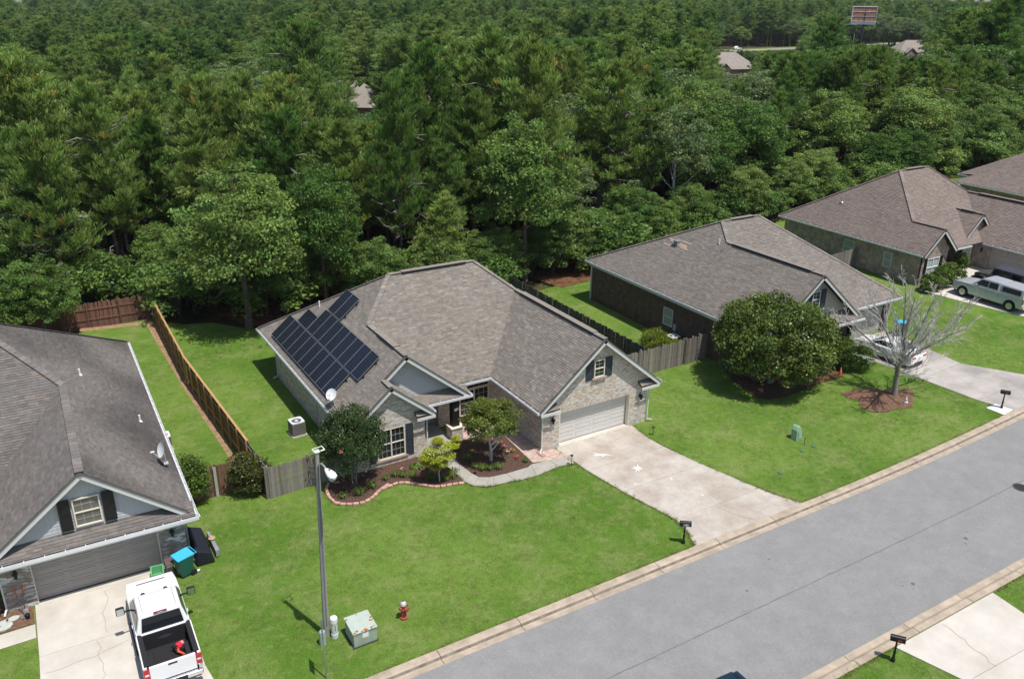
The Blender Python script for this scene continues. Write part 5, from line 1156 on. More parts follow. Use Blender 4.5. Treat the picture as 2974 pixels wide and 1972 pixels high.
LBL = {'pine': ('pine tree of the dense wood behind the houses', 'pines of the wood'), 'oak': ('leafy tree of the dense wood behind the houses', 'leafy trees of the wood'), 'pale': ('pale thin-leaved tree among the pines of the wood', 'pale trees of the wood')}
for k, (kind, x, y, h) in enumerate(near):
    tree(kind, k*7+int(x), x, y, h, LBL[kind][0], LBL[kind][1], g.uniform(1.0, 1.3) if kind == 'pine' else g.uniform(.95, 1.3))
# the rest of the wood is one mass
def scatter(name, pts, meshes, kind='stuff', label=None):
    """pts: (x, y, z, scale xyz, rot z, index)"""
    me = bpy.data.meshes.new(name); me.from_pydata([p[:3] for p in pts], [], [])
    for an, k in (('rz', 4), ('ix', 5)):
        a = me.attributes.new(an, 'FLOAT' if an == 'rz' else 'INT', 'POINT'); a.data.foreach_set('value', [p[k] for p in pts])
    a = me.attributes.new('sc', 'FLOAT_VECTOR', 'POINT'); fl = []
    for p in pts: fl += list(p[3])
    a.data.foreach_set('vector', fl)
    o = bpy.data.objects.new(name, me); COL.objects.link(o); o['kind'] = kind
    G_ = bpy.data.node_groups.new(name, 'GeometryNodeTree'); G_.interface.new_socket('Geometry', in_out='INPUT', socket_type='NodeSocketGeometry'); G_.interface.new_socket('Geometry', in_out='OUTPUT', socket_type='NodeSocketGeometry')
    n, L = G_.nodes, G_.links; i_ = n.new('NodeGroupInput'); o_ = n.new('NodeGroupOutput'); cur = None; joins = []
    for k, ms in enumerate(meshes):
        po = bpy.data.objects.new(name+'_source', ms)
        oi = n.new('GeometryNodeObjectInfo'); oi.inputs['Object'].default_value = po; oi.inputs['As Instance'].default_value = True
        cmp_ = n.new('FunctionNodeCompare'); cmp_.data_type = 'INT'; cmp_.operation = 'EQUAL'
        na = n.new('GeometryNodeInputNamedAttribute'); na.data_type = 'INT'; na.inputs['Name'].default_value = 'ix'; L.new(na.outputs[0], cmp_.inputs[2]); cmp_.inputs[3].default_value = k
        ip = n.new('GeometryNodeInstanceOnPoints'); L.new(i_.outputs[0], ip.inputs['Points']); L.new(cmp_.outputs[0], ip.inputs['Selection']); L.new(oi.outputs['Geometry'], ip.inputs['Instance'])
        ns = n.new('GeometryNodeInputNamedAttribute'); ns.data_type = 'FLOAT_VECTOR'; ns.inputs['Name'].default_value = 'sc'; L.new(ns.outputs[0], ip.inputs['Scale'])
        nr = n.new('GeometryNodeInputNamedAttribute'); nr.data_type = 'FLOAT'; nr.inputs['Name'].default_value = 'rz'; cx_ = n.new('ShaderNodeCombineXYZ'); L.new(nr.outputs[0], cx_.inputs[2]); L.new(cx_.outputs[0], ip.inputs['Rotation'])
        joins.append(ip.outputs[0])
    j = n.new('GeometryNodeJoinGeometry')
    for s_ in joins: L.new(s_, j.inputs[0])
    L.new(j.outputs[0], o_.inputs[0])
    md = o.modifiers.new('scatter', 'NODES'); md.node_group = G_; return o
def merged(c, t):
    bm = bmesh.new(); bm.from_mesh(c); n0 = len(bm.faces); bm.from_mesh(t); bm.faces.ensure_lookup_table()
    for f in bm.faces[n0:]: f.material_index += 1
    me = bpy.data.meshes.new('tree_of_wood'); bm.to_mesh(me); bm.free(); me.materials.clear(); me.materials.append(c.materials[0]); me.materials.append(t.materials[0]); me.materials.append(t.materials[1]); return me
allm = []; idx = {}
for kd in ('pine', 'oak', 'pale'):
    for c, t in PROTO[kd]: idx.setdefault(kd, []).append(len(allm)); allm.append(merged(c, t))
pts = []
for (kind, x, y, h) in rest:
    base = {'pine': 18., 'oak': 12., 'pale': 11.}[kind]; s_ = h/base; wd = s_*(g.uniform(1.2, 1.8) if kind == 'pine' else g.uniform(1.2, 1.7)); pts.append((x, y, T(x, y)-.2, (wd, wd, s_), g.uniform(0, 6.28), g.choice(idx[kind])))
print('wood:', len(near), len(pts)); scatter('far_wood', pts, allm)

# ------------------------------------------------------------------ garden plants
def plant(name, label, cat, loc, crown, lm, trunk=None, bm_=None, group=None, rotz=0.):
    t = thing(name, label, cat, loc, rotz, group); crown.build('crown' if trunk else 'foliage', lm, t)
    if trunk: trunk.build('trunk', bm_, t)
    return t
def P0(v, dz=0.): return (v.x, v.y, v.z+dz)
# magnolia
mg = at(2255, 1125); mg = Vector((42.2, 35.6, T(42.2)))
c = lobed(11, 3.7, 2.75, 2.85, 300, 165, .10, (.35, .95), .9, .72)
plant('magnolia_tree', 'big dense glossy-leaved magnolia tree in front of the dark brick house', 'tree', (41.1, 34.9, T(41.1)), c, MAGL, trunkmesh(12, 4.5, .16, 8, 2.6, multi=4), BARKG)
# crape myrtle in front of the left window
c = lobed(13, 1.65, 1.95, 2.3, 130, 150, .06, (.28, .62), 1.1, .5)
g_ = random.Random(4)
for i in range(60):
    a = g_.uniform(0, 6.28); r_ = g_.uniform(0, 1.4); b_ = Vector((math.cos(a)*r_, math.sin(a)*r_, 3.3-.35*r_)); d = Vector((math.cos(a)*.25, math.sin(a)*.25, 1)).normalized(); L = g_.uniform(.5, 1.1)
    for j in range(28): p = b_+d*L*j/28+rv(g_)*.06; f = g_.uniform(.8, 1.5); leaf(c, p, rv(g_), .05, (f*1.3, f, f), g_)
t = plant('crape_myrtle', 'tall dark green crape myrtle bush before the left window of the main house', 'bush', P0(at(1030, 1405), .0), c, MYRT, trunkmesh(14, 3.2, .06, 6, 1.1, multi=6), BARKG)
mb = MB()
for i in range(4): p = Vector((g_.uniform(-1.3, 1.3), g_.uniform(-1.4, .3), g_.uniform(2.2, 4.)))*1.0; [leaf(mb, p+rv(g_)*.07, rv(g_), .05, (1, 1, 1), g_) for _ in range(12)]
mb.build('blossom', mat('pink_blossom', (.75, .22, .22), .6), t)
# little lime maple and the rounder one
mb = MB(); g_ = random.Random(21)
for (x, y, z, r_) in ((0, 0, 2.45, .3), (-.35, 0, 2.0, .5), (.4, -.1, 2.05, .55), (.1, .3, 2.2, .4), (-.75, -.1, 1.75, .45), (.85, 0, 1.95, .42), (-.3, -.25, 1.6, .5), (.35, -.3, 1.62, .5), (-.55, .1, 1.3, .4), (.1, -.3, 1.25, .45), (-.2, 0, 1.0, .35), (1.1, .1, 2.2, .25)):
    for i in range(560):
        e = rv(g_); q = g_.random()**.5; p = Vector((x, y, z))+Vector((e.x*r_*q, e.y*r_*q, e.z*.16*q)); f = g_.uniform(.7, 1.25); leaf(mb, p, (Vector((0, 0, 1))+rv(g_)*.6).normalized(), .055, (f*g_.uniform(.85, 1.05), f, f), g_, .5)
plant('lime_maple', 'small layered lime yellow maple between the flower bed and the garden walk', 'tree', P0(at(1275, 1398)), mb, YELM, trunkmesh(22, 1.9, .045, 8, 1.0, h0=.4), BARKW)
c = lobed(31, 1.5, 1.1, 2.45, 62, 300, .06, (.26, .56), .62, .62); 
plant('maple_tree', 'rounded green maple with pale trunk in the round bed beside the garage wall', 'tree', P0(at(1425, 1336)), c, MAPL, trunkmesh(32, 2.6, .10, 8, 1.5, h0=.28, lean=-.3), BARKW)
# hedges, shrubs
def bush(name, label, loc, rx, rz, lm, n=60, per=120, ls=.05, cat='shrub', lobe=(.2, .4), shell=.75, group=None, kr=1.):
    c = lobed(int(abs(loc[0])*97)+n, rx, rz, rz*.92, n, per, ls, (lobe[0]*kr, lobe[1]*kr), .85, shell)
    return plant(name, label, cat, loc, c, lm, trunkmesh(5, rz*1.3, .04, 4, rx*.7, multi=3), BARKG, group)
p = at(2490, 1078); bush('round_shrub', 'large clipped round shrub between the magnolia and the white car', (47.4, 33.4, T(47.4)), 1.1, .85, HEDG, 70, 170, .055, lobe=(.3, .5))
bush('round_shrub', 'smaller blue-green shrub behind the clipped round one beside the white car', (48.1, 34.9, T(48)), .7, .85, HEDG, 40, 150, .05)
p = onz(1905, 985, 1.0); bush('golden_shrub', 'clipped yellow-green shrub inside the grey fence beside the air conditioner', (38.2, 43.2, 0), .95, .75, LIME, 60, 170, .045, lobe=(.28, .45))
bush('golden_shrub', 'lower end of the clipped yellow-green shrub touching the grey fence', (38.9, 41.6, 0), .9, .5, LIME, 46, 170, .045, lobe=(.25, .4))
bush('fence_shrub', 'bright green bushy shrub in the corner beside the dark roof at the left', (5.3, 39.6, 0), .85, 1.25, HEDG, 80, 130, .06, lobe=(.25, .5), shell=.5)
bush('fence_shrub', 'wide mixed-green shrub between the reddish and the grey fence', (8.05, 39.1, 0), .95, 1.1, leafmat('photinia_leaves', (.05, .09, .018), (.08, .09, .02), .25, .4), 100, 130, .06, lobe=(.25, .5), shell=.5)
for x, y, rx, rz, lab in ((65.6, 39.6, 1.1, .8, 'clipped green shrub at the corner of the tan brick house'), (67.3, 39.8, 1.3, .75, 'wide green shrub under the small gable of the tan brick house'), (64.0, 39.2, .8, .6, 'low shrub left of the front window of the tan brick house'), (69.9, 40.5, .5, .9, 'thin upright shrub beside the tall window of the tan brick house')):
    bush('foundation_shrub', lab, (x, y, T(x)-.02), rx, rz, HEDG, 40, 110, .07)
bush('foundation_shrub', 'dark green shrub at the bottom left beside the tin tub', (*ll(-2.1, 1.6), 0), .8, .7, HEDG, 40, 130, .05)
def blades(n, L, wd, spread, seed):
    g = random.Random(seed); mb = MB()
    for i in range(n):
        a = g.uniform(0, 6.28); l_ = L*g.uniform(.6, 1.1); o_ = Vector((math.cos(a), math.sin(a), 0)); sd = Vector((-o_.y, o_.x, 0))*wd; f = g.uniform(.7, 1.3)
        p0 = o_*g.uniform(0, .06); p1 = p0+o_*l_*spread*.45+Vector((0, 0, l_*.75)); p2 = p0+o_*l_*spread+Vector((0, 0, l_*(.62-.35*g.random()))); c = (f, f, f)
        mb.face([p0-sd, p0+sd, p1+sd*.8, p1-sd*.8], 0, c); mb.face([p1-sd*.8, p1+sd*.8, p2], 0, c)
    return mb
lil = [blades(90, .42, .012, .75, s) .mesh('blades', BLADE) for s in (1, 2, 3)]
def lily(v, sc, label): 
    t = thing('daylily', label, 'plant', (v.x, v.y, v.z+.01), rnd.uniform(0, 6), 'strap-leaved lilies in the flower beds'); o = inst('blades', rnd.choice(lil), t); t.scale = (sc,)*3; return t
l1 = [(100, 735), (245, 680), (365, 690), (520, 700)]
nm_ = ['small lily clump nearest the dark bush behind the pink blocks', 'largest lily clump behind the pink blocks left of the pink flower', 'lily clump right of the pink flower', 'lily clump below the hosta by the pink blocks']
for q, l_ in zip(l1, nm_): lily(z6(*q), 1.0 if q[0] > 120 else .8, l_)
for q, sc, l_ in (((1110, 690), 1.45, 'tall lily clump at the corner of the garden walk'), ((1000, 745), 1.1, 'lily clump under the lime maple next to the tall one'), ((780, 730), 1.1, 'shaded lily clump left of the lime maple trunk'), ((730, 580), .6, 'tiny green plant left of the lime maple in the mulch'), ((1450, 560), .9, 'leftmost lily in the front row of the round bed'), ((1560, 590), 1., 'second lily in the front row of the round bed'), ((1660, 590), 1., 'third lily in the front row of the round bed'), ((1790, 570), 1.1, 'rightmost lily in the front row of the round bed'), ((2195, 470), .8, 'small light green clump at the right end of the round bed'), ((1330, 450), 1., 'shaded lily at the left side of the round bed'), ((1190, 290), .9, 'lily at the left rim of the round bed near the porch')): lily(z6(*q), sc, l_)
for q, sc, l_ in (((745, 405), 1.15, 'lily clump at the front of the bed under the dark bush'), ((830, 360), 1.1, 'lily clump right of the trunk of the dark bush'), ((640, 425), .9, 'lily clump left of the trunk of the dark bush')): lily(zq(*q), sc, l_)
# hosta
g_ = random.Random(77); mb = MB()
for i in range(70):
    a = g_.uniform(0, 6.28); el = g_.uniform(.1, 1.2); d = Vector((math.cos(a)*math.cos(el), math.sin(a)*math.cos(el), math.sin(el))); p = d*g_.uniform(.12, .38); p.z *= .8; n = (d+Vector((0, 0, .7))).normalized(); t_ = (Vector((d.x, d.y, -.3))).normalized(); b_ = n.cross(t_).normalized()*.07; f = g_.uniform(.75, 1.3); c = (f*1.5, f*1.2, f*1.6) if i % 3 == 0 else (f, f, f)
    mb.face([p-t_*.10, p-b_, p+t_*.14, p+b_], 0, c)
plant('hosta', 'light green hosta with pale leaf edges in the mulch before the house wall', 'plant', P0(z6(565, 545), .01), mb, HEDG)
def flower(v, col, label, r_=.11, n=8, green=True):
    t = thing('flower', label, 'flower', (v.x, v.y, v.z+.01), 0); g = random.Random(int(v.x*1000)); mb = MB()
    for i in range(n):
        p = Vector((g.uniform(-r_, r_), g.uniform(-r_, r_), g.uniform(.08, .2)))
        for k in range(5): a = k*1.257; d = Vector((math.cos(a), math.sin(a), .4)); e = Vector((-math.sin(a), math.cos(a), 0))*.02; mb.face([p, p+d*.02-e*.8, p+d*.042, p+d*.02+e*.8])
    mb.build('petals', mat('petal_'+col, {'red': (.70, .06, .035), 'pink': (.75, .25, .40), 'crimson': (.60, .02, .09), 'orange': (.85, .28, .03), 'white': (.8, .8, .78), 'yellow': (.8, .55, .05), 'purple': (.25, .12, .35)}[col], .6), t)
    b = blades(26, .2, .009, .7, int(v.y*100)); b.build('leaves', BLADE, t)
for q, col, l_ in (((352, 605), 'pink', 'pink flower behind the lily clumps left of the hosta'), ((660, 705), 'crimson', 'crimson flower beside the lime maple shade'), ((1095, 715), 'orange', 'orange bloom on the lily by the garden walk'), ((1825, 205), 'red', 'large red flower in the round bed right of the maple trunk'), ((1285, 180), 'red', 'red flower near the porch pedestal'), ((1995, 325), 'orange', 'orange-red flower in the middle right of the round bed'), ((2060, 430), 'red', 'low red flower near the right end of the round bed'), ((1680, 330), 'orange', 'orange flower beside the pale maple trunk'), ((1925, 345), 'white', 'white flower in the round bed'), ((1880, 265), 'pink', 'pale pink flower behind the white one'), ((1410, 335), 'yellow', 'yellow flower in the shade left of the maple trunk'), ((1720, 390), 'purple', 'purple flower at the foot of the maple trunk'), ((1375, 150), 'orange', 'rust flower at the top of the round bed')): flower(z6(*q), col, l_)
for q, col, l_ in (((770, 722), 'yellow', 'yellow flowers at the foot of the magnolia'), ((905, 655), 'white', 'white flowers on the orange straw beside the magnolia')): flower(zc(*q), col, l_)
# leafless tree in its mulch ring
def bare(seed, h, limbs=8, lean=(0, 0)):
    """leafless tree: short trunk, upright limbs, fine twigs"""
    g = random.Random(seed); tr = MB(); tw = MB(); k_ = h/9.3
    def grow(p, d, L, r_, lv):
        n = 5; pts = [p]; dd = d.copy()
        for i in range(n): dd = (dd+rv(g)*.13+Vector((0, 0, .03))).normalized(); pts.append(pts[-1]+dd*L/n)
        (tr if lv < 1 else tw).tube(pts, [max(.0095, r_*(1-.75*i/n)) for i in range(n+1)], 6 if lv < 1 else 4, cap=False)
        if lv >= 3: return
        k = {0: 11, 1: 7, 2: 4}[lv]
        for j in range(k):
            t = .15+.82*(j+g.random()*.6)/k; i = min(n-1, int(t*n)); q = pts[i].lerp(pts[i+1], t*n-i)
            a = g.uniform(0, 6.28); o_ = dd.orthogonal().normalized(); o_.rotate(Matrix.Rotation(a, 3, dd)); nd = (dd*.9+o_*g.uniform(.4, .7)+Vector((0, 0, .1))).normalized()
            grow(q, nd, L*g.uniform(.28, .48)*(1.1-.45*t), r_*.42*(1-.4*t), lv+1)
    tp_ = Vector((lean[0], lean[1], 2.2*k_)); tr.tube([Vector((0, 0, -.2)), Vector((0, 0, .3)), tp_*.5, tp_], [.24*k_, .18*k_, .155*k_, .15*k_], 10, cap=False)
    for j in range(limbs):
        a = j*6.283/limbs+g.uniform(-.3, .3); sp = g.uniform(.7, 1.5) if j % 3 else g.uniform(.1, .3)
        b0 = tp_*g.uniform(.72, 1.0); grow(b0, Vector((math.cos(a)*sp, math.sin(a)*sp, 1)).normalized(), k_*g.uniform(4.6, 6.8)*(1.08-.22*sp), .085*k_, 0)
    for j in range(4):
        a = j*1.6+.5; grow(tp_*g.uniform(.6, .95), Vector((math.cos(a), math.sin(a), .35)).normalized(), k_*g.uniform(2.2, 3.2), .045*k_, 1)
    return tr, tw
tr, tw = bare(6, 9.3, 9, (-.1, .1))
bt = thing('bare_tree', 'leafless pale grey tree standing in a brown mulch ring before the white car', 'tree', P0(at(2597, 1146)), .6); tr.build('trunk', BARKG, bt, smooth=True); tw.build('twigs', BARKW, bt, kind='stuff')
# dead limbs and snags in the wood
for k, (px, py, z_, L, lab) in enumerate(((2246, 235, 6, 7, 'white dead snag sticking out of the green trees'), )):
    p = at(px, 300); p = Vector((p.x, p.y, 0)); tr, tw = bare(40+k, 13, 2); t = thing('dead_snag', lab, 'tree', (p.x, p.y, T(p.x, p.y)+1)); t.scale = (.55, .55, 1.0); tr.build('trunk', BARKW, t); tw.build('twigs', BARKW, t, kind='stuff')

# grass: tufts over the near lawns and along every edge
def grassmesh(seed, n=12, L=.075, R_=.10):
    g = random.Random(seed); mb = MB()
    for i in range(n):
        a = g.uniform(0, 6.28); p = Vector((g.uniform(-R_, R_), g.uniform(-R_, R_), -.02)); o_ = Vector((math.cos(a), math.sin(a), 0)); sd = Vector((-o_.y, o_.x, 0))*.007; l_ = L*g.uniform(.6, 1.3); f = g.uniform(.6, 1.45); y_ = g.random() < .12
        mb.face([p-sd, p+sd, p+o_*l_*.8+Vector((0, 0, l_))], 0, (f*1.7, f*1.25, f*2) if y_ else (f, f, f))
    return mb.mesh('grass_tuft', GRS)
GRS = leafmat('grass_blades', (.120, .188, .032), (.20, .25, .065), .25, .6, spec=.2)
gm = [grassmesh(i) for i in range(4)]+[grassmesh(9, 16, .14, .07)]
def inpoly(x, y, P):
    c = False; j = len(P)-1
    for i in range(len(P)):
        if (P[i][1] > y) != (P[j][1] > y) and x < (P[j][0]-P[i][0])*(y-P[i][1])/(P[j][1]-P[i][1])+P[i][0]: c = not c
        j = i
    return c
BLK = [[(12.95, 37.9), (17.6, 37.9), (30.65, 34.9), (30.65, 52), (13.35, 52)], [(23.2, 34.9), (30.65, 34.9), (30.65, 52), (23.2, 52)], [ll(-1.2, -.1), ll(6.1, -.1), ll(6.1, 21.2), ll(-12, 21.2), ll(-12, 4.9)], [(40.4, 35.1), (54.7, 36.3), (54.7, 54.3), (40.4, 54.3)], bed, bed2, bed3, [(p.x, p.y) for p in ring], bed4]+q1+ql+ql2+q3+q4+q5+wq
BBX = [(min(p[0] for p in P), min(p[1] for p in P), max(p[0] for p in P), max(p[1] for p in P), P) for P in BLK]
gp = []; g = random.Random(5)
def lawnfill(x0, y0, x1, y1, dens):
    n = int((x1-x0)*(y1-y0)*dens)
    for _ in range(n):
        x, y = g.uniform(x0, x1), g.uniform(y0, y1); px, py, d = scr(x, y, 0)
        if not (-30 < px < PW+30 and py < PH+60): continue
        if any(a <= x <= c and b <= y <= e and inpoly(x, y, P) for a, b, c, e, P in BBX): continue
        k = noise.noise(Vector((x*.5, y*.5, 0))); s_ = g.uniform(.75, 1.25)*(1+.25*k)
        gp.append((x, y, T(x)-.03, (s_, s_, s_*(1+.2*k)), g.uniform(0, 6.28), g.randrange(4)))
lawnfill(-8, 24.0, 24, 37.5, 46); lawnfill(24, 24.0, 62, 40, 32); lawnfill(4, 37.5, 14, 62, 22); lawnfill(30, 40, 41, 60, 18); lawnfill(20, 8, 40, 14.95, 40)
def edgegrass(a, b, n, j=.05, s0=1.2):
    for i in range(n):
        t = g.random(); x, y = a[0]+(b[0]-a[0])*t, a[1]+(b[1]-a[1])*t; x += g.gauss(0, j); y += g.gauss(0, j); s_ = g.uniform(.7, s0); gp.append((x, y, T(x)-.02, (s_, s_, s_*.8), g.uniform(0, 6.28), g.randrange(5)))
for a, b in zip(DL[:-1], DL[1:]): edgegrass(a, b, 60)
for a, b in zip(DR[:-1], DR[1:]): edgegrass(a, b, 60)
edgegrass((-5, 23.98), (24.5, 23.98), 900); edgegrass((32, 23.98), (50, 23.98), 520); edgegrass((20, 14.97), (27, 14.97), 260); edgegrass((33.6, 14.97), (40, 14.97), 200)
for P_ in (_out[2:], path): 
    for a, b in zip(P_[:-1], P_[1:]): edgegrass((a.x, a.y), (b.x, b.y), 30, .035, 1.0)
edgegrass((10, 58), (30, 57.6), 300, .5, 2)
print('grass tufts', len(gp)); scatter('grass', gp, gm)
# ------------------------------------------------------------------ fences
def fence(label, a, b, h, M, posts='near', pw=.14, PM=None, n=(1, 0), cap=False, rails=(.35, 1.5), cat='fence', ragged=.03, name='wooden_fence', jag=0., pspace=2.4):
    """pickets, rails and posts between a and b; n: side on which the rails and posts stand"""
    a, b = Vector((a[0], a[1], 0)), Vector((b[0], b[1], 0)); L = (b-a).length; d = (b-a)/L; ang = math.atan2(d.y, d.x); nn = Vector((n[0], n[1], 0)); PM = PM or M
    t = thing(name, label, cat, (a.x, a.y, 0)); k = int(L/pw)
    ms = []
    for i in range(5):
        mb = MB(); w_ = pw*.94; dx = .02*(i % 3); hh = h*(1-.01*i)
        mb.prism([(-w_/2, -.01, -.25), (w_/2, -.01, -.25), (w_/2, -.01, hh-.04), (w_/2-.03, -.01, hh), (-w_/2+.03, -.01, hh), (-w_/2, -.01, hh-.04)], (0, .02, 0)); ms.append(mb.mesh('picket', M))
    for i in range(k):
        p = d*(i+.5)*pw; q = a+p; inst('picket', ms[i % 5], t, (p.x+rnd.gauss(0, .004), p.y+rnd.gauss(0, .004), T(q.x)+rnd.uniform(-ragged, ragged)), (0, rnd.gauss(0, .01), ang+rnd.gauss(0, .02)))
    for r_ in rails:
        m = int(L/pspace)+1
        for i in range(m):
            p0, p1 = d*(L*i/m), d*(L*(i+1)/m); o_ = nn*.035
            mb = MB(); mb.beam(p0+o_+Vector((0, 0, r_+T((a+p0).x))), p1+o_+Vector((0, 0, r_+T((a+p1).x))), .04, .085); mb.build('rail', PM, t)
    mb = MB(); mb.box(-.045, -.045, -.3, .045, .045, h+.03); pm_ = mb.mesh('post', PM); m = int(L/pspace)+1
    for i in range(m+1):
        p = d*(L*i/m)+nn*.095; inst('post', pm_, t, (p.x, p.y, T((a+p).x)), (0, 0, ang))
    if cap:
        mb = MB(); mb.beam(Vector((0, 0, h+.03))+nn*.03, d*L+Vector((0, 0, h+.03))+nn*.03, .13, .03); mb.build('cap_rail', PM, t)
    return t
fence('long brown wooden fence with orange posts on its left side, left of the main house', (8.62, 41.0), (8.05, 54.0), 1.8, WOODB, PM=WOODP, n=(-1, 0), pspace=1.75, cap=True, rails=(.4, 1.4))
fence('back half of the brown wooden fence with orange posts running up to the wood', (8.05, 54.0), (8.28, 67.0), 1.8, WOODB, PM=WOODP, n=(-1, 0), pspace=1.75, cap=True, rails=(.4, 1.4))
fence('old reddish grey wooden fence across the back of the left yard under the trees', (8.2, 67.9), (-12, 68.4), 1.85, WOODR, n=(0, -1), rails=(.5, 1.3))
fence('weathered grey picket fence between the wide shrub and the lamp post', (8.72, 37.85), (12.95, 38.1), 1.8, WOODG, n=(0, 1))
fence('short grey fence running back behind the wide shrub', (8.70, 37.9), (8.62, 41.0), 1.8, WOODG, n=(-1, 0))
fence('reddish brown picket fence with one pale board between the two shrubs', (4.35, 39.4), (8.4, 39.5), 1.75, WOODR, n=(0, 1))
mb = MB(); mb.prism([(6.42, 39.36, -.1), (6.56, 39.36, -.1), (6.56, 39.36, 1.7), (6.42, 39.36, 1.7)], (0, .02, 0)); pb = mb.build('loose_board', mat('pale_board', (.38, .38, .33), .9)); tag(pb, 'pale grey board standing against the reddish fence', 'board')
fence('long dark grey fence between the yards of the main house and the dark brick house', (34.8, 40.3), (34.8, 58.0), 2.0, WOODD, n=(-1, 0))
fence('weathered grey fence with a gate joining the main house to the dark brick house', (30.7, 40.2), (38.2, 40.2), 1.85, WOODG, n=(0, 1))
fence('grey gate in the weathered fence next to the dark brick wall', (38.3, 40.10), (39.55, 40.12), 1.9, WOODG, n=(0, 1), name='fence_gate', cat='gate', pspace=1.2)
fence('last few grey boards of the fence touching the dark brick wall', (39.6, 40.2), (40.4, 40.2), 1.9, WOODG, n=(0, 1))
fence('short grey fence beside the tan brick house', (60.2, 46.8), (64.15, 46.8), 1.8, WOODG, n=(0, 1))
fence('lone old post and boards in the bushes behind the wooden fence', (9.9, 68.4), (10.35, 68.4), 2.0, WOODR, n=(0, 1))

# ------------------------------------------------------------------ air conditioners
def ac(x, y, label, rz=0, s=.78, h=.86):
    t = thing('air_conditioner', label, 'air conditioner', (x, y, T(x)), rz, 'air conditioners beside the houses'); D = mat('ac_grey', (.17, .16, .155), .5, .08, 4); LT = mat('ac_top', (.66, .67, .68), .45, .04, 4); K = mat('ac_dark', (.03, .03, .035), .7)
    mb = MB(); mb.box(-s/2-.05, -s/2-.05, -.05, s/2+.05, s/2+.05, .05); mb.build('pad', CONC2, t)
    mb = MB(); mb.box(-s/2+.03, -s/2+.03, .05, s/2-.03, s/2-.03, h-.04); c = mb.build('coil', K, t)
    mb = MB()
    for a in (-1, 1):
        for b in (-1, 1): mb.box(a*s/2-a*.06, b*s/2-b*.06, .05, a*s/2, b*s/2, h-.04)
    mb.build('corner_post', D, t, bevel=.015); n = 9
    for i in range(n):
        z = .09+i*(h-.17)/n; mb = MB()
        for sg in (-1, 1):
            mb.beam((-s/2+.06, sg*(s/2-.012), z+.02), (s/2-.06, sg*(s/2-.012), z+.02), .03, .05); mb.beam((sg*(s/2-.012), -s/2+.06, z+.02), (sg*(s/2-.012), s/2-.06, z+.02), .03, .05)
        mb.build('louvre', D, t)
    mb = MB(); N = 24; R0 = s*.37
    sq = []
    for k in range(N):
        a = 2*math.pi*k/N; c_, s2 = math.cos(a), math.sin(a); m = s/2/max(abs(c_), abs(s2))*(.93 if abs(abs(c_)-abs(s2)) < .3 else 1); sq.append((c_*m, s2*m))
    for k in range(N):
        a0, a1 = 2*math.pi*k/N, 2*math.pi*(k+1)/N; p, q = sq[k], sq[(k+1) % N]
        mb.face([(math.cos(a0)*R0, math.sin(a0)*R0, h-.01), (*p, h), (*q, h), (math.cos(a1)*R0, math.sin(a1)*R0, h-.01)]); mb.face([(*p, h), (*p, h-.06), (*q, h-.06), (*q, h)])
        mb.face([(math.cos(a1)*R0, math.sin(a1)*R0, h-.01), (math.cos(a1)*R0*.96, math.sin(a1)*R0*.96, h-.12), (math.cos(a0)*R0*.96, math.sin(a0)*R0*.96, h-.12), (math.cos(a0)*R0, math.sin(a0)*R0, h-.01)])
    tp = mb.build('top', LT, t); mb = MB(); mb.lathe([(R0, h-.13), (R0, h-.125)], 24); mb.build('fan_well', mat('fan_well', (.16, .18, .20), .5), t)
    mb = MB()
    for k in range(5): a = k*1.257; mb.beam((0, 0, h-.08), (math.cos(a)*R0*.85, math.sin(a)*R0*.85, h-.075), .16, .008, (.2*math.sin(a), -.2*math.cos(a), 1))
    mb.build('fan', D, t); mb = MB(); mb.lathe([(.10, h-.05), (.09, h-.01)], 14); 
    for r_ in (.13, .18, .23, .28): 
        for k in range(20): a0, a1 = k*.314, (k+1)*.314; mb.beam((math.cos(a0)*r_, math.sin(a0)*r_, h-.02), (math.cos(a1)*r_, math.sin(a1)*r_, h-.02), .006, .006)
    mb.build('fan_guard', LT, t)
    return t
ac(12.05, 43.8, 'air conditioner on the grass at the left wall of the main house', .05); a_ = ll(6.75, 11.1); ac(a_[0], a_[1], 'air conditioner half hidden by the gutter of the dark roof at the left', LA); ac(39.6, 42.9, 'air conditioner behind the grey fence beside the yellow-green shrub', .0)

# ------------------------------------------------------------------ lamp post, pedestals, hydrant, transformer, signs
b_ = at(948, 1844); tp = onz(920, 1312, 8.5); lp = thing('street_lamp', 'tall concrete street lamp with a white head on the front lawn', 'street lamp', (b_.x, b_.y, 0)); tp = tp-b_; rotl = .15
mb = MB(); N = 4
for (r0, z0, r1, z1) in ((.125, -.2, .085, 1.0),):
    P0_ = Vector((0, 0, -.2)); P1_ = Vector((tp.x, tp.y, 8.5)); mb.beam(P0_, P1_, .001, .001)
mb = MB(); i0 = 0
for e, r_ in ((Vector((0, 0, -.2)), .112), (Vector((tp.x*.5, tp.y*.5, 4.2)), .088), (Vector((tp.x, tp.y, 8.5)), .062)):
    for sx, sy in ((-1, -1), (1, -1), (1, 1), (-1, 1)): 
        for q in ((sx*r_, sy*r_*.7), (sx*r_*.7, sy*r_)) if sx*sy > 0 else ((sx*r_*.7, sy*r_), (sx*r_, sy*r_*.7)): mb.v.append((e.x+q[0], e.y+q[1], e.z))
for k in range(2):
    for j in range(8): mb.f.append((k*8+j, k*8+(j+1) % 8, (k+1)*8+(j+1) % 8, (k+1)*8+j)); mb.m.append(0); mb.c.append((1, 1, 1))
mb.f.append(tuple(range(16, 24))); mb.m.append(0); mb.c.append((1, 1, 1)); mb.build('pole', CONCP, lp)
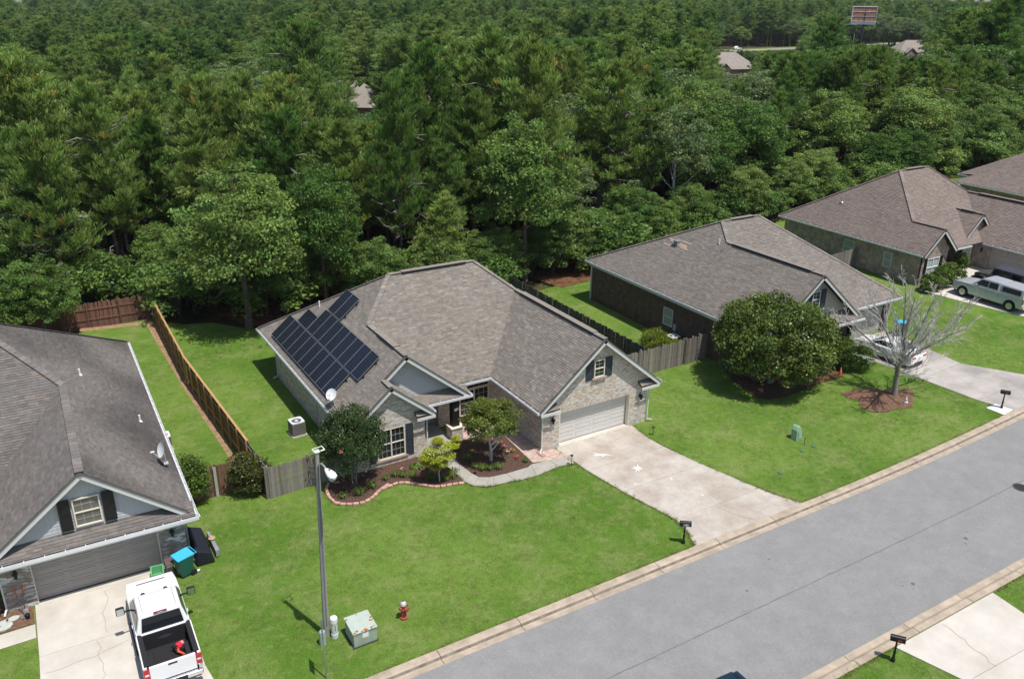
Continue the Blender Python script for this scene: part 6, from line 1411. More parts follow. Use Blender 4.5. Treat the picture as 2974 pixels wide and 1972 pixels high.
mb = MB(); mb.beam((tp.x*.05+.0, tp.y*.05-.13, .6), (tp.x*.93, tp.y*.93-.095, 7.9), .05, .03, (0, -1, 0)); mb.build('cable_guard', mat('guard_grey', (.17, .18, .19), .6), lp)
hd = onz(950, 1378, 7.95)-b_; a0 = Vector((tp.x, tp.y-.08, 8.0)); hv = Vector((hd.x+.05, hd.y, 8.05)); dirv = (hv-a0); dirv.z = 0; dirv.normalize()
mb = MB(); mb.tube([a0, a0+dirv*.22+Vector((0, 0, .16)), a0+dirv*.42+Vector((0, 0, .16)), a0+dirv*.55+Vector((0, 0, .10))], .03, 8); mb.build('arm', mat('arm_metal', (.42, .45, .46), .4, metal=.5), lp)
hs = a0+dirv*.52+Vector((0, 0, .08)); mb = MB(); sd = Vector((-dirv.y, dirv.x, 0)); rows_ = []
for (u, wd, zt, zb) in ((0, .045, .04, -.04), (.09, .085, .07, -.06), (.25, .135, .10, -.09), (.43, .17, .11, -.09), (.57, .15, .07, -.07), (.65, .06, .02, -.05)):
    ring_ = []
    for k in range(12): a = 2*math.pi*k/12; ring_.append(hs+dirv*u+sd*math.cos(a)*wd+Vector((0, 0, (zt if math.sin(a) > 0 else -zb)*math.sin(a)-.10*u)))
    rows_.append(ring_)
for k in range(5):
    for j in range(12): mb.face([rows_[k][j], rows_[k][(j+1) % 12], rows_[k+1][(j+1) % 12], rows_[k+1][j]])
mb.face(rows_[0]); mb.face(rows_[-1]); mb.build('lamp_head', mat('lamp_white', (.74, .75, .77), .4), lp, smooth=True)
mb = MB(); mb.lathe([(.12, -.10), (.13, 0), (.02, .02)], 16, tuple(hs+dirv*.46+Vector((0, 0, -.12)))); mb.build('lens', mat('lens_grey', (.40, .42, .42), .2), lp); mb = MB(); mb.lathe([(.035, 0), (.03, .06)], 10, tuple(hs+dirv*.30+Vector((0, 0, .08)))); mb.build('photocell', mat('cell_grey', (.18, .18, .18), .5), lp)
mb = MB(); z0 = Vector((tp.x, tp.y, 8.5)); mb.tube([z0+Vector((-.09, .0, .0)), z0+Vector((-.10, .22, .02))], .018, 5); mb.tube([z0+Vector((-.10, .22, .02)), z0+Vector((.28, .28, .02))], .014, 5); mb.tube([z0+Vector((.28, .28, .02)), z0+Vector((.30, .02, .0))], .018, 5); mb.tube([z0+Vector((.30, .02, 0)), z0+Vector((.14, 0, 0))], .025, 5); mb.box(z0.x-.09, z0.y-.09, 8.5, z0.x+.09, z0.y+.09, 8.53); mb.build('top_bracket', WHITE, lp)
mb = MB(); mb.box(-.135, -.14, 2.25, -.12+.27, -.125, 2.28); mb.build('band', mat('band_grey', (.25, .25, .25), .5), lp)
mb = MB(); 
for k in range(16): a0_, a1_ = k*.3927, (k+1)*.3927; c0 = Vector((tp.x*.88+.14, tp.y*.88-.08, 7.5)); mb.tube([c0+Vector((math.cos(a0_)*.07, 0, math.sin(a0_)*.12)), c0+Vector((math.cos(a1_)*.07, 0, math.sin(a1_)*.12))], .008, 4)
mb.build('wire_loop', BLACK, lp)
PGR = mat('pedestal_green', (.33, .40, .32), .6, .06, 4); PWH = mat('pedestal_white', (.58, .62, .60), .55, .05, 4)
c_ = at(973, 1846); t = thing('utility_pedestal', 'pale round utility pedestal right beside the foot of the lamp post', 'pedestal', (c_.x, c_.y, 0), 0)
mb = MB(); mb.lathe([(.15, -.1), (.15, .16), (.135, .17), (.135, .72)], 20); mb.build('body', PWH, t, smooth=False); mb = MB(); mb.lathe([(.15, .70), (.15, .88), (.13, .93), (.04, .945)], 20); mb.build('cap', mat('pedestal_cap', (.72, .73, .73), .5), t); mb = MB(); mb.box(-.02, -.138, .35, .012, -.13, .62); mb.build('red_mark', mat('red_print', (.55, .06, .06), .6), t)
c_ = at(938, 1868); t = thing('utility_pedestal', 'green low pedestal half hidden behind the street sign at the lamp post', 'pedestal', (c_.x, c_.y, 0), 0)
mb = MB(); mb.lathe([(.14, -.1), (.13, .45), (.12, .60), (.06, .66)], 14); mb.build('body', PGR, t, bevel=0)
# street sign seen edge on
t = thing('street_sign', 'sign on a thin grey post seen edge on at the bottom of the photo', 'sign', (7.02, 24.75, 0), 0); mb = MB(); mb.tube([(0, 0, -.3), (0, 0, 2.75)], .028, 8); mb.build('post', mat('galvanised', (.33, .36, .38), .4, metal=.6), t)
vd = Vector((7.02, 24.75, 0)).normalized(); mb = MB(); pd_ = Vector((vd.x, vd.y, 0)); mb.prism([tuple(pd_*-.33+Vector((0, 0, 1.85))), tuple(pd_*.33+Vector((0, 0, 1.85))), tuple(pd_*.33+Vector((0, 0, 2.72))), tuple(pd_*-.33+Vector((0, 0, 2.72)))], Vector((vd.y, -vd.x, 0))*.006); pl_ = mb.build('plate', mat('sign_back', (.22, .25, .28), .4, metal=.4), t)
for v in pl_.data.vertices: v.co += Vector((-.033*vd.y, .033*vd.x, 0))
# transformer
t = thing('transformer_box', 'rust-stained green transformer box on the lawn near the kerb', 'utility box', (8.98, 26.2, 0), 0)
GB = mat('box_green', (.30, .355, .29), .6, .1, 3, col2=(.36, .40, .34), c2scale=3); RUST = mat('rust', (.36, .12, .035), .9, .4, 12)
mb = MB(); mb.box(-.48, -.50, .0, .48, .48, .62); mb.build('cabinet', GB, t, bevel=.015); mb = MB(); mb.box(-.51, -.53, .625, .51, .51, .665); mb.v[4:] = []; mb.f = []; mb.m = []; mb.c = []; mb.v = []
mb.prism([(-.51, -.53, .62), (.51, -.53, .62), (.51, -.53, .67), (-.51, -.53, .67)], (0, .001, 0)); mb = MB(); mb.prism([(-.51, -.53, .62), (-.51, .51, .70), (-.51, .51, .75), (-.51, -.53, .67)], (1.02, 0, 0)); lid = mb.build('lid', mat('lid_green', (.40, .455, .40), .6, .08, 3), t, bevel=.012)
mb = MB(); mb.box(-.53, -.55, -.05, .53, .53, .02); mb.build('base', mat('dark_base', (.06, .06, .055), .9), t); mb = MB(); mb.box(-.12, -.507, .34, .13, -.50, .56); mb.build('notice', WHITE, t)
mb = MB(); mb.box(-.0, -.508, .24, .03, -.50, .31); mb.box(.05, -.508, .27, .075, -.50, .31); mb.build('yellow_tag', mat('tag_yellow', (.65, .45, .12), .6), t)
mb = MB(); gz_ = random.Random(3)
for (x, y, r_) in ((-.42, -.48, .07), (-.30, -.40, .06), (.02, -.46, .09), (.28, -.47, .06), (.42, -.10, .09), (.46, .05, .06), (-.46, .35, .06), (.40, -.44, .05), (-.12, -.49, .05), (.0, .45, .04)):
    z = .672+(y+.53)*.0769+.0; mb.face([(x+r_*gz_.uniform(.5, 1.3)*math.cos(k*.7), y+r_*gz_.uniform(.4, 1.2)*math.sin(k*.7), 0) for k in range(9)]); 
mb.v = [(a, b, .6745+(b+.53)*.0769) for a, b, c in mb.v]; mb.build('rust_patch', RUST, lid)
# hydrant
c_ = at(1173, 1792); t = thing('fire_hydrant', 'faded red fire hydrant with a silver top on the lawn', 'hydrant', (c_.x, c_.y, 0), .35); HR = mat('hydrant_red', (.33, .075, .05), .6, .2, 8); HS = mat('hydrant_silver', (.62, .62, .64), .4, .08, 5, metal=.3)
mb = MB(); mb.lathe([(.17, -.02), (.17, .05), (.11, .06), (.11, .42), (.15, .43), (.15, .47), (.115, .48), (.115, .62)], 16); mb.build('barrel', HR, t); mb = MB(); mb.lathe([(.15, .62), (.15, .66)], 8); mb.lathe([(.045, .82), (.03, .90)], 6); mb.build('collar', HR, t); mb = MB(); mb.lathe([(.135, .66), (.12, .74), (.07, .80), (.045, .82)], 16); mb.build('bonnet', HS, t)
mb = MB(); mb.lathe([(.055, .09), (.055, .17), (.07, .17), (.07, .21), (.03, .23)], 10, (0, 0, .54), 'x'); mb.build('nozzle', HR, t); mb = MB(); mb.lathe([(.055, -.09), (.055, -.17), (.07, -.17), (.07, -.21), (.03, -.23)], 10, (0, 0, .54), 'x'); mb.build('nozzle', HR, t); mb = MB(); mb.lathe([(.075, -.09), (.075, -.17), (.095, -.17), (.095, -.22), (.03, -.24)], 12, (0, 0, .50), 'y'); mb.build('nozzle', HR, t)
# little pedestals of the right lawn
c_ = at(2311, 1272); t = thing('utility_pedestal', 'green hooded utility pedestal alone on the right lawn', 'pedestal', (c_.x, c_.y, c_.z), .1)
mb = MB(); mb.prism([(-.30, -.26, -.05), (.30, -.26, -.05), (.22, -.20, .55), (.10, -.14, .80), (-.12, -.14, .82), (-.24, -.20, .6)], (0, .40, 0)); mb.build('hood', mat('hood_green', (.22, .36, .22), .6, .08, 3), t, bevel=.04); mb = MB(); mb.prism([(-.16, -.272, .1), (.18, -.272, .12), (.08, -.235, .5), (-.12, -.235, .5)], (0, .02, 0)); mb.build('door', mat('hood_green2', (.26, .41, .26), .6), t)
c_ = at(2336, 1291); t = thing('marker_stake', 'tiny dark stake in the grass beside the green hooded pedestal', 'stake', (c_.x, c_.y, c_.z)); mb = MB(); mb.tube([(0, 0, -.1), (0, .02, .42)], .018, 6); mb.build('rod', mat('stake_green', (.03, .07, .05), .6), t); mb = MB(); mb.lathe([(.03, .40), (.03, .44)], 6); mb.build('tip', BLACK, t)
for px, lab in (((2363, 1295), 'round green valve lid in the grass right of the hooded pedestal'), ((2330, 1309), 'round green valve lid in the grass just below the stake'), ((2267, 1373), 'dark green valve lid in the grass nearer the driveway')):
    c_ = at(*px); t = thing('valve_lid', lab, 'valve lid', (c_.x, c_.y, c_.z-.02), 0, 'valve lids in the right lawn'); mb = MB(); mb.lathe([(.13, -.05), (.13, .03), (.10, .04)], 14); mb.build('lid', mat('lid_teal', (.07, .16, .09), .8), t); mb = MB(); mb.lathe([(.15, -.05), (.15, .02)], 14); mb.build('rim', mat('rim_green', (.06, .12, .08), .8), t)
# mailboxes
def mailbox(v, label, rz, flag=True, plate=False):
    t = thing('mailbox', label, 'mailbox', (v.x, v.y, T(v.x)-.02), rz, 'black mailboxes along the street'); mb = MB(); mb.lathe([(.085, -.1), (.085, .12), (.05, .18), (.045, .38), (.065, .42), (.04, .5), (.035, .98)], 12); mb.build('post', BLACK, t)
    mb = MB(); L = .26; prof = [(-.11, 0), (.11, 0), (.11, .13)]+[(.11*math.cos(a), .13+.10*math.sin(a)) for a in [math.pi*k/8 for k in range(1, 8)]]+[(-.11, .13)]
    mb.prism([(x, -L, 1.0+z) for x, z in prof], (0, 2*L, 0)); bx_ = mb.build('box', BLACK, t, bevel=.008); mb = MB(); mb.prism([(x*1.05, -L-.02, .995+z*1.04) for x, z in prof], (0, .03, 0)); mb.build('door', BLACK, bx_); mb = MB(); mb.box(-.05, -.2, .975, .05, .2, 1.0); mb.build('bracket', BLACK, t)
    if flag: mb = MB(); mb.box(-.125, -.16, 1.07, -.115, .0, 1.11); mb.build('flag', mat('flag_red', (.5, .05, .03), .5), t)
    if plate: mb = MB(); mb.box(-.125, -.18, 1.03, -.113, .1, 1.14); pl2 = mb.build('number_plate', mat('plate_grey', (.20, .21, .21), .5), t); digits('137', t, (-.127, .05, 1.05), (0, -1, 0), (0, 0, 1), .07, WHITE, .004)
    return t
mailbox(at(1984.7, 1576), 'black mailbox at the left edge of the main driveway', .9, False, True); mailbox(zc(2205, 886), 'black mailbox standing on a white pad by the third driveway', .6); mailbox(at(2592.8, 1917), 'black mailbox with a red flag across the street at the bottom right', .65)
wp = [zc(2098, 885), zc(2165, 857), zc(2290, 900), zc(2228, 937)]; sheet('mailbox_pad', [ccw([(p.x, p.y) for p in wp])], WHITE, dz=.012)
# path lights
for px, lab, tall in (((1660, 1350), 'black path light on the grass tip between walk and driveway', .62), ((1896, 1262), 'dark path light on the lawn right of the garage corner', .5), ((1382, 1376), 'small dark garden light in the mulch of the round bed', .3)):
    c_ = at(*px); t = thing('path_light', lab, 'garden light', (c_.x, c_.y, c_.z), 0, 'garden path lights'); mb = MB(); mb.lathe([(.03, -.1), (.03, .1), (.014, .12), (.014, tall-.1)], 8); mb.build('stem', BLACK, t); mb = MB(); mb.lathe([(.03, tall-.12), (.05, tall-.03)], 10); mb.build('light_glass', MATS.get('lamp_glass2') or glass('lamp_glass2', (.3, .3, .28), .2), t); mb = MB(); mb.lathe([(.10, tall-.03), (.09, tall-.01), (.02, tall+.03)], 12); mb.build('shade', BLACK, t)
c_ = zc(1530, 848); t = thing('garden_statue', 'small white and blue garden figure beside the bare tree', 'statue', (c_.x, c_.y, c_.z), 0); mb = MB(); mb.lathe([(.13, -.02), (.13, .08), (.07, .10), (.08, .22), (.05, .30)], 12); mb.build('figure', mat('statue_white', (.62, .64, .68), .6), t); mb = MB(); mb.lathe([(.05, .28), (.055, .34), (.03, .40)], 10); mb.build('head', mat('statue_head', (.55, .6, .65), .6), t); mb = MB(); mb.lathe([(.085, .15), (.09, .20)], 12); mb.build('sash', mat('statue_blue', (.12, .18, .30), .6), t)
c_ = zc(1068, 652); t = thing('orange_gnome', 'small orange pointed figure on the straw beside the clipped shrub', 'garden figure', (c_.x, c_.y, c_.z), 0); mb = MB(); mb.lathe([(.10, -.02), (.09, .25), (.03, .45)], 10); mb.build('figure', mat('fig_orange', (.72, .16, .05), .5), t); mb = MB(); mb.lathe([(.05, .40), (.02, .55)], 8); mb.build('tip', mat('fig_orange2', (.75, .25, .12), .5), t)
mb = MB(); mb.beam((0, -.35, .02), (0, .35, .0), .26, .06); c_ = at(1545, 1312); sb = mb.build('splash_block', mat('terracotta', (.40, .24, .19), .9, .1, 5), bevel=.02, loc=(23.0, 34.75, .02)); tag(sb, 'terracotta splash block below the downpipe of the garage corner', 'splash block')
mb = MB(); mb.beam((0, -.30, .02), (0, .30, .0), .26, .06); sb = mb.build('splash_block', mat('pinkish', (.52, .40, .36), .9, .1, 5), bevel=.02, loc=(17.75, 37.45, .02), rotz=.3); tag(sb, 'pinkish splash block below the downpipe beside the porch', 'splash block')

# ------------------------------------------------------------------ things around the left garage
def wheelie(loc, rz, label, lidc):
    t = thing('wheelie_bin', label, 'bin', loc, rz, 'wheelie bins'); BG = mat('bin_green', (.02, .115, .075), .45, .06, 3)
    mb = MB(); v = [(-.24, -.26, .05), (.24, -.26, .05), (.24, .22, .05), (-.24, .22, .05), (-.32, -.38, .98), (.32, -.38, .98), (.32, .36, .98), (-.32, .36, .98)]; mb.v = v; mb.f = [(0, 3, 2, 1), (4, 5, 6, 7), (0, 1, 5, 4), (1, 2, 6, 5), (2, 3, 7, 6), (3, 0, 4, 7)]; mb.m = [0]*6; mb.c = [(1, 1, 1)]*6; mb.build('body', BG, t, bevel=.03)
    mb = MB(); mb.v = [(-.34, -.42, .99), (.34, -.42, .99), (.34, .36, .99), (-.34, .36, .99), (-.32, -.40, 1.04), (.32, -.40, 1.04), (.33, .36, 1.09), (-.33, .36, 1.09)]; mb.f = [(0, 3, 2, 1), (4, 5, 6, 7), (0, 1, 5, 4), (1, 2, 6, 5), (2, 3, 7, 6), (3, 0, 4, 7)]; mb.m = [0]*6; mb.c = [(1, 1, 1)]*6
    lid = mb.build('lid', lidc, t, bevel=.02); mb = MB(); mb.tube([(-.30, .36, 1.05), (-.30, .48, 1.04), (.30, .48, 1.04), (.30, .36, 1.05)], .02, 6); mb.build('handle', lidc, lid)
    for sx in (-1, 1): mb = MB(); mb.lathe([(.13, -.03), (.13, .03)], 14, (sx*.30, .26, .13), 'x'); mb.build('wheel', BLACKP, t)
    mb = MB(); mb.prism([(-.16, -.372, .72), (.12, -.372, .72), (.12, -.380, .84), (-.16, -.380, .84)], (0, -.004, 0)); mb.build('sticker', mat('sticker_green', (.12, .28, .20), .6), t)
    return t
BLU = mat('lid_blue', (.06, .44, .66), .4, .05, 3); x, y = ll(5.72, -.95); wheelie((x, y, 0), LA-1.25, 'green wheelie bin with bright blue lid in front of the white pickup', BLU)
wheelie((54.5, 35.1, T(54.5)-.02), .8, 'blue-lidded green bin on the lawn behind the bare tree', BLU)
x, y = ll(4.62, -.75); t = thing('recycling_tub', 'open light green plastic tub on the driveway by the garage door', 'tub', (x, y, 0), LA-.1); LG = mat('tub_green', (.14, .40, .19), .5, .05, 3); DG = mat('tub_dark', (.015, .05, .03), .6)
mb = MB()
for a in ((-.24, -.32, -.21, .32), (.21, -.32, .24, .32), (-.21, -.32, .21, -.29), (-.21, .29, .21, .32)): mb.box(a[0], a[1], .05, a[2], a[3], .48)
mb.build('sides', LG, t); mb = MB(); mb.box(-.21, -.29, .05, .21, .29, .10); mb.build('bottom', LG, t); mb = MB()
for a in ((-.27, -.35, -.24, .35), (.24, -.35, .27, .35), (-.24, -.35, .24, -.32), (-.24, .32, .24, .35)): mb.box(a[0], a[1], .44, a[2], a[3], .50)
mb.build('rim', LG, t); mb = MB(); mb.box(-.22, -.30, -.0, .22, .30, .049); mb.build('foot', DG, t)
# small table behind the bin, firewood and covers along the wall
x, y = ll(5.2, -.62); t = thing('side_table', 'small dark table between the tub and the wheelie bin', 'table', (x, y, 0), LA); BT = mat('table_brown', (.12, .09, .08), .7)
mb = MB(); mb.box(-.22, -.28, .62, .22, .28, .66); mb.build('table_top', BT, t)
for sx in (-1, 1):
    for sy in (-1, 1): mb = MB(); mb.box(sx*.20-.02, sy*.26-.02, 0, sx*.20+.02, sy*.26+.02, .62); mb.build('leg', BT, t)
x, y = ll(6.75, .1); t = thing('covered_woodpile', 'pile against the side wall under grey and black sheets', 'covered pile', (x, y, 0), LA)
mb = MB(); mb.prism([(-.5, -.8, 0), (.30, -.8, 0), (.15, -.8, .55), (-.45, -.8, .8)], (0, 2.2, 0)); mb.build('black_sheet', mat('black_sheet', (.015, .017, .025), .6, .2, 4), t, bevel=.06)
mb = MB(); mb.prism([(.40, -.55, .02), (.58, -.45, .02), (.46, 1.2, .02), (.34, 1.2, .02), ], (0, 0, .35)); mb.build('grey_board', mat('grey_board', (.25, .25, .265), .8, .15, 3), t, bevel=.02); mb = MB(); mb.lathe([(.14, 0), (.17, .10), (.08, .18)], 9, (.44, .45, .36)); mb.build('log', mat('cut_log', (.42, .30, .19), .9, .3, 9), t)
x, y = ll(6.22, -1.02); t = thing('bottle', 'white bottle lying on the grass behind the wheelie bin', 'bottle', (x, y, .04), .3); mb = MB(); mb.lathe([(.05, -.14), (.05, .06), (.02, .12)], 10, (0, 0, 0), 'x'); mb.build('bottle_body', WHITE, t); mb = MB(); mb.lathe([(.022, .12), (.022, .16)], 8, (0, 0, 0), 'x'); mb.build('bottle_cap', BLACK, t)
# loppers and garden tools leaning on the left pier
for k, (u0, u1, lab) in enumerate(((-.55, -.72, 'long tool with a red grip leaning on the brick pier, left one'), (-.50, -.43, 'long tool with a red grip leaning on the brick pier, right one'))):
    t = thing('lopper', lab, 'garden tool', (*ll(u0, -.55), 0), LA); p, q = Vector((0, 0, .05)), Vector((u1-u0, .42, 1.05+.05*k)); mb = MB(); mb.tube([p, p.lerp(q, .80)], .016, 6); mb.build('shaft', mat('tool_grey', (.06, .065, .07), .5), t); mb = MB(); mb.tube([p.lerp(q, .79), q], .030, 8); mb.build('grip', mat('grip_red', (.75, .07, .04), .5), t)
x, y = ll(-.42, -.85); t = thing('garden_spotlight', 'black garden spotlight with metal plates in the mulch before the pier', 'garden light', (x, y, 0), .4); mb = MB(); mb.lathe([(.09, .08), (.10, .2), (.05, .26)], 12); mb.tube([(0, 0, -.05), (0, 0, .12)], .02, 6); mb.build('lamp_body', BLACK, t); mb = MB(); mb.box(-.05, .15, .12, .12, .17, .38); mb.box(-.22, .1, .05, -.1, .12, .25); mb.build('metal_plate', mat('tin', (.50, .54, .56), .35, metal=.5), t)
for (u, v, rx_, ry_, a, lab) in ((-.95, -.62, .26, .16, .2, 'flat pale stepping stone nearest the brick pier'), (-1.35, -.72, .30, .14, .5, 'flat greenish stepping stone beside the tin tub'), (-1.2, -1.0, .28, .2, .7, 'flat pale stepping stone by the side walk')):
    x, y = ll(u, v); mb = MB(); mb.prism([(rx_*math.cos(k*.785)*(1+.15*math.sin(k*5)), ry_*math.sin(k*.785), 0) for k in range(8)], (0, 0, .05)); o = mb.build('stepping_stone', mat('slate_pale', (.46, .48, .44), .8, .1, 4), loc=(x, y, .01), rotz=a, bevel=.01); tag(o, lab, 'stone')
x, y = ll(-1.75, -.15); t = thing('tin_tub', 'dark round tub filled with grey stones at the left edge', 'tub', (x, y, 0), 0); mb = MB(); mb.lathe([(.36, -.0), (.40, .34), (.42, .36), (.37, .36), (.36, .28)], 22); mb.build('tub_wall', mat('tub_metal', (.10, .10, .105), .5, metal=.3), t)
gq = random.Random(8); sm = []
for k in range(3): mb = MB(); mb.lathe([(.02, -.03), (.05, -.01), (.045, .02), (.015, .035)], 6); sm.append(mb.mesh('stone', mat('grey_pebble', (.33, .37, .41), .7, .15, 9)))
for k in range(60): a, r_ = gq.uniform(0, 6.28), .33*gq.random()**.5; inst('stone', sm[k % 3], t, (math.cos(a)*r_, math.sin(a)*r_, .30+gq.uniform(0, .05)), (gq.uniform(-.6, .6), gq.uniform(-.6, .6), a), (gq.uniform(.8, 1.4),)*3)

# ------------------------------------------------------------------ vehicles
def paint(name, col, rough=.28, metal=.0): return mat(name, col, rough, .015, 3, metal=metal, spec=.5, coat=.8)
TYRE = mat('tyre_rubber', (.018, .018, .018), .85); RIM = mat('rim_metal', (.55, .56, .57), .3, metal=.7); CHR = mat('chrome', (.68, .69, .70), .15, metal=.9); TAIL = mat('tail_red', (.45, .01, .01), .2, spec=.7); CGL = glass('car_glass', (.012, .014, .018), .04); HLT = mat('headlight', (.7, .72, .75), .1); DKT = mat('dark_trim', (.02, .02, .022), .6)
def wheel(t, x, y, r_, sx, wd=.24):
    mb = MB(); mb.lathe([(r_*.62, -wd/2), (r_*.93, -wd/2), (r_, -wd*.32), (r_, wd*.32), (r_*.93, wd/2), (r_*.62, wd/2)], 28, (0, 0, 0), 'x'); w_ = mb.build('wheel', TYRE, t, loc=(x, y, r_))
    mb = MB(); f = sx*(wd/2+.006); mb.lathe([(r_*.66, f-sx*.02), (r_*.64, f), (r_*.60, f-sx*.004)], 24, (0, 0, 0), 'x'); mb.build('rim', RIM, w_)
    mb = MB(); mb.lathe([(r_*.16, f-sx*.02), (r_*.14, f+sx*.03)], 12, (0, 0, 0), 'x')
    for k in range(6): a = k*1.047; mb.beam((f+sx*.008, math.cos(a)*r_*.1, math.sin(a)*r_*.1), (f+sx*.008, math.cos(a)*r_*.58, math.sin(a)*r_*.58), r_*.16, .02, (1, 0, 0))
    mb.build('spokes', RIM, w_)
    return w_
def arch(yc, r_, n=9): return [(yc+r_*math.cos(math.pi*k/n), max(.0, .02)+r_*math.sin(math.pi*k/n)) for k in range(n+1)]
def body_mb(prof, w_, taper):
    """side outline (y, z) extruded over the width, then pulled in by taper(y, z)"""
    mb = MB(); mb.prism([(-w_, y, z) for y, z in prof], (2*w_, 0, 0)); mb.v = [(x*taper(y, z), y, z) for x, y, z in mb.v]; return mb
def lower(zb, yr, yf, wy1, wy2, wr, top):
    """outline: along the sill from rear to front with the two wheel arches, then over the top points"""
    out = [(yr, zb+.12), (yr+.1, zb)]
    for yc in (wy1, wy2):
        out += [(yc-wr, zb)]+[(yc-wr*math.cos(math.pi*k/10), zb+(wr*1.0)*math.sin(math.pi*k/10)) for k in range(1, 10)]+[(yc+wr, zb)]
    out += [(yf-.12, zb), (yf, zb+.12)]; return out+top
def panelq(t, name, pts, n, M, th=.012):
    mb = MB(); n = Vector(n).normalized(); mb.prism([Vector(p)+n*.004 for p in pts], n*th); return mb.build(name, M, t)
def mirror(t, x, y, z, sx, M, big=1.):
    mb = MB(); mb.beam((x-sx*.05, y, z), (x+sx*.16*big, y-.03, z+.02), .05, .05); o = mb.build('mirror', DKT, t)
    mb = MB(); mb.box(x+sx*.12*big, y-.06, z-.07*big, x+sx*(.12*big+.20*big), y+.05, z+.16*big); mb.build('mirror_shell', M, o, bevel=.03*big); mb = MB(); mb.box(x+sx*(.14*big), y-.066, z-.05*big, x+sx*(.30*big), y-.061, z+.13*big); mb.build('mirror_glass', mat('mirror_silver', (.55, .60, .62), .05, metal=.9), o); return o
# white pickup -----------------------------------------------------------
x, y = ll(4.20, -4.87); PK = thing('pickup_truck', 'white pickup truck with open bed parked on the left driveway', 'pickup truck', (x, y, 0), LA); WP = paint('white_car_paint', (.80, .80, .80))
tp_ = lambda y, z: (1-.10*max(0, (y-1.9))**1.5-.03*max(0, -y-2.4))*(1-.045*max(0, z-.75))
cabbody = lower(.42, -.88, 2.88, 3.9, 1.95, .52, [(2.90, .95), (2.80, 1.12), (2.2, 1.20), (1.42, 1.25), (-.88, 1.28)])
prof = [(-.88, .42)]+[(1.95-.52, .42)]+[(1.95-.52*math.cos(math.pi*k/10), .42+.52*math.sin(math.pi*k/10)) for k in range(1, 10)]+[(1.95+.52, .42), (2.80, .44), (2.92, .6), (2.92, .98), (2.80, 1.13), (2.2, 1.20), (1.42, 1.25), (-.88, 1.29)]
body_mb(prof, 1.0, tp_).build('body', WP, PK, bevel=.035)
# greenhouse: tapered block with windows set proud of it
gh = [(-.86, 1.28), (1.45, 1.25), (.72, 1.90), (.55, 1.945), (-.55, 1.955), (-.70, 1.93)]
gt = lambda y, z: 1-.30*max(0, (z-1.25))
body_mb(gh, .955, gt).build('cab', WP, PK, bevel=.04)
def gx(w_, z, f): return w_*f(0, z)
for sx in (-1, 1):
    X = lambda z: sx*(gx(.955, z, gt)+.001)
    panelq(PK, 'window', [(X(1.34), 1.12, 1.34), (X(1.34), -.62, 1.34), (X(1.80), -.50, 1.80), (X(1.80), .72, 1.80)], (sx, 0, .28), CGL)
    mb = MB(); mb.box(sx*.60-.012, -.50, 1.95, sx*.60+.012, .55, 1.962); mb.build('roof_groove', mat('groove_grey', (.25, .25, .26), .6), PK)
    mirror(PK, sx*.97, .78, 1.32, sx, DKT, 1.6)
    mb = MB(); mb.box(sx*1.005, -.1, 1.08, sx*1.03, .1, 1.12); mb.build('door_handle', WP, PK)
    mb = MB(); mb.lathe([(.11, 0), (.08, .11), (.04, .13)], 6, (sx*.42, .95, 1.66)); mb.build('cowl_lamp', DKT, PK)
panelq(PK, 'windshield', [(-.82, 1.36, 1.315), (.82, 1.36, 1.315), (.70, .76, 1.85), (-.70, .76, 1.85)], (0, .66, .75), CGL)
panelq(PK, 'rear_window', [(-.76, -.868, 1.36), (.76, -.868, 1.36), (.68, -.735, 1.88), (-.68, -.735, 1.88)], (0, -1, .25), CGL)
mb = MB(); mb.box(-.24, -.74, 1.955, .24, -.66, 1.985); mb.build('brake_light', mat('brake_maroon', (.22, .02, .03), .4), PK); mb = MB(); mb.box(-.10, -.745, 1.957, .10, -.742, 1.98); mb.build('cargo_lamp', HLT, PK)
for sx in (-1, 1):
    for yy in (1.30, -.72): mb = MB(); mb.box(sx*.985, yy-.008, .5, sx*1.002, yy+.008, 1.27); mb.build('door_gap', mat('groove_grey', (.25, .25, .26), .6), PK)
    mb = MB(); mb.box(sx*.985, -.8, .62, sx*1.012, 1.3, .68); mb.build('side_moulding', WP, PK)
mb = MB(); mb.beam((-.55, 2.45, 1.185), (.55, 2.45, 1.185), .03, .02); mb.build('hood_line', DKT, PK)
# bed: walls, floor, liner with ribs, wheel boxes, tailgate
def bedside(sx):
    pr = [(-2.80, .55)]+[(-1.85-.50, .55)]+[(-1.85-.50*math.cos(math.pi*k/10), .55+.44*math.sin(math.pi*k/10)) for k in range(1, 10)]+[(-1.85+.50, .55), (-.90, .55), (-.90, 1.31), (-2.80, 1.31)]
    mb = MB(); x0, x1 = sx*.86, sx*1.0; mb.prism([(x0, y, z) for y, z in pr], (x1-x0, 0, 0)); return mb
for sx in (-1, 1):
    bedside(sx).build('bed_side', WP, PK, bevel=.02); LN = mat('bed_liner', (.022, .021, .023), .75, .15, 12); mb = MB(); mb.box(sx*.77, -2.72, .62, sx*.858, -.92, 1.325); mb.box(sx*.858, -2.76, 1.312, sx*.95, -.90, 1.33); mb.build('bed_liner', LN, PK)
    mb = MB(); mb.box(sx*.55, -2.25, .60, sx*.769, -1.45, .86); mb.build('wheel_box', LN, PK, bevel=.04)
    mb = MB(); mb.box(sx*.80, -2.865, .78, sx*1.005, -2.805, 1.24); tl = mb.build('taillight', TAIL, PK, bevel=.012); mb = MB(); mb.box(sx*.83, -2.872, .98, sx*.97, -2.866, 1.06); mb.build('reverse_lamp', HLT, tl)
mb = MB(); mb.box(-.858, -2.74, .56, .858, -.90, .60); mb.build('bed_floor', LN, PK)
for k in range(22): mb = MB(); xx = -.72+k*.0686; mb.box(xx, -2.70, .60, xx+.034, -1.02, .618); mb.build('bed_rib', LN, PK)
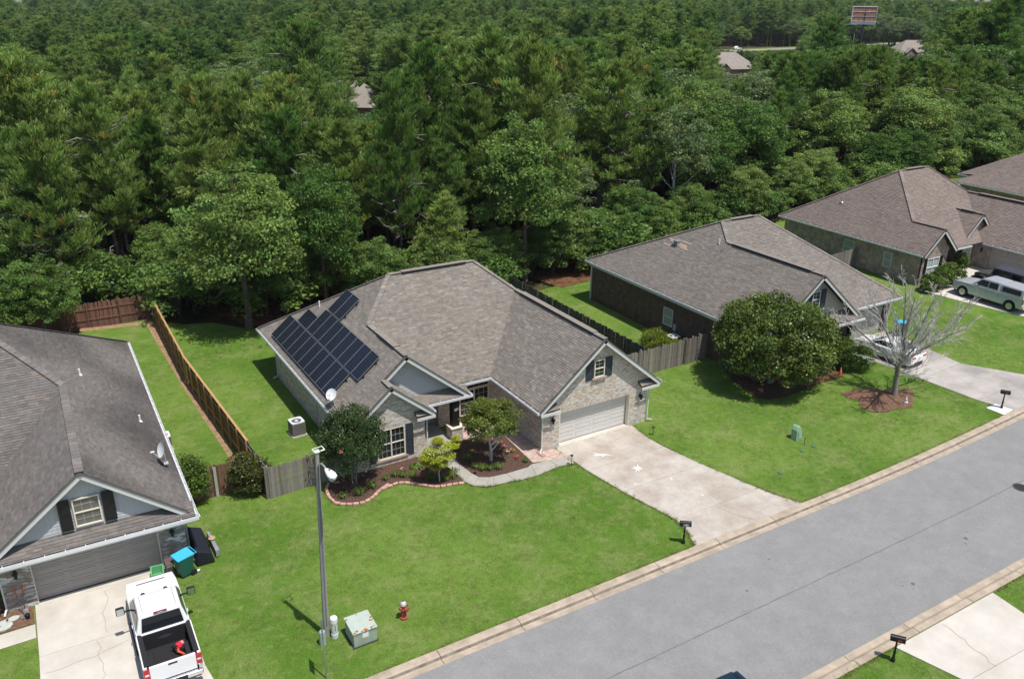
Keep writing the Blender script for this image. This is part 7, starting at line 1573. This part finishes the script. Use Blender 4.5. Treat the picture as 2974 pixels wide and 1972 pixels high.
mb = MB(); mb.box(-.77, -1.0, .60, .77, -.90, 1.31); mb.build('bed_front', LN, PK); mb = MB(); mb.box(-.8, -.99, 1.31, .8, -.89, 1.335); mb.build('bed_header', WP, PK)
mb = MB(); mb.prism([(-.25, -1.003, 1.0), (-.08, -1.003, 1.07), (.08, -1.003, 1.07), (.25, -1.003, 1.0), (.08, -1.003, .94), (-.08, -1.003, .94)], (0, -.01, 0)); mb.build('emblem', mat('emblem_grey', (.06, .06, .065), .4), PK)
mb = MB(); mb.box(-.80, -2.86, .62, .80, -2.76, 1.30); tg = mb.build('tailgate', WP, PK, bevel=.02); mb = MB(); mb.box(-.16, -2.868, 1.18, .16, -2.861, 1.25); mb.build('tailgate_handle', DKT, tg); mb = MB(); mb.box(-.77, -2.77, 1.302, .77, -2.73, 1.318); mb.build('gate_cap', LN, tg)
mb = MB(); mb.box(-1.0, -3.02, .42, .98, -2.84, .60); bp_ = mb.build('rear_bumper', CHR, PK, bevel=.04); mb = MB(); mb.box(-.42, -3.024, .44, .42, -3.0, .605); mb.build('step_pad', DKT, bp_); mb = MB(); mb.box(-.28, -3.03, .43, .0, -3.026, .57); pt_ = mb.build('licence_plate', mat('plate_cream', (.60, .55, .40), .5), PK); mb = MB(); mb.box(-.17, -3.034, .46, -.11, -3.031, .53); mb.build('plate_motif', mat('plate_orange', (.65, .30, .05), .5), pt_)
mb = MB(); mb.box(-.95, -2.7, .30, .95, 2.7, .44); mb.build('chassis', DKT, PK); mb = MB(); mb.box(-1.06, -.8, .36, -.98, 1.2, .42); mb.box(.98, -.8, .36, 1.06, 1.2, .42); mb.build('running_board', DKT, PK)
for sx in (-1, 1): wheel(PK, sx*.86, 1.95, .42, sx, .28); wheel(PK, sx*.86, -1.85, .42, sx, .28); mb = MB(); mb.box(sx*.62, 2.86, .78, sx*.92, 2.93, 1.0); mb.build('headlight', HLT, PK, bevel=.02)
mb = MB(); mb.box(-.6, 2.90, .62, .6, 2.95, 1.02); mb.build('grille', DKT, PK)
# leaf blower in the bed
a_ = ll(4.20+.42, -4.87-1.65); t = thing('leaf_blower', 'red and black leaf blower with an orange tube lying in the pickup bed', 'leaf blower', (a_[0], a_[1], .62), LA+.2); RD = mat('blower_red', (.62, .03, .06), .4)
mb = MB(); mb.box(-.22, -.1, .02, .20, .22, .2); mb.build('frame', BLACKP, t, bevel=.03); mb = MB(); mb.lathe([(.13, .2), (.15, .26), (.10, .34), (.04, .36)], 14, (-.03, .05, 0)); mb.build('housing', RD, t); mb = MB(); mb.box(.02, .0, .24, .17, .16, .33); mb.build('tank', mat('tank_pink', (.70, .25, .25), .4), t, bevel=.02); mb = MB(); mb.tube([(-.10, -.05, .18), (-.14, -.16, .16), (-.05, -.26, .12), (.12, -.80, .10)], [.05, .05, .04, .035], 10); mb.build('tube', mat('tube_orange', (.80, .10, .03), .4), t); mb = MB(); mb.tube([(-.2, .2, .1), (-.28, .1, .3), (-.1, -.05, .34)], .02, 6); mb.build('handle', BLACKP, t)
# silver pickup with canopy -------------------------------------------------
SV = paint('silver_paint', (.50, .53, .56), .28, .25); SP = thing('pickup_truck', 'silver pickup truck with a matching canopy over its bed', 'pickup truck', (65.75, 35.1, T(65.6)-.0), -.02)
def pickup2(SP, M):
    prof = lower(.40, -2.92, 2.92, -1.95, 1.95, .50, [(2.92, .98), (2.78, 1.12), (2.2, 1.18), (1.35, 1.22), (-2.90, 1.24)])
    body_mb(prof, 1.0, tp_).build('body', M, SP, bevel=.035); gh = [(-.95, 1.24), (1.40, 1.21), (.62, 1.86), (.45, 1.89), (-.60, 1.90), (-.92, 1.88)]; body_mb(gh, .95, gt).build('cab', M, SP, bevel=.04)
    cp = [(-2.88, 1.245), (-.98, 1.245), (-.98, 1.87), (-2.72, 1.85), (-2.80, 1.80)]; body_mb(cp, .95, lambda y, z: 1-.22*max(0, z-1.25)).build('canopy', M, SP, bevel=.05)
    for sx in (-1, 1):
        X = lambda z: sx*(.95*(1-.30*max(0, z-1.25))+.001); X2 = lambda z: sx*(.95*(1-.22*max(0, z-1.25))+.001)
        for a, b, c, d in ((1.05, .02, .02, .62), (-.04, -.80, -.74, -.04)): panelq(SP, 'window', [(X(1.32), a, 1.32), (X(1.32), b, 1.32), (X(1.77), c, 1.77), (X(1.77), d, 1.77)], (sx, 0, .28), CGL)
        panelq(SP, 'canopy_window', [(X2(1.36), -1.12, 1.36), (X2(1.36), -2.62, 1.36), (X2(1.74), -2.60, 1.74), (X2(1.74), -1.12, 1.74)], (sx, 0, .2), CGL)
        mb = MB(); mb.box(sx*.80, -2.94, .80, sx*1.0, -2.88, 1.18); mb.build('taillight', TAIL, SP, bevel=.01); mirror(SP, sx*.96, .80, 1.25, sx, M, 1.1)
        for yy in (.12, -.82): mb = MB(); mb.box(sx*.985, yy-.1, 1.05, sx*1.01, yy+.1, 1.09); mb.build('door_handle', CHR, SP)
        for yy in (1.95, -1.95): wheel(SP, sx*.87, yy, .40, sx, .27)
        for yy in (.03, -.92): mb = MB(); mb.box(sx*.993, yy-.008, .5, sx*.999, yy+.008, 1.2); mb.build('door_gap', DKT, SP)
    panelq(SP, 'windshield', [(-.80, 1.30, 1.285), (.80, 1.30, 1.285), (.70, .66, 1.82), (-.70, .66, 1.82)], (0, .66, .75), CGL); panelq(SP, 'rear_window', [(-.74, -2.86, 1.36), (.74, -2.86, 1.36), (.66, -2.80, 1.76), (-.66, -2.80, 1.76)], (0, -1, .1), CGL)
    mb = MB(); mb.box(-.98, -3.05, .42, .98, -2.90, .60); mb.build('rear_bumper', CHR, SP, bevel=.03); mb = MB(); mb.box(-.93, -2.7, .28, .93, 2.7, .42); mb.build('chassis', DKT, SP); mb = MB(); mb.box(-.6, 2.9, .6, .6, 2.95, 1.0); mb.build('grille', CHR, SP)
pickup2(SP, SV)
# dark boxy off-roader --------------------------------------------------------
OR_ = thing('off_roader', 'boxy grey off-roader with black hardtop behind the silver pickup', 'car', (68.7, 36.1, T(68.7)), -.05); OG = paint('granite_paint', (.10, .10, .105), .35, .3)
prof = lower(.50, -2.1, 2.1, -1.45, 1.45, .52, [(2.1, 1.02), (1.95, 1.10), (.80, 1.20), (-2.1, 1.20)]); body_mb(prof, .80, lambda y, z: 1-.06*max(0, y-1.0)).build('body', OG, OR_, bevel=.03)
body_mb([(-2.08, 1.2), (.78, 1.2), (.52, 1.80), (-2.05, 1.84)], .78, lambda y, z: 1-.08*max(0, z-1.2)).build('cab', mat('hardtop', (.05, .055, .07), .5), OR_, bevel=.03)
mb = MB(); mb.box(-.76, -2.1, 1.80, .76, .55, 1.87); mb.build('hardtop', mat('hardtop', (.05, .055, .07), .5), OR_, bevel=.03)
for sx in (-1, 1):
    for a, b in ((.58, -.12), (-.22, -.92), (-1.02, -1.85)):
        panelq(OR_, 'window', [(sx*.782, a, 1.26), (sx*.782, b, 1.26), (sx*.752, b, 1.72), (sx*.752, a-.12*(a > 0), 1.72)], (sx, 0, .08), CGL)
    for yy in (1.45, -1.45):
        wheel(OR_, sx*.80, yy, .42, sx, .28); mb = MB()
        for k in range(8): a0_, a1_ = math.pi*(.08+k*.105), math.pi*(.08+(k+1)*.105); mb.beam((sx*.88, yy+.56*math.cos(a0_), .45+.50*math.sin(a0_)), (sx*.88, yy+.56*math.cos(a1_), .45+.50*math.sin(a1_)), .20, .04, (0, math.cos(a0_), math.sin(a0_)))
        mb.build('fender', DKT, OR_)
    mirror(OR_, sx*.80, .55, 1.22, sx, DKT, .9); mb = MB(); mb.lathe([(.10, 2.08), (.10, 2.13)], 14, (sx*.50, 0, .92), 'y'); mb.build('headlight', HLT, OR_)
panelq(OR_, 'windshield', [(-.70, .77, 1.25), (.70, .77, 1.25), (.68, .55, 1.75), (-.68, .55, 1.75)], (0, .92, .38), CGL); mb = MB(); mb.box(-.85, 2.1, .5, .85, 2.28, .68); mb.build('front_bumper', DKT, OR_); mb = MB(); mb.box(-.4, 2.09, .7, .4, 2.12, 1.0); mb.build('grille', DKT, OR_); mb = MB(); mb.lathe([(.38, -2.3), (.38, -2.12)], 20, (0, 0, 1.0), 'y'); mb.build('spare_wheel', TYRE, OR_)
# cars ---------------------------------------------------------------------
def coupe(name, label, loc, rz, M, cat='car', L=4.75, W=.93, roofM=None, H=1.34):
    t = thing(name, label, cat, loc, rz); yf = L/2; yr = -L/2
    prof = lower(.22, yr, yf, -1.38, 1.45, .37, [(yf, .55), (yf-.25, .70), (.95, .90), (-.2, .93), (-1.55, .98), (yr+.18, .98), (yr, .80)]); body_mb(prof, W, lambda y, z: (1-.09*max(0, abs(y)-1.6)**1.5)*(1-.10*max(0, z-.65))).build('body', M, t, bevel=.05)
    gf = lambda y, z: 1-.52*max(0, z-.88); body_mb([(-1.70, .95), (1.05, .885), (.25, 1.27), (.0, H-.02), (-.55, H), (-.85, H-.04)], W*.86, gf).build('cab', roofM or M, t, bevel=.05)
    X = lambda z, sx: sx*(W*.86*gf(0, z)+.002)
    for sx in (-1, 1):
        panelq(t, 'window', [(X(.97, sx), .80, .97), (X(.97, sx), -.95, .99), (X(1.24, sx), -.62, 1.24), (X(1.24, sx), .18, 1.24)], (sx, 0, .5), CGL); mirror(t, sx*W*.90, .62, .92, sx, M, .8)
        for yy in (1.45, -1.38): wheel(t, sx*(W-.10), yy, .34, sx, .23)
        mb = MB(); mb.box(sx*.42, yr-.01, .72, sx*.80, yr+.06, .84); mb.build('taillight', TAIL, t, bevel=.01); mb = MB(); mb.box(sx*.45, yf-.12, .52, sx*.80, yf-.02, .62); mb.build('headlight', HLT, t, bevel=.01)
        mb = MB(); mb.box(sx*W*.955, -.1, .78, sx*(W*.955+.02), .05, .81); mb.build('door_handle', M, t)
    panelq(t, 'windshield', [(-.72, .98, .925), (.72, .98, .925), (.60, .28, 1.245), (-.60, .28, 1.245)], (0, .42, .9), CGL); panelq(t, 'rear_window', [(-.70, -1.58, .985), (.70, -1.58, .985), (.60, -.90, 1.285), (-.60, -.90, 1.285)], (0, -.4, .9), glass('rear_glass', (.01, .015, .05), .05))
    mb = MB(); mb.beam((-.72, yr+.14, 1.04), (.72, yr+.14, 1.04), .16, .03); mb.build('spoiler', M, t); mb = MB(); mb.box(-.45, yr-.02, .28, .45, yr+.02, .42); mb.build('diffuser', DKT, t); mb = MB(); mb.box(-W*.85, yr+.3, .14, W*.85, yf-.3, .24); mb.build('underbody', DKT, t)
    return t
coupe('white_coupe', 'white coupe parked before the garage of the dark brick house', (50.75, 33.35, T(50.7)), .04, WP)
coupe('dark_car', 'dark blue car on the street, only its roof edge in view at the bottom', (17.5, 15.80, -.09), math.pi/2, paint('dark_blue_paint', (.012, .03, .05), .3, .3), H=1.47)

# ------------------------------------------------------------------ houses, road, cars and billboard far behind
def farhouse(label, c, w_, d_, rz, base=None, hr=3.2, wing=True):
    z = T(c.x, c.y); t = thing('far_house', label, 'house', (c.x, c.y, z), rz, 'houses in the wood'); RF = mat('far_shingle', (.27, .235, .205), .9, .12, .8, .3, 9); e = 2.8
    mb = MB(); a, b = w_/2, d_/2; r_ = max(.5, a-b)
    P = [(-a, -b, e), (a, -b, e), (a, b, e), (-a, b, e), (-r_, 0, e+hr), (r_, 0, e+hr)]
    for f in ((0, 1, 5, 4), (1, 2, 5), (2, 3, 4, 5), (3, 0, 4), (3, 2, 1, 0)): mb.face([P[k] for k in f])
    if wing:
        for f in (((-a*.75, -b-2.2, e), (-a*.75+2.4, -b-2.2, e+2.0), (-a*.75+2.4, 0, e+2.0), (-a*.75, 0, e)), ((-a*.75+2.4, -b-2.2, e+2.0), (-a*.75+4.8, -b-2.2, e), (-a*.75+4.8, 0, e), (-a*.75+2.4, 0, e+2.0))): mb.face(f)
    rf_ = mb.build('roof', RF, t); mb = MB(); mb.beam((-r_, 0, e+hr+.05), (r_, 0, e+hr+.05), .4, .08); mb.build('ridge_cap', RF, rf_)
    mb = MB(); mb.box(-a+.5, -b+.5, -.3, a-.5, b-.5, e)
    if wing: mb.box(-a*.75+.3, -b-1.8, -.3, -a*.75+4.5, 0, e+.0); mb.prism([(-a*.75+.3, -b-1.8, e), (-a*.75+4.5, -b-1.8, e), (-a*.75+2.4, -b-1.8, e+1.75)], (0, .1, 0))
    mb.build('wall', BR3, t)
    for x0 in (-a*.75+1.6, a*.2, a*.6):
        yy = -b-1.8 if (wing and x0 < -a*.75+4) else -b+.5; mb = MB(); mb.box(x0, yy-.06, .9, x0+1.3, yy-.01, 2.3); wn = mb.build('window', GLB, t); mb = MB(); mb.box(x0+.6, yy-.09, .9, x0+.7, yy-.065, 2.3); mb.box(x0, yy-.09, 1.56, x0+.59, yy-.065, 1.64); mb.build('frame', WHITE, wn)
    return t
farhouse('grey-brown roof of a house among the pines left of the middle', FA+Vector((0, .5, 0)), 16, 13, .95, hr=5.5, wing=False)
farhouse('pale brown hip roof in the wood below the two far cars', FB+Vector((0, 3, 0)), 19, 13, -.25, hr=5)
farhouse('pale brown roof in the wood right of the billboard', FC+Vector((0, 3, 0)), 19, 12, -.4, hr=4.8)
farhouse('far roof cut by the right edge of the photo', FD+Vector((6, 3, 0)), 20, 12, -.4, hr=4.6, wing=False)
t0 = RD1-roaddir*60; t1 = RD1+roaddir*180; pn = Vector((-roaddir.y, roaddir.x, 0))
sheet('far_verge', [ccw([tuple((t0-pn*7)[:2]), tuple((t1-pn*7)[:2]), tuple((t1+pn*9)[:2]), tuple((t0+pn*9)[:2])])], mat('verge_grass', (.15, .19, .05), .95, .3, .3), dz=DIP, extra=(140,))
sheet('far_road', [ccw([tuple((t0-pn*2.2)[:2]), tuple((t1-pn*2.2)[:2]), tuple((t1+pn*2.2)[:2]), tuple((t0+pn*2.2)[:2])])], mat('far_asphalt', (.30, .29, .28), .9, .05, 1), dz=DIP+.03, extra=(140,))
fc = at(2140, 145); an = math.atan2(roaddir.y, roaddir.x)-math.pi/2; coupe('white_suv', 'tiny white car on the far road behind the pale roof', (fc.x, fc.y, T(fc.x, fc.y)+.03), an, WP, H=1.6, L=4.8)
fc2 = at(2072, 150); coupe('grey_car', 'tiny grey car on the far road half hidden by trees', (fc2.x, fc2.y, T(fc2.x, fc2.y)+.03), an, paint('grey_far', (.22, .25, .28), .3, .3), H=1.5)
# billboard seen from behind
bp0 = BBD; d = scr(bp0.x, bp0.y, T(bp0.x, bp0.y))[2]; W_ = 66/FPX*d; zt = 0
for i in range(300):
    z = 0+i*.1
    if scr(bp0.x, bp0.y, z)[1] <= 20: zt = z; break
Hb = 46/FPX*d/.93; t = thing('billboard', 'big billboard seen from its rusty back on a dark pole above the wood', 'billboard', (bp0.x, bp0.y, T(bp0.x, bp0.y)), math.atan2(-AX.y, -AX.x)+math.pi-.15); zt -= T(bp0.x, bp0.y)
FR = mat('board_frame', (.80, .80, .82), .6); RB = mat('board_rust', (.36, .17, .11), .9, .4, .7); DP = mat('board_pole', (.02, .025, .05), .6)
for r_ in range(3):
    for c_ in range(4):
        mb = MB(); mb.box(-W_/2+c_*W_/4+.05, .1, zt-Hb*.80+r_*Hb*.26+.06, -W_/2+(c_+1)*W_/4-.05, .2, zt-Hb*.80+(r_+1)*Hb*.26-.12); mb.build('board_panel', RB, t)
mb = MB(); mb.box(-W_/2-.15, -.1, zt-.25, W_/2+.15, .25, zt+.1); mb.box(-W_/2-.2, -.1, zt-Hb, -W_/2, .25, zt); mb.box(W_/2, -.1, zt-Hb, W_/2+.12, .25, zt)
for r_ in range(3): mb.box(-W_/2, -.05, zt-Hb*.80+r_*Hb*.26-.12, W_/2, .09, zt-Hb*.80+r_*Hb*.26+.05)
mb.build('frame', FR, t); mb = MB(); mb.box(-W_/2, -.4, zt-Hb*.98, W_/2, .3, zt-Hb*.86); mb.build('catwalk', mat('catwalk', (.30, .33, .37), .6), t); mb = MB(); mb.beam((-W_*.75, -.5, zt-Hb*.98), (-W_*.2, -.5, zt-Hb*.98), .2, .2); mb.beam((-W_*.3, -.35, zt-Hb*.35), (W_*.62, -.35, zt-Hb*.35), .08, .08); mb.build('strut', mat('catwalk', (.30, .33, .37), .6), t)
mb = MB(); mb.tube([(.3, .5, -.5), (.3, .5, zt-Hb*.2)], .50, 14); mb.build('pole', DP, t)
pb_ = at(2474, 150); mb = MB(); h_ = 8.; mb.tube([(0, 0, -.3), (0, 0, h_)], .16, 8); o = mb.build('utility_pole', mat('pale_pole', (.42, .38, .33), .9), loc=(pb_.x, pb_.y, T(pb_.x, pb_.y))); tag(o, 'pale thin pole left of the billboard pole', 'pole')

# thin summer haze over everything
mb = MB(); mb.box(-700, -120, -10.5, 1400, 1500, 40)
HM = bpy.data.materials.new('haze_air'); HM.use_nodes = True; n_ = HM.node_tree.nodes; n_.clear(); o_ = n_.new('ShaderNodeOutputMaterial'); v_ = n_.new('ShaderNodeVolumePrincipled'); v_.inputs['Color'].default_value = (.86, .92, 1, 1); v_.inputs['Density'].default_value = .00007; HM.node_tree.links.new(v_.outputs[0], o_.inputs['Volume'])
hz = mb.build('haze', HM, tint=False); hz['kind'] = 'stuff'
